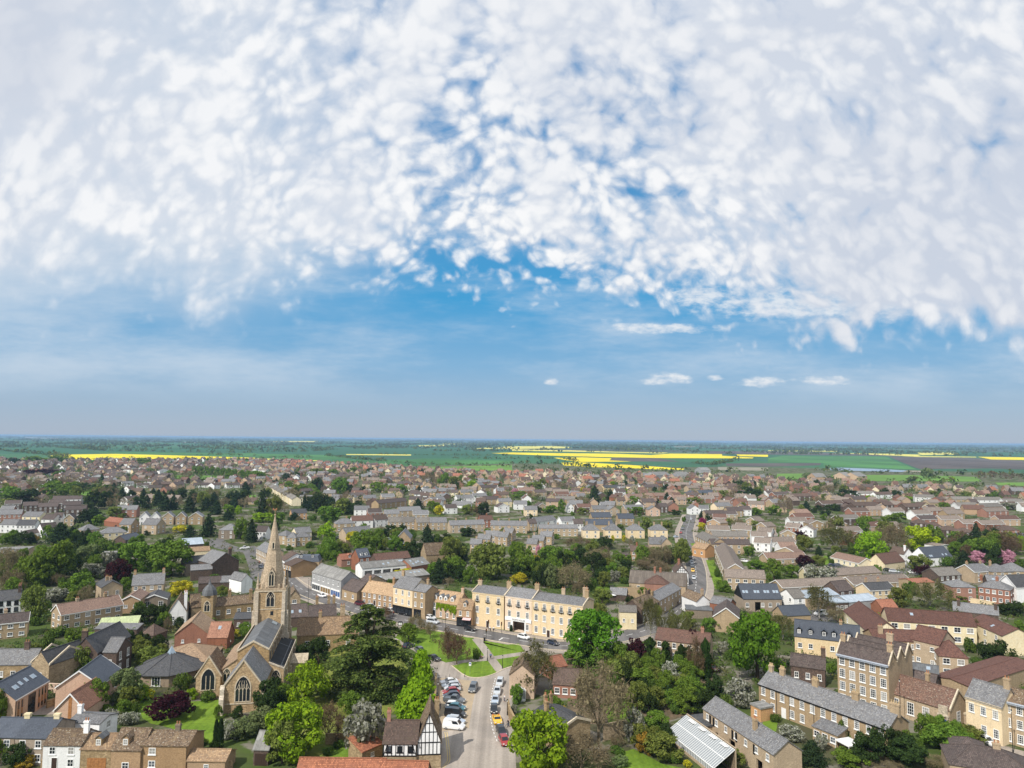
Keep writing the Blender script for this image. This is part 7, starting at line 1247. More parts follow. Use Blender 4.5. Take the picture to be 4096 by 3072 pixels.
# ------------------------------------------------------------------ trees
cedar(G('C2',955,455), 25, 21.5, 'huge spreading dark cedar on the lawn behind the church')
TR = {
'C1':[(1470,450,720,390,'copper','dark purple-leaved tree alone on the church lawn'),(1080,255,570,270,'willow'),(810,350,640,230,'green'),(1215,385,540,130,'lime'),(950,610,745,210,'blossomshrub'),(1090,625,755,190,'blossomshrub'),(1868,690,935,52,'cypress','slimmer of two dark cypresses on the church lawn edge'),(1907,682,938,60,'cypress','fuller of two dark cypresses on the church lawn edge'),(-10,430,760,120,'green'),(10,800,1090,200,'green'),(160,890,1120,240,'dark'),(225,1000,1120,170,'gold'),(690,50,330,180,'olive'),(760,150,330,90,'green'),(1300,50,240,240,'olive'),(1370,140,270,120,'green'),(1790,440,530,170,'shrub'),(1660,415,525,110,'lime'),(2045,570,690,110,'dark'),(1885,560,690,70,'green'),(2000,700,870,190,'blossomshrub'),(2120,670,870,240,'willow'),(540,390,450,40,'shrub'),(440,400,455,80,'shrub'),(450,290,350,90,'dark'),(540,280,360,90,'lime'),(630,280,345,80,'lime'),(470,320,375,80,'yellow'),(600,420,520,110,'shrub'),(1280,420,520,110,'yellow'),(700,380,470,110,'green'),(1720,850,930,130,'shrub'),(1850,880,960,120,'shrub'),(900,560,640,120,'green'),(2190,640,760,100,'shrub'),(1010,20,100,100,'green'),(1580,90,190,90,'shrub')],
'B1':[(420,250,640,370,'green','biggest spreading fresh green tree beyond the white three-storey house'),(225,380,640,190,'green'),(355,390,650,220,'green'),(770,280,450,200,'willow','pale grey-green willow beside the flat garages'),(1215,245,520,340,'green','broad fresh green tree, first of the big pair behind the patchy slate house'),(1480,242,560,370,'green','fullest fresh green tree, second of the big pair behind the patchy slate house'),(1020,405,640,210,'copper'),(700,520,745,220,'green','weeping green tree behind the pinkish roofed long house'),(80,300,600,200,'bare'),(555,600,735,120,'green'),(800,440,565,170,'blossom'),(480,650,780,220,'blossom'),(300,640,940,200,'olive'),(1565,590,735,200,'yellow','golden yellow tree beside the low brown barns'),(1925,630,740,110,'olive'),(1085,560,690,100,'green'),(860,650,730,90,'olive'),(520,90,275,220,'conifer'),(180,170,285,170,'dark'),(290,190,255,80,'gold'),(640,160,280,120,'dark'),(690,95,210,110,'willow'),(760,140,260,110,'conifer'),(900,230,335,270,'shrub'),(1000,260,360,120,'green'),(850,20,115,120,'green'),(730,-30,120,160,'conifer'),(820,-40,80,180,'conifer'),(1800,20,215,140,'conifer'),(1640,110,215,120,'conifer'),(1555,110,180,120,'yellow'),(2085,50,235,130,'green'),(2175,60,260,120,'conifer'),(1970,-20,70,130,'conifer'),(300,900,985,140,'shrub'),(450,1000,1095,230,'shrub'),(1290,790,965,260,'dark'),(1200,770,900,120,'shrub'),(1400,800,930,120,'dark'),(1130,990,1105,110,'green'),(1545,905,1010,90,'dark'),(1985,1005,1110,160,'yellow','golden yellow bush beside the pinkish tiled wing'),(2115,955,1085,130,'green'),(1450,900,1040,70,'bare'),(1380,1035,1090,160,'shrub'),(120,560,760,140,'green'),(640,680,780,120,'olive'),(60,180,280,120,'green'),(540,560,680,100,'shrub'),(960,500,640,110,'shrub'),(660,400,470,150,'dark'),(1790,960,1060,70,'pink'),(1180,190,300,120,'green'),(1060,120,200,80,'shrub')],
'C2':[(430,195,600,380,'lime','rounded lime green tree between church and cedar'),(330,545,1070,490,'lime','tall lime-green tree in front of the church lawn, tallest at the lower edge'),(120,340,660,280,'dark'),(60,590,820,260,'willow'),(620,540,920,290,'brown'),(930,530,1020,370,'blossom','tree with scattered white blossom beside the half-timbered house'),(1425,90,480,200,'limecol'),(1400,320,690,310,'limecol','widest lime green columnar tree beside the parking bays'),(1300,420,690,180,'limecol'),(545,-20,230,220,'dark'),(420,20,210,160,'dark'),(620,935,1010,100,'shrub'),(900,880,1015,120,'green'),(1660,-120,175,150,'brown'),(1735,-50,228,230,'brown','brown budding tree on the lawn beside the lane, fuller of two'),(1900,70,175,80,'shrub'),(230,700,1100,300,'olive'),(700,860,940,140,'shrub'),(250,380,560,200,'green'),(1540,470,660,60,'shrub')],
'B2':[(470,950,1070,180,'dark'),(620,1000,1102,180,'dark'),(1385,880,1062,160,'bare'),(1507,950,1092,110,'bare'),(1120,810,925,160,'brown'),(1660,1030,1110,140,'bare'),(620,90,240,160,'lime'),(620,220,405,160,'green'),(700,330,425,110,'green'),(930,150,400,220,'green'),(840,160,270,120,'yellow'),(1270,485,590,200,'yellow','golden yellow round tree behind the yellow brick shops'),(1580,400,620,150,'conifer','dark pointed conifer behind the orange-tan roofs'),(1480,110,280,130,'conifer'),(1830,120,210,140,'dark'),(1700,210,470,210,'olive'),(1720,380,570,190,'green'),(2020,270,580,340,'olive','large olive spring tree behind the balconied row'),(1850,460,620,120,'green'),(1640,180,280,120,'dark'),(1360,250,410,180,'dark'),(1300,280,320,70,'yellow'),(640,-60,88,210,'green','bright round green tree north of the spire, isolated among roofs'),(770,240,335,160,'bare'),(1170,100,170,90,'dark'),(1220,130,225,100,'green'),(1080,190,265,110,'olive'),(500,150,230,90,'olive'),(300,800,940,90,'shrub'),(450,250,310,90,'shrub'),(1100,210,300,110,'shrub'),(1370,60,130,50,'conifer'),(2000,190,260,90,'dark'),(1940,200,300,110,'olive'),(1600,540,600,90,'shrub'),(1490,530,590,90,'shrub'),(560,330,400,100,'shrub'),(1560,190,270,120,'shrub'),(1740,60,130,70,'olive'),(60,0,90,200,'lime'),(330,0,70,120,'conifer'),(500,20,75,90,'shrub'),(190,0,100,120,'green'),(280,280,330,80,'shrub')],
'B3':[(70,265,545,220,'green','dense bright green tree behind the balconied row beside olive tree'),(60,520,620,150,'yellow'),(205,370,490,100,'yellow'),(340,290,490,230,'green'),(280,440,650,110,'dark'),(345,450,660,140,'willow'),(515,340,460,120,'green'),(590,200,340,230,'bare'),(790,210,320,160,'dark'),(540,430,700,280,'bare'),(660,460,610,100,'blossom'),(740,320,500,240,'bare'),(760,470,630,150,'dark'),(795,510,650,110,'olive'),(890,500,600,90,'blossom'),(960,470,590,110,'olive'),(870,410,510,140,'willow'),(990,410,480,90,'dark'),(1180,400,520,280,'bare'),(1360,280,440,150,'willow'),(1460,230,470,150,'olive'),(1240,220,340,120,'bare'),(780,660,800,170,'olive'),(230,280,375,55,'pink'),(900,330,410,70,'green'),(1160,40,175,100,'olive'),(1340,70,175,100,'olive'),(385,185,235,70,'green'),(380,110,195,45,'conifer'),(870,195,262,30,'yellow'),(965,195,255,30,'yellow'),(1645,45,112,65,'magenta'),(1640,85,152,65,'yellow'),(1635,-10,65,60,'conifer'),(1700,10,75,60,'dark'),(1880,50,115,70,'olive'),(1940,50,125,100,'bare'),(2100,70,145,80,'olive'),(2110,410,505,170,'green'),(640,380,560,120,'dark'),(440,330,520,130,'dark'),(420,500,660,140,'shrub'),(700,240,380,120,'olive'),(1070,250,330,60,'shrub'),(680,560,690,110,'shrub'),(1120,560,640,60,'blossom'),(1820,590,690,110,'green'),(1780,470,560,60,'shrub'),(1310,430,540,120,'bare'),(560,270,400,120,'green'),(970,560,620,120,'shrub'),(930,100,150,60,'shrub')],
'C3':[(705,-255,235,520,'chestnut','great bright green chestnut hiding the end of the balconied row'),(610,20,240,310,'green'),(200,0,480,380,'birch','pale-stemmed thin birch beside the lane houses'),(750,220,930,520,'bare','large bare twiggy tree in the walled garden'),(600,830,1160,480,'bare'),(230,620,1200,520,'lime','bright lime green tree by the lane, in front of the parked red car'),(1050,600,900,190,'blossom'),(1250,620,810,240,'green'),(1310,800,1060,340,'olive'),(1150,810,1000,160,'gold'),(1515,1040,1105,75,'yellow'),(1180,450,650,160,'dark'),(1130,250,430,310,'green'),(950,190,300,170,'green'),(1380,190,410,180,'blossom'),(1460,290,440,210,'olive'),(1510,400,650,230,'green'),(1390,430,610,160,'green'),(1640,420,650,210,'dark'),(1970,340,600,250,'blossom','white blossoming tree beside the coach house and terrace end'),(1920,950,1120,190,'olive'),(440,570,700,100,'gold'),(370,490,650,160,'green'),(330,430,540,120,'shrub'),(940,1000,1110,140,'willow'),(900,830,940,140,'bare'),(1720,300,510,210,'dark'),(1060,-10,225,200,'copper'),(1590,-40,335,170,'brown'),(1195,-20,215,115,'ivy'),(1325,10,195,85,'ivy'),(1462,40,255,70,'ivy'),(1672,-10,335,90,'ivy'),(840,480,560,90,'bare'),(1220,520,640,80,'conifer'),(1000,240,300,140,'shrub'),(1260,200,320,160,'shrub'),(1550,260,400,160,'shrub'),(1850,480,640,140,'shrub'),(420,640,760,100,'shrub'),(900,900,990,160,'shrub'),(1400,980,1080,200,'shrub'),(20,560,640,70,'blossomshrub'),(40,380,560,110,'green'),(1290,440,560,110,'olive'),(1700,500,620,140,'shrub'),(1080,680,760,120,'shrub')],
'D8':[(450,390,1160,320,'birch'),(700,620,1220,280,'birch'),(960,590,1330,360,'birch'),(1100,640,945,320,'olive'),(1500,760,1010,310,'green'),(1330,615,700,160,'yellow'),(1650,700,970,190,'copper'),(1200,960,1500,230,'copper'),(850,700,980,200,'olive'),(1830,210,320,140,'green'),(1700,100,250,160,'green'),(560,520,900,220,'olive'),(260,420,840,200,'birch')],
'B4':[(-95,860,1480,470,'chestnut','great bright green chestnut before the dormered slate cottages'),(440,630,925,260,'birch'),(450,460,650,270,'blossom','spreading white-blossoming tree among the bungalow terraces'),(310,200,345,150,'olive'),(590,120,345,340,'birch'),(900,165,415,260,'lime','rounded yellow-olive tree behind the long bungalow row'),(1110,90,350,190,'bare'),(985,110,340,180,'bare'),(1300,120,345,280,'bright','vivid yellow-green tree beside the dark slate barn'),(1440,110,270,130,'green'),(1090,0,95,190,'green'),(1640,165,260,160,'green'),(1800,95,340,140,'conifer','dark cedar-like conifer behind the pink cherries'),(1870,220,410,210,'green'),(1615,250,375,110,'green'),(1690,330,490,160,'conifer'),(1815,335,448,145,'pink','pinker of two pink cherry trees by the dark slate barn'),(2045,320,468,160,'pink','paler of two pink cherry trees, farther from the dark slate barn'),(2060,160,360,240,'brown'),(2190,200,335,80,'lime'),(1310,360,500,190,'olive'),(1340,450,560,160,'copper'),(315,370,475,145,'copper'),(440,370,475,120,'olive'),(200,450,565,140,'green'),(50,400,595,150,'green'),(1400,580,840,340,'birch'),(1140,650,820,170,'olive'),(600,830,965,210,'bare'),(1660,715,780,150,'olive'),(2090,760,895,230,'dark'),(900,750,815,150,'copper'),(700,25,98,65,'conifer'),(790,50,113,65,'conifer'),(480,5,65,60,'green'),(275,160,225,115,'copper'),(440,290,372,75,'conifer'),(130,880,1110,240,'birch'),(1390,930,1110,220,'birch'),(1660,850,1110,320,'birch'),(2175,930,1070,100,'green'),(1740,230,380,120,'green'),(720,260,360,100,'shrub'),(1950,280,470,130,'dark'),(2180,400,480,120,'shrub'),(1560,380,470,140,'shrub'),(1240,600,720,120,'shrub'),(1080,560,640,60,'shrub'),(550,400,450,60,'shrub')],
'C4':[(1530,740,1010,380,'green','rounded fresh green tree below the school house doorway'),(1190,840,1110,340,'dark'),(1750,750,905,260,'olive'),(710,960,1110,290,'green'),(880,890,1010,240,'dark'),(380,870,1095,260,'conifer'),(200,740,890,210,'blossom'),(120,950,1120,240,'conifer'),(1440,1010,1120,270,'bare'),(1000,1040,1120,310,'bare'),(1960,-10,245,290,'dark','dark evergreen tree on the care home lawn'),(1800,150,230,120,'shrub'),(690,780,890,130,'green'),(550,200,305,80,'green'),(640,700,900,110,'shrub'),(60,640,720,120,'shrub'),(470,820,960,120,'blossom'),(1290,860,960,160,'shrub'),(1620,960,1060,180,'shrub'),(1750,-20,110,130,'shrub'),(250,560,640,0.1,'shrub')],
'A1':[(500,440,575,210,'green','round bright green tree before the small sports green'),(80,490,600,160,'green'),(200,510,640,260,'dark'),(250,560,640,160,'bare'),(350,520,590,90,'dark'),(740,450,530,180,'dark'),(600,390,500,180,'bare'),(830,520,690,180,'dark'),(940,530,660,110,'conifer'),(1010,560,690,160,'bare'),(1060,500,620,90,'conifer'),(1130,520,630,110,'conifer'),(1240,505,620,80,'conifer'),(1270,560,690,90,'conifer'),(1380,545,650,100,'willow'),(1430,560,700,130,'conifer'),(1500,560,690,100,'conifer'),(1550,500,600,130,'dark'),(1640,570,720,120,'conifer'),(1680,520,640,100,'dark'),(1780,580,700,110,'conifer'),(1850,540,650,120,'conifer'),(1870,610,734,130,'conifer'),(1960,560,660,90,'conifer'),(2040,530,660,130,'conifer'),(1990,640,734,120,'green'),(2060,650,740,60,'lime'),(1150,580,660,150,'bare'),(1020,660,760,190,'olive'),(800,660,760,120,'conifer'),(1690,310,385,60,'green'),(1740,310,388,60,'green'),(1790,315,392,60,'green'),(1830,318,395,60,'green'),(1880,322,398,60,'green'),(1930,328,402,60,'green'),(1980,330,405,60,'green'),(2020,335,408,60,'green'),(2090,345,415,70,'green'),(2140,350,420,70,'green'),(2190,355,425,80,'green'),(1980,370,445,70,'green'),(1610,350,430,90,'bare'),(1750,415,455,35,'dark'),(1850,425,460,60,'copper'),(1240,240,310,110,'green'),(260,340,400,110,'copper'),(360,335,400,100,'copper'),(450,340,400,110,'copper'),(510,345,405,90,'green'),(880,380,465,60,'conifer'),(430,310,340,90,'green'),(630,230,262,40,'dark'),(200,335,375,90,'willow'),(1060,370,410,110,'blossom'),(1180,370,405,80,'blossom'),(1290,330,380,90,'willow'),(1480,350,390,100,'green'),(930,470,520,120,'shrub'),(1150,440,480,90,'bare'),(140,240,300,140,'dark'),(300,225,290,180,'green'),(500,220,280,170,'green'),(30,380,460,80,'bare'),(300,420,500,180,'bare'),(90,590,660,140,'olive')],
'A2':[(60,540,734,110,'conifer'),(40,350,430,140,'green'),(130,600,720,150,'bare'),(200,590,700,100,'bare'),(300,500,620,180,'bare'),(430,460,560,130,'green'),(510,410,520,100,'dark'),(560,430,525,80,'conifer'),(730,410,560,150,'green'),(790,460,560,80,'dark'),(690,440,530,90,'olive'),(640,480,540,70,'willow'),(560,540,720,150,'dark'),(620,560,700,130,'dark'),(480,590,700,110,'conifer'),(420,560,700,60,'conifer'),(740,590,734,160,'olive'),(810,620,734,90,'dark'),(1060,450,540,150,'green'),(1250,470,560,120,'green'),(990,390,450,60,'dark'),(930,480,520,40,'dark'),(1170,480,560,110,'olive'),(1410,480,550,60,'conifer'),(1400,590,690,110,'conifer'),(1540,610,720,130,'green'),(1580,650,734,90,'yellow'),(1500,360,490,140,'bare'),(1620,370,495,100,'green','taller deep green tree amid terraces beneath the rape fields'),(1560,370,480,120,'bare'),(1720,400,500,120,'olive'),(1880,430,500,110,'lime'),(1930,585,630,60,'yellow'),(1770,590,660,100,'dark'),(1950,620,734,140,'dark'),(1840,640,734,130,'olive'),(1880,650,740,80,'brown'),(850,320,375,110,'green'),(530,330,395,150,'olive'),(660,340,390,120,'green'),(270,370,440,80,'dark'),(340,360,420,90,'dark'),(230,450,510,70,'green'),(985,330,370,70,'dark'),(1800,420,480,80,'bare'),(460,290,330,60,'green'),(150,560,734,140,'olive'),(960,580,620,90,'dark'),(1020,610,650,60,'yellow'),(890,610,650,80,'dark'),(1090,430,470,50,'lime')],
'A3':[(715,480,630,110,'conifer','tallest dark conifer beyond the slate-roofed villas'),(850,510,620,90,'conifer'),(1380,580,660,80,'conifer'),(1340,540,620,70,'conifer'),(1325,465,525,70,'dark'),(970,430,500,60,'dark'),(1060,570,640,90,'green'),(960,500,560,80,'lime'),(740,480,520,90,'lime'),(650,500,545,80,'lime'),(610,495,530,50,'yellow'),(1180,560,650,170,'bare'),(1290,540,600,80,'bare'),(1230,585,650,80,'dark'),(1570,575,640,110,'olive'),(1650,540,620,40,'conifer'),(1500,370,405,45,'dark'),(1560,365,410,55,'dark'),(430,600,720,70,'green'),(430,590,640,100,'yellow'),(620,570,650,120,'bare'),(560,580,640,50,'dark'),(190,440,530,140,'olive'),(400,430,530,130,'bare'),(270,420,520,80,'olive'),(180,530,600,160,'bare'),(60,530,590,140,'green'),(20,500,560,60,'pink'),(1390,655,700,70,'magenta'),(1410,690,734,110,'dark'),(1640,700,740,50,'conifer'),(960,655,720,40,'conifer'),(750,640,720,50,'conifer'),(610,670,734,90,'olive'),(320,650,720,130,'green'),(130,680,734,90,'green'),(1060,660,734,150,'green'),(1050,410,470,60,'dark'),(725,430,480,50,'dark'),(770,430,490,40,'conifer'),(1230,490,530,50,'dark'),(1400,475,520,60,'dark'),(2050,500,600,220,'dark'),(2000,550,600,120,'dark'),(1800,640,700,60,'dark'),(1820,520,600,140,'olive'),(1960,470,520,120,'bare'),(2160,590,640,90,'green'),(2100,670,740,120,'green'),(1250,700,740,40,'olive'),(870,440,480,50,'lime'),(1140,550,600,60,'olive'),(280,570,610,100,'blossom'),(230,660,720,60,'dark'),(140,610,660,60,'green')],
'A4':[(885,565,620,95,'lime','small lime-green round tree in the brown-roofed estate'),(1520,625,690,110,'green','bright green round tree among the red brick estate houses'),(680,625,690,70,'copper'),(330,615,700,90,'conifer'),(290,650,720,60,'olive'),(450,645,700,80,'dark'),(560,640,700,150,'dark'),(50,650,740,130,'green'),(140,570,730,130,'bare'),(990,500,590,120,'dark'),(1110,520,590,80,'dark'),(520,470,560,130,'bare'),(690,510,600,190,'dark'),(430,480,540,90,'green'),(1490,500,555,50,'dark'),(1400,520,570,110,'olive'),(1620,630,670,110,'blossom'),(2080,625,690,130,'blossom'),(1970,540,590,180,'green'),(1090,710,740,150,'green'),(1710,530,580,80,'olive'),(500,550,600,80,'olive'),(320,570,600,60,'yellow'),(420,570,640,100,'bare'),(1130,600,660,70,'brown'),(1380,330,420,110,'willow'),(1250,400,440,80,'willow'),(1590,400,450,50,'lime'),(350,370,420,120,'willow'),(1880,350,440,130,'brown'),(2000,360,440,120,'brown'),(2120,370,440,130,'brown'),(1650,680,710,60,'dark'),(1720,675,710,50,'dark'),(1210,570,610,90,'lime'),(250,560,600,90,'olive'),(500,690,740,90,'dark'),(620,660,690,110,'shrub'),(1250,690,740,90,'shrub')]}
for k, rows in TR.items():
    for r_ in rows:
        if r_[3] < 1: continue
        tree(k, *r_[:5], label=r_[5] if len(r_) > 5 else None)
n_tree = len(TREES)
def zone(k, u0, v0, u1, v1, n, kinds, s0, s1, r=7.5):
    for _ in range(n*6):
        if n <= 0: return
        P = G(k, rs4.uniform(u0, u1), rs4.uniform(v0, v1))
        if any(abs(h_['p'].x-P.x) < r and abs(h_['p'].y-P.y) < r for h_ in HOUSES) or any((t_['p']-P).length < 2.6 for t_ in TREES): continue
        kd = rs4.choice(kinds); s_ = rs4.uniform(s0, s1)*(.6 if kd in ('shrub','blossomshrub') else 1); plant(P, s_, s_*rs4.uniform(.85, 1.25), kd, px=px_of(P.x, P.y)); n -= 1
rs4 = random.Random(9)
zone('B3',60,420,880,640, 26, ['green','olive','dark','bare','green','dark','olive'], 6, 10); zone('B3',880,420,1010,600, 6, ['dark','shrub','green'], 4, 6); zone('B3',1100,420,1500,470, 8, ['bare','olive','green'], 6, 9)
zone('C3',820,220,1680,420, 24, ['green','shrub','dark','olive','shrub','green'], 4, 7); zone('C3',1080,420,1640,640, 24, ['shrub','dark','green','shrub','olive'], 3.5, 6); zone('C3',880,880,1420,1010, 10, ['shrub','dark','olive'], 3, 4.5)
zone('B2',1480,420,1800,600, 12, ['dark','green','olive','shrub'], 5, 8); zone('B2',440,300,780,420, 12, ['green','shrub','olive'], 4, 7); zone('B2',1040,180,1420,330, 14, ['dark','green','olive','shrub'], 5, 8)
zone('B1',20,380,700,700, 22, ['green','shrub','olive','dark','bare'], 5, 9); zone('B1',640,420,1120,620, 14, ['dark','green','shrub','blossom'], 4, 7); zone('B1',40,190,880,290, 18, ['dark','green','conifer','shrub','olive'], 5, 8); zone('B1',1100,1000,1500,1100, 8, ['shrub','green','dark'], 3, 5)
zone('C1',1040,60,1420,330, 12, ['shrub','green','olive','dark'], 3.5, 5.5); zone('C1',760,480,1200,640, 8, ['shrub','green','olive'], 3, 5); zone('C4',840,930,1300,1090, 9, ['shrub','dark','green','shrub'], 4, 6); zone('C4',1350,800,1750,960, 7, ['shrub','green'], 3.5, 5)
zone('A1',740,560,2150,680, 34, ['conifer','dark','olive','bare','dark','green'], 8, 13); zone('A1',0,480,700,600, 16, ['bare','dark','olive','green'], 8, 12); zone('A2',60,480,860,720, 26, ['dark','olive','bare','green'], 7, 12); zone('A2',1420,400,2000,520, 14, ['green','olive','bare','dark'], 8, 12); zone('A3',1850,480,2200,620, 12, ['dark','bare','olive'], 8, 12); zone('B4',480,150,1100,340, 14, ['olive','bare','green'], 7, 11, 6); zone('B4',1560,200,2200,420, 16, ['green','dark','brown','olive'], 6, 10); zone('A4',400,480,900,570, 12, ['dark','olive','bare'], 8, 12)
# garden shrubs and small trees filling the plots of the town
rs3 = random.Random(5); tcell = {}
for t_ in TREES: tcell.setdefault((int(t_['p'].x//8), int(t_['p'].y//8)), []).append(t_['p'])
def blocked(x, y, r):
    for h_ in HOUSES:
        if abs(h_['p'].x-x) < 30 and abs(h_['p'].y-y) < 30 and math.hypot(h_['p'].x-x, h_['p'].y-y) < r: return True
    return False
def free_strip(x, y):     # keep the lane, the green and the street open
    for P in STREETP:
        if abs(P.x-x)+abs(P.y-y) < 13: return False
    return not (LANE[0] < x < LANE[1] and LANE[2] < y < LANE[3])
STREETP = line_pts(street, 0, 1); LANE = (-22, 12, 120, 245)
cnt = 0; tries = 0
while cnt < 190 and tries < 6000:
    tries += 1; Y = 150*(4.6**rs3.random()); X = rs3.uniform(-.75, .75)*Y; xn, yn = px_of(X, Y)
    if not (-20 < xn < 4110) or yn < 1960 or yn > 3060 or blocked(X, Y, 8.5) or not free_strip(X, Y): continue
    if any((p - Vector((X, Y, 0))).length < 4 for i in (-1,0,1) for j in (-1,0,1) for p in tcell.get((int(X//8)+i, int(Y//8)+j), ())): continue
    if -76 < X < -38 and 140 < Y < 235: continue
    kd = rs3.choice(['shrub','shrub','shrub','dark','green','olive','shrub','blossomshrub','bare']); s_ = rs3.uniform(2.2, 4.5) if kd in ('shrub','blossomshrub') else rs3.uniform(3.5, 6.5)
    plant(Vector((X, Y, 0)), s_, s_*rs3.uniform(.8, 1.1), kd, px=(xn, yn), far=True if Y > 300 else None); cnt += 1; tcell.setdefault((int(X//8), int(Y//8)), []).append(Vector((X, Y, 0)))
# the wooded gardens of the far town read as one mass
HC = []; HN = []; HS = []
for _ in range(8500):
    Y = 560*(3.6**rs.rand()); X = (rs.rand()-.5)*1.56*Y; xn, yn = px_of(X, Y)
    if yn < edge_top(xn)-3 or yn > 2020 or near(X, Y, 6.5): continue
    wd = math.sin(X*.013+1.7)*math.sin(Y*.009+.6)+.55*math.sin(X*.031-Y*.017)
    if wd < .12 and rs.rand() < .5: continue
    r_ = 1.5+3.9*rs.rand()**1.3; clump((X, Y), r_, r_*(1.25+.8*rs.rand()), 44, max(.9, Y*.0011))
for _ in range(7000):     # low garden hedges between the nearer houses
    Y = 170*(3.8**rs.rand()); X = (rs.rand()-.5)*1.5*Y; xn, yn = px_of(X, Y)
    if yn > 3060 or blocked(X, Y, 7.5) or not free_strip(X, Y) or (-80 < X < -30 and 130 < Y < 240): continue
    r_ = .5+1.5*rs.rand()**1.6; clump((X, Y), r_*(1+.8*rs.rand()), r_*1.3, int(30+18*r_), .38)
V = np.concatenate([cards(c, n, s_, rs) for c, n, s_ in zip(HC, HN, HS)]); tag(link('shrubbery', quadmesh('shrubbery', V), ['leaf_far']), kind='stuff')
for pts, h_ in [([('C1',400,390),('C1',590,380)],1.2),([('C1',1680,890),('C1',1850,900)],1.8),([('B1',1300,1060),('B1',1500,1045)],1.5),([('C4',1780,200),('C4',1800,130)],2),([('B3',905,620),('B3',1010,610)],1.6)]: pass
print('trees', n_tree, len(TREES), time.time()-T0)
# ------------------------------------------------------------------ garden walls
def gwall(pts, h, mat, label, w_=.35):
    P = [G(*p) for p in pts]; b = MB()
    for a, c in zip(P, P[1:]):
        d = (c-a).normalized(); n = Vector((-d.y, d.x, 0))*w_/2
        for z0, z1, k_ in ((0,h,1),(h,h+.12,1.35)): m_ = n*k_; b.poly([a-m_+Vector((0,0,z0)), c-m_+Vector((0,0,z0)), c-m_+Vector((0,0,z1)), a-m_+Vector((0,0,z1))]); b.poly([c+m_+Vector((0,0,z0)), a+m_+Vector((0,0,z0)), a+m_+Vector((0,0,z1)), c+m_+Vector((0,0,z1))]); b.poly([a-m_+Vector((0,0,z1)), c-m_+Vector((0,0,z1)), c+m_+Vector((0,0,z1)), a+m_+Vector((0,0,z1))])
        for e, s_ in ((a,-1),(c,1)): b.poly([e-n, e+n, e+n+Vector((0,0,h)), e-n+Vector((0,0,h))][::s_])
    return tag(obj('garden_wall', b, mat), label, 'wall')
gwall([('C1',355,1106),('C1',900,1102),('C1',2010,1116)], 1.4, 'stone', 'stone wall running along the front of the cottage row'); gwall([('C3',790,870),('C3',990,830)], 3.2, 'stone', 'old stone garden wall behind the big bare tree'); gwall([('B3',910,740),('B3',1140,745)], 4.2, 'buff', 'tall tan brick garden wall behind the cream house'); gwall([('C1',395,450),('C1',600,460)], 2.0, 'pink', 'peach garden wall between the two peach houses')
gwall([('C2',1555,330),('C2',1550,480),('C2',1540,640)], 1.2, 'stone', 'low wall between lime green columns and the parking bays'); gwall([('C2',600,900),('C2',830,900)], 2.0, 'stone', 'stone wall behind the small dark lawn'); gwall([('D5',1270,760),('D5',1300,900),('D5',1370,1040)], 2.2, 'stone', 'pale stone wall along the pavement by the yellow car'); gwall([('B4',1750,790),('B4',1970,830)], 2.2, 'yellow', 'pale brick yard wall below the red brick villa')
gwall([('C1',400,590),('C1',610,520)], 1.6, 'stone', 'stone wall beside the peach house forecourt'); gwall([('D1',1215,640),('D1',1465,560)], 3.0, 'stone', 'stone yard wall between church tower and cedar')
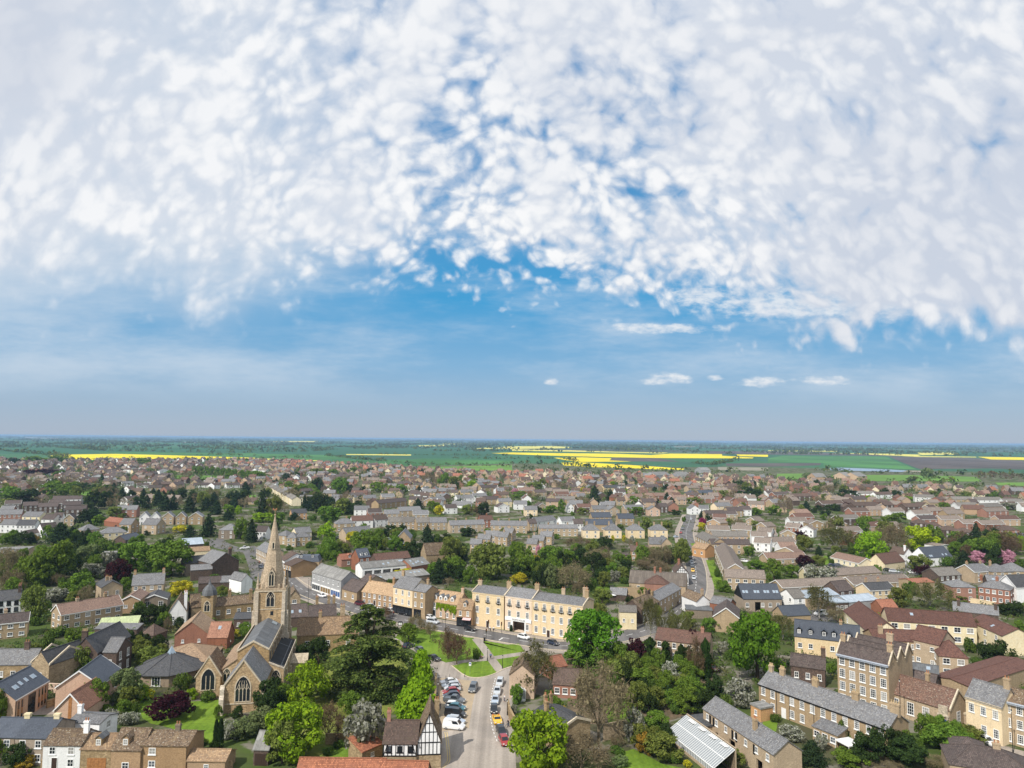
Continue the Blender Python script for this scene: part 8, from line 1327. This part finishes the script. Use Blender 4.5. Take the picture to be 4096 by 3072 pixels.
# ------------------------------------------------------------------ cars and vans
BAY = None
for a in [('D5',372,368,255,380,'saloon','p_white','white saloon at the far end of the parking bay row'),('D5',400,425,260,438,'estate','p_silver','silver estate car nosed in beside the white saloon'),('D5',425,472,300,478,'hatch','p_silver','silver open-topped car between silver estate and red hatchback'),('D5',390,520,265,535,'hatch','p_red','dull red hatchback in the middle of the parking bays'),('D5',405,580,260,592,'hatch','p_navy','dark blue hatchback squeezed between red car and pickup'),('D5',450,650,600,665,'pickup','p_grey','dark pickup truck nose out in the parking bays'),('D5',440,735,570,745,'hatch','p_white','white hatchback beside the dark pickup'),('D5',490,765,600,775,'hatch','p_teal','teal small car half hidden behind the black van'),
 ('D5',465,870,610,885,'van','p_black','black van with tinted windows in the parking bays'),('D5',455,975,580,990,'estate','p_ice','pale blue-silver estate with roof box behind the white van'),('D5',445,1055,590,1070,'van','p_white','white panel van at the lower end of the parking bays'),('D5',740,470,718,510,'suv','p_grey','dark grey off-roader driving down the middle of the lane'),
 ('D5',1150,375,1135,420,'estate','p_silver','silver estate, farthest of the cars along the lane edge'),('D5',1110,505,1102,548,'saloon','p_silver','silver saloon with sunroof, second along the lane edge'),('D5',1082,645,1072,690,'saloon','p_ice','pale blue-silver saloon, third along the lane edge'),('D5',1060,790,1060,835,'hatch','p_black','black hatchback parked right behind the yellow sports car'),('D5',1108,950,1125,1000,'sports','p_yellow','low yellow sports car parked along the lane edge'),('D5',1170,1130,1200,1185,'hatch','p_black','black hatchback in front of the yellow sports car'),('D5',1215,1280,1245,1335,'hatch','p_red','red hatchback partly under the lime green tree'),
 ('C2',1318,66,1360,52,'hatch','p_navy','dark blue hatchback by the big lawn corner'),('C2',1420,105,1450,120,'hatch','p_grey','grey car half hidden by the lime columns'),('C2',1535,172,1580,188,'saloon','p_black','black saloon at the lawn edge facing the lane'),
 ('D3',270,625,365,640,'mpv','p_maroon','maroon people carrier before the brick cottage row'),('D3',455,668,535,690,'hatch','p_silver','silver hatchback next to the maroon people carrier'),('D3',580,745,670,765,'hatch','p_white','white hatchback behind the brown street tree'),('D3',810,745,895,765,'hatch','p_white','white hatchback outside the dark shop windows'),('D3',1030,790,1120,810,'suv','p_black','black off-roader outside the yellow brick shops'),('D3',1250,830,1335,850,'hatch','p_grey','grey-brown car behind the black off-roader'),('D3',1500,868,1590,885,'estate','p_white','white estate parked at the shop pavement'),('D3',1555,945,1660,960,'mpv','p_silver','silver people carrier driving past the parked white estate'),
 ('D4',95,1068,190,1085,'hatch','p_black','black hatchback waiting at the crossing'),('D4',1040,1215,1130,1235,'hatch','p_white','white car outside the carriage arch'),('D4',1560,1320,1640,1345,'hatch','p_navy','dark car beneath the big chestnut'),('B2',570,730,600,738,'hatch','p_white','white car driving in the square by the white shop row'),('D2',75,730,10,735,'pickup','p_white','white pickup crossing the road junction'),('D2',345,1045,370,1060,'hatch','p_navy','navy car on the road behind the spire'),
 ('B3',1570,575,1574,588,'hatch','p_silver','silver-grey car nearest the bend on the street'),('B3',1562,512,1566,524,'hatch','p_yellow','yellow and red car in the street line'),('B3',1556,470,1559,480,'hatch','p_grey','dark car just beyond the yellow one'),('B3',1553,440,1555,450,'hatch','p_silver','silver car beyond two dark cars in the street line'),('B3',1542,395,1545,405,'hatch','p_black','black car at the far end of the street line'),('B3',1460,180,1468,170,'hatch','p_red','bright red car at the upper end of the street'),('B3',1418,217,1440,214,'hatch','p_ice','pale car turning at the upper street corner'),('B3',1475,148,1480,142,'suv','p_grey','dark car beyond the bright red car'),('B3',1548,62,1550,56,'hatch','p_silver','silver car far up the street'),
 ('B4',1090,517,1130,520,'estate','p_silver','silver estate in the yard above the bungalow terraces'),('B4',1035,507,1060,510,'hatch','p_black','black car beside the silver estate in the yard'),('B4',968,492,1000,494,'hatch','p_navy','blue-grey car at the yard fence'),('B4',555,466,580,466,'hatch','p_navy','dark blue car outside the long bungalow row'),('B4',605,464,630,464,'hatch','p_grey','grey car outside the long bungalow row'),('B4',455,890,400,892,'van','p_white','white van in the yard behind the sparse tree'),('B4',1248,527,1275,527,'hatch','p_white','white car under the copper-brown tree'),('B3',2005,427,2030,430,'hatch','p_white','white car behind the grey-brown row'),('C4',1890,895,1950,925,'hatch','p_white','white car below the yellow brick house'),('C3',1620,250,1650,262,'hatch','p_red','red car glimpsed between ivy-clad trunks'),('C3',1728,262,1750,272,'hatch','p_red','red car beside the second chestnut'),('D8',1060,1560,1085,1580,'hatch','p_white','white car seen between ivy trunks'),('C1',595,215,600,240,'hatch','p_white','white car beside the cross wing'),('B2',720,222,740,224,'hatch','p_silver','silver car at the slate garage far off'),('B2',1150,240,1170,240,'hatch','p_silver','silver car by the brown garage far off')]:
    k = a[0]; far_ = k in ('B3','B4','B2') or (k == 'D8')
    car(*a, parts=not (k == 'B3' and a[2] < 480), roofbox='roof box' in a[7])
# ------------------------------------------------------------------ people
for a in [('D5',232,765,'stand','c_dark','c_jean','person in dark jacket standing beside the parking bays',PI/2),('C2',2027,165,'walk','c_blue','c_dark','person in blue shirt walking on the path between lawns',0),('D4',443,1085,'stand','c_white','c_dark','person in white top at the crossing, beside the traffic light',2.5),('D4',505,1090,'walk','c_white','c_dark','person in white top stepping away from the crossing',3.0),('D8',940,535,'walk','c_dark','c_dark','person in dark clothes on the pavement by the stone house',1),('D2',318,985,'walk','c_red','c_dark','person in red-brown jacket on the pavement behind the spire',1),('D2',375,995,'walk','c_white','c_jean','person in white top on the pavement behind the spire',1),('B2',488,648,'stand','c_dark','c_jean','person in dark top outside the white shop row',0),('D3',880,690,'stand','c_dark','c_dark','person in dark clothes at the dark shop door',0),('D3',855,810,'walk','c_red','c_jean','person in red top crossing beside the brown street tree',.5),('D5',1222,640,'stand','c_white','c_jean','person in pale top standing by the pale stone wall',-1.2)]: person(*a[:7], face=a[7])
B = thing('park_bench', 'wooden bench with two people by the path crossing', 'bench', G('C2',1928,160), PI*.95); m = MB(); [m.box(-1,1,-.25+.17*i,-.12+.17*i,.44,.48) for i in range(3)]; obj('seat', m, 'timber', B); m = MB(); [m.box(-1,1,.28,.31,.58+.16*i,.7+.16*i) for i in range(2)]; obj('backrest', m, 'timber', B)
for x in (-.9,.9): m = MB(); m.box(x-.04,x+.04,-.22,-.16,0,.44); m.box(x-.04,x+.04,.22,.28,0,.9); obj('leg', m, 'darkwood', B)
bp = B.location
for dx_, top, lb in ((-.4,'c_white','person in white top seated on the park bench'),(.4,'c_red','person in reddish top seated on the park bench')): person(None,0,0,'sit',top,'c_jean',lb,face=PI*.95,P=Vector((bp.x+dx_*math.cos(PI*.95), bp.y+dx_*math.sin(PI*.95), 0)))
for (k, u, v, rz, lb) in [('D3',1385,1068,.1,'dark wooden bench at the lawn edge by the street'),('C3',1110,480,-.4,'weathered bench on the walled garden lawn')]:
    B2_ = dup(B); B2_.location = G(k, u, v); B2_.rotation_euler = (0,0,rz); B2_['label'] = lb
P = G('D5',1280,1030); person(None,0,0,'ride','c_dark','c_jean','person in black riding a bicycle on the pavement',face=-.9,P=P+Vector((0,0,0)))
BK = thing('bicycle', 'bicycle ridden along the pavement by the pale stone wall', 'bicycle', P, -.9)
for nm, y in (('wheel',-.52),('wheel',.52)): m = MB(); [m.tube((0,y+.33*math.cos(a_),.34+.33*math.sin(a_)),(0,y+.33*math.cos(a_+.45),.34+.33*math.sin(a_+.45)),.025,.025,4) for a_ in [i*.449 for i in range(14)]]; obj(nm, m, 'rubber', BK)
m = MB(); [m.tube(p,q,.022,.022,5) for p,q in (((0,.52,.34),(0,.1,.34)),((0,.1,.34),(0,.2,.85)),((0,.2,.8),(0,-.4,.85)),((0,.1,.34),(0,-.4,.8)),((0,-.4,.95),(0,-.52,.34)),((0,.52,.34),(0,.2,.8)))]; obj('frame', m, 'p_grey', BK); m = MB(); m.box(-.08,.08,.08,.34,.85,.9); obj('saddle', m, 'rubber', BK); m = MB(); m.tube((-.26,-.42,1.0),(.26,-.42,1.0),.02,.02,5); obj('handlebar', m, 'rubber', BK)
# ------------------------------------------------------------------ lamps, signals, signs, posts
def lamp(k, u, v, vt, label, style='lantern', arm=0):
    P = G(k, u, v); h = max(3.5, min(11, HT(k, u, vt, P.y))); T = thing('street_lamp', label, 'street lamp', P); m = MB(); m.lathe([(.13,0),(.13,.8),(.075,.9),(.05,h-.6)], 8)
    if arm: m.tube((0,0,h-.7),(arm,-.1,h-.4),.04,.03,5)
    obj('post', m, 'blackpaint', T); m = MB(); m.lathe([(.03,h-.65),(.16,h-.2),(.2,h-.15),(.02,h+.1)], 6, arm, -.1 if arm else 0); lh = obj('lantern', m, 'blackpaint', T); m = MB(); m.lathe([(.08,h-.56),(.17,h-.22)], 6, arm, -.1 if arm else 0); m.v = [(x*1.0, y, z) for x, y, z in m.v]; obj('pane', m, 'lampglass', lh)
for a in [('D5',1190,132,-60,'black lantern lamp on the corner lawn'),('C2',2000,180,88,'slim black lamp post at the path crossing'),('B2',1637,1038,862,'tall black lamp post before the wisteria house'),('D3',1192,760,330,'black lamp post between the two yellow brick shops'),('D8',1150,596,390,'black lamp post at the street bend'),('C4',1148,730,340,'tall black lamp between terrace and school house'),('C4',2118,985,600,'black lamp before the brown brick town house'),('C1',1463,1104,962,'black lamp before the brick cottage row'),('D1',415,890,650,'pale lamp post behind the church chapel'),('D5',198,570,400,'black lamp by the lime columns, upper one'),('D5',178,740,530,'black lamp by the lime columns, nearer the half-timbered house'),('B2',450,790,570,'tall dark lamp post standing in the square'),('C2',2172,650,560,'black lamp on the pavement by the pale stone wall')]: lamp(*a)
P0 = thing('bollard', 'black bollard by the lane entrance, beside the white saloon', 'bollard', G('D5',210,300)); m = MB(); m.lathe([(.08,0),(.08,.85),(.1,.88),(.07,1.0),(0,1.03)], 8); obj('post', m, 'blackpaint', P0); m = MB(); m.lathe([(.083,.7),(.083,.78)], 8); obj('band', m, 'wpaint', P0)
P0['group'] = 'bollards round the green'
for k, u, v, lb in [('D5',320,306,'black bollard by the lane entrance, in the middle'),('D5',380,286,'black bollard by the lane entrance, closest to the lawn'),('D5',610,262,'black bollard at the tip of the small lawn'),('D3',1055,962,'black bollard beside the notice board'),('D3',1720,942,'black bollard on the pavement below the wisteria'),('D3',2038,998,'black bollard before the pink awning')]:
    q = dup(P0); q.location = G(k, u, v); q['label'] = lb
for k, u, v, lb in [('D4',375,1250,'traffic light on the lawn side of the crossing'),('D4',645,1122,'traffic light before the first balconied house'),('D4',415,1082,'traffic light beside the two people in white')]:
    T = thing('traffic_light', lb, 'traffic light', G(k,u,v)); m = MB(); m.tube((0,0,0),(0,0,3.6),.06,.06,7); obj('post', m, 'blackpaint', T); m = MB(); m.box(-.2,.2,-.3,-.07,2.5,3.6); hd = obj('signal_head', m, 'blackpaint', T)
    for i, mt in enumerate(('darkgreen','darkamber','redlens')): m = MB(); m.box(-.09,.09,-.33,-.301,2.6+.33*i,2.78+.33*i); obj('lens', m, mt, hd)
T = thing('road_sign', 'small round white road sign on a post in the corner lawn', 'sign', G('D5',690,225)); m = MB(); m.tube((0,0,0),(0,0,3.3),.04,.04,6); obj('post', m, 'steel', T); m = MB(); m.box(-.3,.3,-.06,-.045,2.3,3.2); pl = obj('sign_plate', m, 'wpaint', T); m = MB(); m.lathe([(.22,0),(.22,.01)], 14); m.v = [(x, -.072-z, y+2.9) for x, y, z in m.v]; obj('symbol', m, 'c_blue', pl)
T = thing('notice_board', 'black two-legged notice board with white sheets by the lawn', 'notice board', G('D3',975,1062), .1); m = MB(); m.box(-.75,.75,-.05,.05,1.4,2.5); m.lathe([(.01,2.5),(.01,2.51)],4); m.slab([(-.8,-.1,2.5),(.8,-.1,2.5),(.5,-.1,2.75),(-.5,-.1,2.75)],.2,0,(0,1,0)); obj('board', m, 'blackpaint', T); m = MB(); m.box(-.55,-.02,-.065,-.05,1.6,2.3); m.box(.08,.5,-.065,-.05,1.6,2.3); obj('paper', m, 'wpaint', T)
for x in (-.7,.7): m = MB(); m.box(x-.05,x+.05,-.045,.045,0,1.399); obj('leg', m, 'blackpaint', T)
T = thing('litter_bin', 'square black litter bin on the lawn side of the crossing', 'bin', G('D4',345,1262)); m = MB(); m.box(-.28,.28,-.28,.28,0,1.0); m.box(-.32,.32,-.32,.32,1.0,1.15); obj('body', m, 'blackpaint', T)
T = thing('post_box', 'red pillar post box outside the yellow brick shops', 'post box', G('D3',1205,750)); m = MB(); m.lathe([(.25,0),(.24,1.3),(.28,1.35),(.27,1.5),(0,1.6)], 10); obj('body', m, 'postred', T); m = MB(); m.box(-.12,.12,-.26,-.235,1.15,1.2); obj('slot', m, 'blackpaint', T)
T = thing('parasol', 'round white garden parasol behind the cream house', 'parasol', G('B3',877,760)); m = MB(); m.lathe([(1.6,2.2),(0,2.8)], 10); obj('canopy', m, 'wpaint', T); m = MB(); m.tube((0,0,0),(0,0,2.7),.04,.04,6); obj('pole', m, 'steel', T)
for k, u, v, lb, w_ in [('D4',818,1085,'clipped dark topiary bush in a tub beside the carriage arch',1.2),('D4',1062,1085,'small topiary bush on the far side of the carriage arch',.9)]: plant(G(k,u,v), w_, 2.0 if w_ > 1 else 1.2, 'cypress', lb)
T = thing('conservatory', 'small green-white glass conservatory on the lane corner', 'conservatory', G('D5',1455,640), .2); m = MB()
for x in np.linspace(-1.4,1.4,5): m.box(x-.05,x+.05,-.05,.05,0,2.5); m.tube((x,0,2.5),(0,1.2,3.4),.04,.04,4)
m.box(-1.45,1.45,-.06,.06,2.45,2.56); m.box(-1.45,1.45,-.06,.06,0,.6); m.box(-1.45,-1.35,.06,2.4,2.45,2.56); m.box(1.35,1.45,.06,2.4,2.45,2.56); m.box(-1.45,-1.37,.06,2.4,0,.6); m.box(1.37,1.45,.06,2.4,0,.6); obj('frame', m, 'wpaint', T); m = MB(); m.poly([(-1.38,0,.6),(1.38,0,.6),(1.38,0,2.45),(-1.38,0,2.45)]); m.poly([(-1.4,0,2.5),(1.4,0,2.5),(0,1.2,3.35)]); m.poly([(-1.4,2.4,.6),(-1.4,0,.6),(-1.4,0,2.5),(-1.4,2.4,2.5)]); m.poly([(1.4,0,.6),(1.4,2.4,.6),(1.4,2.4,2.5),(1.4,0,2.5)]); m.poly([(-1.4,0,2.5),(0,1.2,3.35),(-1.4,2.4,2.5)]); m.poly([(0,1.2,3.35),(1.4,0,2.5),(1.4,2.4,2.5)]); obj('glazing', m, 'greenglass', T)
# wisteria over the middle windows of the brick house
Lw = WH['L']; HC = []; rsx = np.random.RandomState(3); C = []
for i in range(2600):
    x = rsx.uniform(.36, .98)*Lw; zt = 5.2-.25*rsx.rand(); drop = abs(rsx.normal())*.7+(1.4*rsx.rand() if abs((x/Lw*7) % 1-.5) < .18 else 0)+(1.6*rsx.rand() if x > .8*Lw else 0); C.append((x, -.12-.28*rsx.rand(), zt-drop*.9))
W = thing('wisteria', 'yellow-green wisteria trained across the dormered brick house front', 'climber', WH.location, WH.rotation_euler[2]); V = cards(np.array(C), rsx.normal(size=(2600,3))*.5+np.array([0,-1,.3]), .3, rsx); link('foliage', quadmesh('foliage', V), ['leaf_lime'], W); m = MB(); m.tube((.66*Lw,-.1,0),(.64*Lw,-.12,3.0),.09,.06,6); m.tube((.64*Lw,-.12,3.0),(.5*Lw,-.12,4.6),.06,.03,5); m.tube((.64*Lw,-.12,3.0),(.85*Lw,-.12,4.6),.06,.03,5); obj('stem', m, 'bark', W)
# ------------------------------------------------------------------ labels for what has none yet
LM = [('the church spire','D2',550,1300),('the balconied yellow row','D4',1000,900),('the cedar','C2',955,300),('the half-timbered house','C2',1250,950),('the white shop row','B2',610,640),('the black-clad barn','B3',2100,740),('the triple ridged brick block','D7',700,900),('the white greenhouse','C3',1550,950),('the maroon-roofed care home','B4',1500,980),
 ('the four gabled white terrace','B1',1300,60),('the open-bay workshop','B2',1120,480),('the thatched house','B3',1250,600),('the coach house','C3',1950,800),('the purple-leaved tree','C1',1470,700),('the tent-roofed hall','C1',1480,350),('the curved terrace','A2',190,550),('the reservoir','A4',850,350),('the pink cherries','B4',1930,440),('the red brick villa','B4',1850,700),
 ('the white three-storey house','B1',80,850),('the lime green roofed hall','B1',1000,980),('the long slate terrace','C4',550,700),('the four hipped villas','B3',980,190),('the long bungalow row','B4',700,430),('the white corner gable','D8',1380,560),('the grey farm barn','A3',1310,400),('the conifer belt','A1',1500,660),('the sports green','A1',1700,430),('the metal-roofed hall','B1',1680,320),('the old stone barn','B2',1560,370),('the street-side flats','B3',1850,260),('the pale arched farm shed','A4',710,400),('the tall dark conifer','A3',715,630),('the big yellow rape field','A1',1200,262),('the dark hipped roofs','B4',1500,130),('the copper-brown tree','B4',1340,540),('the deep green terrace tree','A2',1620,490),('the blossoming orchard corner','A4',1620,665),('the golden yellow shop tree','B2',1270,580),('the great chestnut','C3',700,200),('the birch','C3',200,450),('the yellow sports car','D5',1108,950),('the north sports pitch','A2',980,460),('the lime columns','C2',1400,650),('the cottage row','C1',1200,1050),('the yellow-green tree','B4',1300,340),('the school house portal','C4',1500,800)]
LMP = [(n, G(k, u, v)) for n, k, u, v in LM]
ORD = 'first second third fourth fifth sixth seventh eighth ninth tenth eleventh twelfth thirteenth fourteenth fifteenth sixteenth seventeenth eighteenth nineteenth twentieth'.split()
WN = {'buff':'buff brick','yellow':'yellow brick','brown':'brown brick','brownbrick':'brown brick','red':'red brick','pink':'peach','pinkbrick':'pinkish brick','white':'white','cream':'cream','stone':'stone','orangebrick':'orange brick','greybrick':'dark brick','grey':'grey','taupe':'taupe','peachrender':'peach'}
RN = {'slate':'slate-roofed','dslate':'dark slate-roofed','bslate':'blue slate-roofed','plum':'dark-roofed','brown':'brown-roofed','greybrown':'grey-brown roofed','greytile':'grey-tiled','redbrown':'red-brown roofed','redtile':'red-tiled','pinktile':'pink-tiled','tan':'tan-tiled','mossbrown':'mossy-roofed','thatch':'thatched','metal':'metal-roofed','maroon':'maroon-roofed','greyasb':'grey sheet-roofed','orangetan':'orange-tan roofed'}
def autolabel(items, desc):
    grp = {}
    for it in items:
        if it['label']: continue
        n, d = min(((n, (it['p']-q).length/(20+q.length*.1)) for n, q in LMP), key=lambda z: z[1]); grp.setdefault((desc(it), n), []).append(it)
    for (ds, n), L in grp.items():
        q = dict(LMP)[n]; L.sort(key=lambda it: (it['p']-q).length)
        for i, it in enumerate(L):
            rel = 'beyond' if it['p'].length > q.length+8 else 'near'
            if len(L) == 1: lb = f'{ds} closest to {n}'
            else: lb = f'{ORD[min(i,19)]} {ds} counted outward from {n}'
            it['o']['label'] = lb
            if len(L) > 20 and i >= 19: it['o']['group'] = f'{ds}s around {n}'
bt = sorted((t_ for t_ in TREES if t_['o'].name.startswith('broadleaf_tree')), key=lambda t_: (0 if t_['label'] else 1, -t_['s']/max(1, t_['p'].length)**2))
VV = []; mi = []; wm_ = []
for t_ in bt[292:]:
    o = t_['o']; c = next(q for q in o.children if q.name.startswith('crown')); me = c.data; n = len(me.vertices); co_ = np.empty(n*3, 'f'); me.vertices.foreach_get('co', co_); co_ = co_.reshape(-1,3)*np.array(c.scale); a_ = o.rotation_euler[2]
    X_ = co_[:,0]*math.cos(a_)-co_[:,1]*math.sin(a_)+o.location.x; Y_ = co_[:,0]*math.sin(a_)+co_[:,1]*math.cos(a_)+o.location.y; V_ = np.stack([X_, Y_, co_[:,2]], 1)
    mt = me.materials[0]; 
    if mt not in wm_: wm_.append(mt)
    if t_['p'].y > 420: V_ = V_.reshape(-1,4,3)[::2]; V_ = (V_-V_.mean(1, keepdims=True))*1.35+V_.mean(1, keepdims=True); V_ = V_.reshape(-1,3)
    VV.append(V_); mi += [wm_.index(mt)]*(len(V_)//4)
    for q in list(o.children): bpy.data.objects.remove(q)
    bpy.data.objects.remove(o); TREES.remove(t_)
if VV:
    me = quadmesh('far_woodland', np.concatenate(VV)); me.polygons.foreach_set('material_index', np.array(mi, dtype='i')); tag(link('far_woodland', me, wm_), kind='stuff')
autolabel(HOUSES, lambda it: f"{RN.get(it['roof'], it['roof'])} {WN.get(it['wall'], it['wall'])} {it['noun']}")
autolabel(TREES, lambda it: f"{'low ' if it['s'] < 14 and it['kind'] not in ('shrub',) else ''}{ADJ[it['kind']]} {it['noun']}" if it['kind'] in ADJ else 'cedar')
print('done', time.time()-T0)
